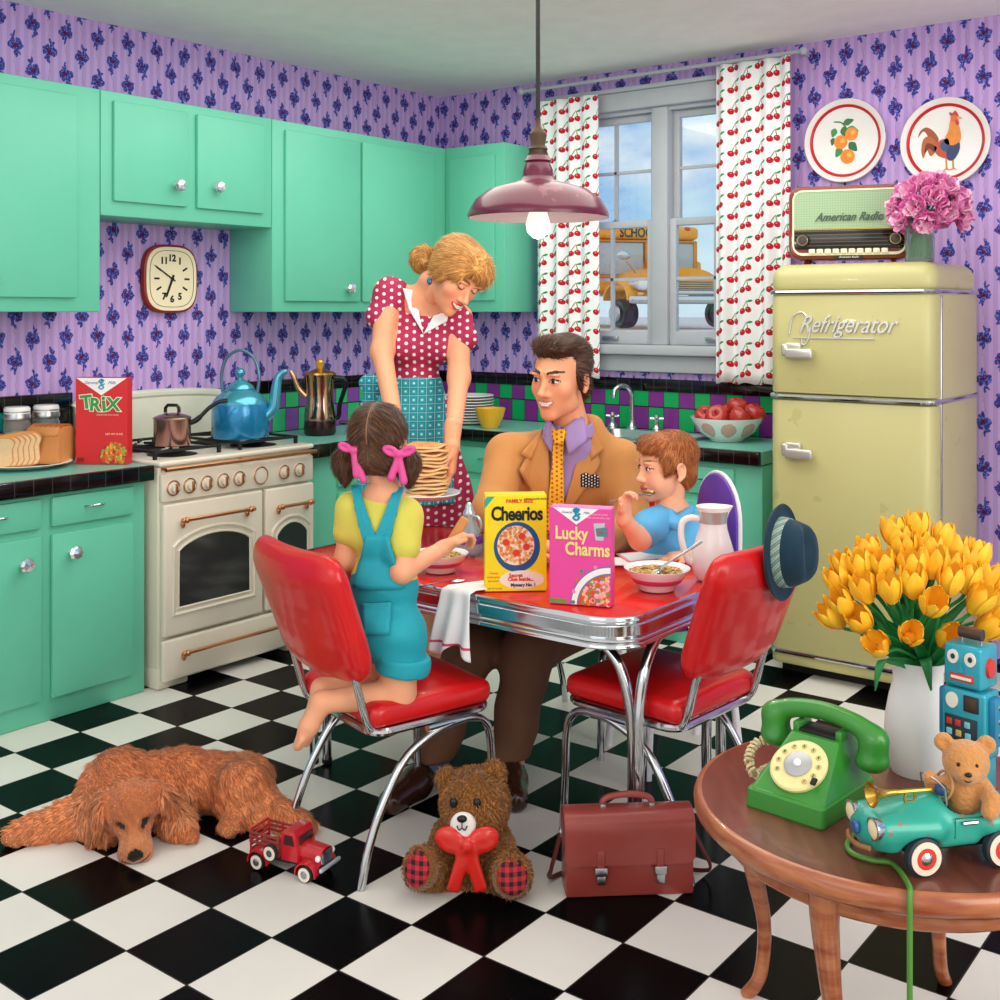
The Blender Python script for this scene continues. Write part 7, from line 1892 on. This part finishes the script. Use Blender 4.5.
# ================= white pitcher of tulips =================
G = FigZ(918, 2.655); q = G.q; vo = Vector((G.o.x, G.o.y, TZ))
vt = thing('tulip_vase', 'tall white ceramic vase of yellow tulips on the round table', 'vase', vo, TH)
MB().lathe([(0, .004), (.055, .004), (.060, 0), (.068, .02), (.075, .07), (.073, .12), (.064, .17), (.055, .205), (.056, .23), (.068, .258), (.065, .258), (.052, .23), (.051, .205), (.06, .17), (.069, .12), (.071, .07), (.062, .02), (0, .014)], 48).build('vase_body', CERA, vt, 70)
TY = [attr_mat('tulip_petal', .5, .3, .1, .12, 30.0)]
TUL = NT('tulip_yellow', .45, 0, .3); TUL = TUL.done(TUL.mix((TUL.noise(40, 3, TUL.comb(TUL.x, TUL.y, TUL.z*.3))-.3)*2.2, '#f0a21a', '#fbcf38'))
TST = mat('tulip_stem', '#2a8a44', .5); TLF = mat('tulip_leaf', '#1f7a3c', .45, noise=.1, nscale=10)
def tulip_head(seed, open_):
    rnd = random.Random(seed); m = MB()
    for k in range(6):
        a = 60*k+rnd.uniform(-6, 6); inn = k % 2
        def pf(u, v, inn=inn):
            x = (u-.5)*2; prof_ = math.sin(PI*min(.97, .16+.70*v))
            r = (.0235-.003*inn)*(math.sin(PI*(.08+.62*v))**.8)+open_*.008*v*v
            w = 1.02*math.sin(PI*(.10+.80*v))**.6*(1 if v < .9 else .8)
            ang = x*w*.62
            return (r*math.cos(ang)*1.0, r*math.sin(ang)*1.05, -.003+.060*v-.006*x*x*v)
        m.sheet(pf, 7, 9, .0014, M=T(rz=a))
    m.ell((0, 0, .003), (.012, .012, .008), 10)
    return m
TP = [(893, 532, .02), (917, 526, .03), (943, 537, .03), (869, 552, .02), (905, 549, -.01), (929, 551, -.02), (955, 549, .03), (977, 556, .03), (845, 566, .0), (861, 566, -.03), (883, 566, -.05), (912, 566, -.07), (933, 562, -.07), (949, 566, -.02),
      (838, 581, -.02), (864, 588, -.07), (890, 588, -.10), (913, 582, -.11), (950, 580, -.09), (968, 578, -.04), (986, 578, .0), (1000, 580, .02), (842, 603, -.05), (832, 616, -.02), (860, 620, -.07), (878, 645, -.11), (911, 634, -.14), (933, 604, -.15), (949, 638, -.10), (980, 600, -.07), (998, 606, -.02), (988, 627, -.05), (1004, 628, .0), (966, 560, .02), (876, 575, -.02), (900, 540, .01)]
ORD = ['first', 'second', 'third', 'fourth', 'fifth', 'sixth', 'seventh', 'eighth', 'ninth']
srt = sorted(range(len(TP)), key=lambda k: TP[k][1]); TL_ = {}
for r_, nm in enumerate(('top row', 'second row from the top', 'third row from the top', 'second row from the bottom', 'bottom row')):
    for c_i, k in enumerate(sorted(srt[r_*8:(r_+1)*8] if r_ < 4 else srt[32:], key=lambda k: TP[k][0])): TL_[k] = 'yellow tulip, %s from the left in the %s of the bouquet' % (ORD[c_i], nm)
rnd = random.Random(9); th_me = []; mouth = q(913, 665, 0)
rows = ['in the top row', 'in the upper part', 'in the middle', 'in the lower part', 'hanging lowest']
for k, (px, py, dz) in enumerate(TP):
    p = q(px, py, dz); p.z -= TZ
    mt = Vector((rnd.uniform(-.03, .03), rnd.uniform(-.03, .03), .235))
    dirv = (p-Vector((0, 0, .17))).normalized()
    if py > 598: dirv = (dirv+Vector((0, -.5 if 880 < px < 960 else -.15, -.15 if py > 630 else 0))).normalized()
    else: dirv = (dirv+Vector((0, 0, .35))).normalized()
    t = thing('tulip', TL_[k], 'flower', vo, TH, 'yellow tulips in the white vase')
    sc_ = 1.16+.14*rnd.random(); base = p-dirv*.027*sc_
    hm = tulip_head(k, .35*rnd.random()).build('bloom', TUL, t, 80) if k < 5 else None
    if hm: th_me.append(hm)
    else: hm = th_me[k % 5].copy(); COL.objects.link(hm); hm.parent = t
    hm.matrix_local = aim(base, dirv) @ Matrix.Rotation(rnd.uniform(0, 6), 4, 'Z') @ Matrix.Diagonal((sc_, sc_, sc_, 1))
    MB().tube(cr([Vector((mt.x*.5, mt.y*.5, .06)), mt, mt.lerp(base, .55)+Vector((0, 0, .02)), base-dirv*.015, base+dirv*.004], 5), .0042, 6).build('stem', TST, t)
    if k % 2 == 0 or py > 595:
        a2 = mt.lerp(base, .75)+Vector((rnd.uniform(-.03, .03), rnd.uniform(-.02, .02), rnd.uniform(-.02, .05))); mid = mt.lerp(a2, .5)+Vector((0, -.01, .01))
        ctr = cr([mt, mid, a2], 8); n_ = len(ctr)
        def lf_(u, v, ctr=ctr, n_=n_):
            i = min(int(v*(n_-1)+.5), n_-1); w = .013*math.sin(PI*min(.98, .12+.88*v))
            d_ = (ctr[min(i+1, n_-1)]-ctr[max(i-1, 0)]); sd_ = d_.cross(Vector((0, 1, .3))).normalized()
            return ctr[i]+sd_*(u-.5)*2*w+Vector((0, .006*(1-(2*u-1)**2), 0))
        MB().sheet(lf_, 5, n_, .0012).build('leaf', TLF, t, 80)
for px, py, ex, ey in ((884, 668, 876, 690), (926, 668, 932, 690)):
    t = thing('tulip_leaf', 'green tulip leaf drooping over the %s side of the white vase rim' % ('left' if px < 900 else 'right'), 'leaf', vo, TH)
    A, B_, C_ = q(905 if px < 900 else 920, 665, -.02), q(px, py-8, -.075), q(ex, ey, -.085)
    ctr = [v-Vector((0, 0, TZ)) for v in cr([A, B_, C_], 8)]; n_ = len(ctr)
    MB().sheet(lambda u, v: ctr[min(int(v*(n_-1)+.5), n_-1)]+Vector(((u-.5)*2*.014*math.sin(PI*min(.97, .25+.75*v)), .005*(2*u-1)**2, .004*(2*u-1))), 5, n_, .0014).build('blade', TLF, t, 80)

# ================= tin robot =================
RB = mat('robot_blue', '#2fa3b9', .3, .25, coat=.3, noise=.06, nscale=20); RBD = mat('robot_dark', '#23343c', .4); RRED = mat('robot_red', '#c9372f', .4); RWH = mat('robot_white', '#e9e4d6', .4); TINB = mat('tin_brown', '#5a463a', .4, .6)
rbp = cw(1.005, 2.475, TZ)
ro = thing('toy_robot', 'turquoise tin toy robot standing on the round table beside the tulips', 'toy robot', rbp, TH-R(50))
ro.scale = (.80, .80, .98)
for sx in (-1, 1): MB().bb((sx*.032-.022, -.035, 0), (sx*.032+.022, .035, .115), .006).build('leg', RB, ro)
MB().bb((-.060, -.040, .11), (.060, .040, .255), .008, 3).build('torso', RB, ro)
MB().bb((-.022, -.022, .25), (.022, .022, .262)).build('neck', TINB, ro)
hd_ = MB().bb((-.052, -.046, .260), (.052, .046, .352), .008, 3).build('head', RB, ro)
for sx in (-.024, .024):
    e = MB().lathe([(0, 0), (.015, 0), (.015, .005), (0, .006)], 20, M=T(sx, -.046, .325, 90)).build('eye', RWH, hd_)
    MB().lathe([(0, .006), (.006, .006), (.006, .008), (0, .008)], 14, M=T(sx+.002, -.046, .326, 90)).build('pupil', RBD, hd_)
MB().prism([(-.006, -.012), (.006, -.012), (0, .008)], .010, MXZ @ T(0, .307), z0=-.054).build('nose', RB, hd_)
MB().bb((-.034, -.050, .274), (.034, -.045, .290), .002).build('mouth', RRED, hd_); MB().bb((-.028, -.052, .279), (.028, -.046, .285)).build('teeth', RWH, hd_)
for sx in (-1, 1): MB().lathe([(0, 0), (.022, 0), (.020, .008), (0, .010)], 20, M=T(sx*.052, .0, .305, 0, sx*90)).build('ear_disc', RRED, hd_)
sp_ = MB().tube([(-.03, 0, .372), (.034, 0, .372)], .013, 14); sp_.build('antenna_spool', TINB, hd_)
for x in (-.024, .03): MB().tube([(x, 0, .35), (x, 0, .366)], .003, 6).build('spool_post', STEEL, hd_)
MB().lathe([(0, 0), (.017, 0), (.017, .004), (0, .005)], 20, M=T(-.030, -.040, .228, 90)).build('gauge', RWH, ro)
MB().bb((.002, -.044, .210), (.044, -.039, .245), .002).build('chest_window', RBD, ro); MB().bb((.008, -.046, .214), (.038, -.043, .241), .001).build('window_rim', TINB, ro)
pn = MB().bb((-.050, -.044, .118), (.040, -.039, .196), .002).build('control_panel', RBD, ro)
for k, (x, z, c) in enumerate(((-.036, .182, '#c9372f'), (-.012, .182, '#c9372f'), (.014, .182, '#7fc4d2'), (-.036, .160, '#7fc4d2'), (-.010, .160, '#c9b05a'), (.016, .158, '#7fc4d2'), (-.034, .136, '#e9e4d6'), (-.006, .136, '#7fc4d2'), (.022, .136, '#c9372f'))):
    MB().bb((x-.008, -.047, z-.007), (x+.008, -.043, z+.007), .002).build('panel_dial', mat('dial_'+c[1:], c, .4), pn)
for sx in (-1, 1):
    ar = MB().bb((sx*.068-.012, -.022, .14), (sx*.068+.012, .022, .245), .006).build('arm', mat('robot_arm', '#2f86b4', .35, .25), ro)
    for z in (.165, .195, .225): MB().lathe([(0, 0), (.006, 0), (.004, .004), (0, .005)], 12, M=T(sx*.080, 0, z, 0, sx*90)).build('rivet', mat('brass', '#c9a045', .25, .9), ar)

# ================= pedal car with bear driver =================
PCG = NT('pedal_car_teal', .32, .1, .5, coat=.2); rs_ = PCG.noise(38, 6) > .635
PCG = PCG.done(PCG.mix(rs_*.8, PCG.mix(PCG.noise(6), '#17907f', '#2fae9c'), '#8a6a52'))
RUST = mat('car_rust', '#8f6238', .7, noise=.2, nscale=40)
pc = thing('toy_pedal_car', 'worn turquoise toy pedal car with whitewall wheels on the round table', 'toy car', cw(.775, 2.215, TZ), TH+R(13))
# local: nose towards -X, near side -Y, front axle at origin
b = SD()
b.box((.075, 0, .068), (.145, .052, .034), .022, .02).cap((-.055, 0, .074), (.05, 0, .086), .036, .044, .03).ell((-.068, 0, .070), (.035, .050, .034), .02)
for s in (-1, 1):
    b.cap((-.070, s*.037, .083), (.03, s*.046, .078), .0225, .020, .015)
    b.cap((.15, s*.045, .078), (.24, s*.042, .070), .024, .022, .02)
    b.cap((0, s*.08, .028), (0, s*.036, .028), .043, .043, .006, 's'); b.cap((.165, s*.08, .028), (.165, s*.036, .028), .043, .043, .006, 's')
b.ell((.24, 0, .068), (.04, .05, .036), .02)
b.box((.118, 0, .118), (.052, .038, .052), .012, .008, op='s'); b.box((.1, 0, .0), (.3, .1, .040), 0, .006, op='s')
sd_obj('car_body', sd_mesh(b, .0036), [PCG], pc, it=2)
MB().bb((-.02, -.030, .030), (.20, .030, .044), .004).build('chassis', MATTEB, pc)
for s in (-1, 1):
    M = T(-.088, s*.040, .088, 0, -90) 
    h_ = MB().lathe([(0, -.02), (.014, -.018), (.021, 0), (.022, .006), (.018, .007)], 24, M=M).build('headlight', CHROME, pc); MB().lathe([(.0, .010), (.010, .009), (.0185, .005), (.0, .002)], 24, M=M).build('headlight_lens', mat('lens_cream', '#f0dcae', .25), h_)
    for wx in (0, .165):
        w_ = MB().lathe([(0, -.010), (.030, -.011), (.036, -.007), (.036, .007), (.030, .011), (0, .010)], 32, M=T(wx, s*.058, .036, 90)).build('wheel', mat('tyre_navy', '#26313c', .6), pc)
        MB().lathe([(.020, -.0122), (.031, -.0118), (.031, .0118), (.020, .0122)], 32, M=T(wx, s*.058, .036, 90)).build('whitewall', mat('wall_cream', '#efd9c4', .6), w_)
        MB().lathe([(0, -.0132), (.020, -.0128), (.020, .0128), (0, .0132)], 28, M=T(wx, s*.058, .036, 90)).build('wheel_disc', mat('disc_red', '#cf3a2c', .4), w_)
        MB().lathe([(0, -.018), (.007, -.017), (.012, -.013), (.012, .013), (.007, .017), (0, .018)], 20, M=T(wx, s*.058, .036, 90)).build('hubcap', CHROME, w_)
MB().lathe([(0, 0), (.012, .0), (.014, .006), (.010, .010), (0, .011)], 18, M=T(-.101, 0, .078, 0, -90)).build('nose_lamp', mat('lamp_blue', '#3f6fa8', .15, .4), pc)
MB().tube(cr([(-.098, -.038, .052), (-.108, -.018, .050), (-.110, 0, .050), (-.108, .018, .050), (-.098, .038, .052)], 5), .005, 8).build('bumper', RUST, pc)
MB().tube([(.085, -.056, .088), (.115, -.057, .088)], .004, 8).build('door_handle', CHROME, pc)
MB().tube([(.070, -.0535, .06), (.070, -.055, .098), (.150, -.055, .096), (.150, -.0535, .06)], .0012, 6).build('door_seam', mat('seam_dark', '#0f5a52', .5), pc)
MB().tube([(.062, -.040, .118), (.058, -.040, .150), (.056, -.02, .156), (.056, .02, .156), (.058, .040, .150), (.062, .040, .118)], .0018, 6).build('windshield_frame', STEEL, pc)
st_w = MB().tube([(.082+.008*math.sin(2*PI*i/24), .026*math.cos(2*PI*i/24), .138+.026*math.sin(2*PI*i/24)) for i in range(24)], .0028, 8, closed=True)
st_w.tube([(.055, 0, .118), (.082, 0, .138)], .003, 8); st_w.tube([(.082, -.025, .138), (.082, .025, .138)], .0022, 6); st_w.build('steering_wheel', mat('wheel_tan', '#b58a5a', .5), pc)
BRS = mat('brass', '#c9a045', .25, .9)
hn = MB().lathe([(.005, .02), (.006, .0), (.010, -.018), (.020, -.032), (.024, -.036), (.021, -.036), (.009, -.018), (.003, .0)], 24, M=T(-.045, -.012, .140, 0, 90, 0)); hn.tube([(-.03, -.012, .140), (.062, -.012, .138)], .0042, 8)
hn.tube(cr([(.01, -.012, .139), (.012, -.012, .122), (-.008, -.012, .120), (-.008, -.012, .138)], 5), .003, 6); hn.build('horn', BRS, pc)
MB().ell((.062, -.02, .140), (.012, .012, .012)).build('horn_bulb', mat('bulb_navy', '#23406b', .4), pc)
bd = thing('toy_bear', 'tan toy bear driving the turquoise pedal car', 'teddy bear', pc.location+Matrix.Rotation(TH+R(13), 3, 'Z') @ Vector((.128, -.002, .074)), TH+R(-12))
bd.scale = (1.15,)*3
b = SD(); b.ell((0, 0, .035), (.030, .026, .042), .015); b.ell((0, -.004, .094), (.038, .035, .036), .008).ell((-.004, -.032, .084), (.019, .018, .016), .010)
for s in (-1, 1):
    b.ell((s*.034, .004, .122), (.016, .010, .016), .005).ell((s*.034, -.006, .122), (.008, .005, .008), .004, op='s')
b.chain([(-.026, -.004, .058), (-.050, -.010, .048), (-.058, -.015, .066)], [.014, .013, .012], .008); b.chain([(.026, -.006, .056), (.036, -.036, .044), (.030, -.046, .030)], [.015, .014, .014], .008)
sd_obj('body', sd_mesh(b, .003), [attr_mat('bear_tan', .9, .1, .4, .15, 1.0, .5, (160, 160, 160))], bd, lambda P: np.tile(rgb('#c58a52'), (len(P), 1)), it=1)
for s in (-1, 1): MB().ell((-.003+s*.014, -.036, .100), .0034).build('eye', BLACK, bd)
MB().ell((-.004, -.050, .089), (.006, .004, .004)).build('nose', BLACK, bd)
MB().tube(cr([(-.012, -.046, .080), (-.004, -.050, .077), (.004, -.046, .080)], 4), .0011, 5).build('mouth', BLACK, bd)
# ================= camera, sky, lights =================
cam = bpy.data.cameras.new('camera'); co = bpy.data.objects.new('camera', cam); COL.objects.link(co)
co.location = (CX, CY, CH); co.rotation_euler = (PI/2, 0, TH)
cam.sensor_width = 36; cam.lens = F/1000*36; cam.shift_y = -.188; cam.clip_start = .05; cam.clip_end = 200
SC.camera = co
w = bpy.data.worlds.new('sky'); SC.world = w; w.use_nodes = True; nt = w.node_tree; bg = nt.nodes['Background']
tc = nt.nodes.new('ShaderNodeTexCoord'); sp = nt.nodes.new('ShaderNodeSeparateXYZ'); nt.links.new(tc.outputs['Generated'], sp.inputs[0])
nz = nt.nodes.new('ShaderNodeTexNoise'); nz.inputs['Scale'].default_value = 7.0; nz.inputs['Detail'].default_value = 5
mpg = nt.nodes.new('ShaderNodeMapping'); mpg.inputs['Scale'].default_value = (1, 1, 2.2); nt.links.new(tc.outputs['Generated'], mpg.inputs[0]); nt.links.new(mpg.outputs[0], nz.inputs['Vector'])
rp = nt.nodes.new('ShaderNodeValToRGB'); rp.color_ramp.elements[0].position = .42; rp.color_ramp.elements[1].position = .62
rp.color_ramp.elements[0].color = srgb('#189ae6'); rp.color_ramp.elements[1].color = srgb('#eef7fc')
nt.links.new(nz.outputs[0], rp.inputs[0])
# hazy bright sky low down and on the open side of the room
mr = nt.nodes.new('ShaderNodeMapRange'); mr.inputs['From Min'].default_value = .02; mr.inputs['From Max'].default_value = .16; nt.links.new(sp.outputs[2], mr.inputs[0])
m1 = nt.nodes.new('ShaderNodeMix'); m1.data_type = 'RGBA'; m1.inputs[6].default_value = srgb('#d8eef8'); nt.links.new(mr.outputs[0], m1.inputs[0]); nt.links.new(rp.outputs[0], m1.inputs[7])
m2 = nt.nodes.new('ShaderNodeMix'); m2.data_type = 'RGBA'; m2.inputs[6].default_value = srgb('#fffaf3')
mr2 = nt.nodes.new('ShaderNodeMapRange'); mr2.inputs['From Min'].default_value = .0; mr2.inputs['From Max'].default_value = .3; nt.links.new(sp.outputs[1], mr2.inputs[0])
nt.links.new(mr2.outputs[0], m2.inputs[0]); nt.links.new(m1.outputs[2], m2.inputs[7]); nt.links.new(m2.outputs[2], bg.inputs[0])
bg.inputs['Strength'].default_value = 1.12
def area(name, loc, tgt, sx, sy, e, col='#ffffff'):
    l = bpy.data.lights.new(name, 'AREA'); l.shape = 'RECTANGLE'; l.size = sx; l.size_y = sy; l.energy = e; l.color = srgb(col)[:3]
    o = bpy.data.objects.new(name, l); COL.objects.link(o); o.location = loc
    o.rotation_euler = (Vector(tgt)-Vector(loc)).to_track_quat('-Z', 'Y').to_euler(); return o
area('daylight_side', (6.9, 1.8, 2.2), (1.0, 3.6, 1.0), 3.0, 2.4, 100, '#fff6ea')
area('front_fill', (3.6, -2.2, 2.9), (2.4, 3.4, .6), 3.5, 2.0, 45, '#ffffff')  # unseen area light added behind the camera as soft general fill
area('overhead_fill', (2.2, 3.7, 2.9), (2.2, 3.7, 0), 2.8, 2.4, 62, '#fffaf0')  # added overhead fill to brighten the back of the room, no fitting here
vs = SC.view_settings; vs.view_transform = 'Standard'; vs.look = 'None'; vs.gamma = 1; vs.exposure = -0.14; vs.use_curve_mapping = False
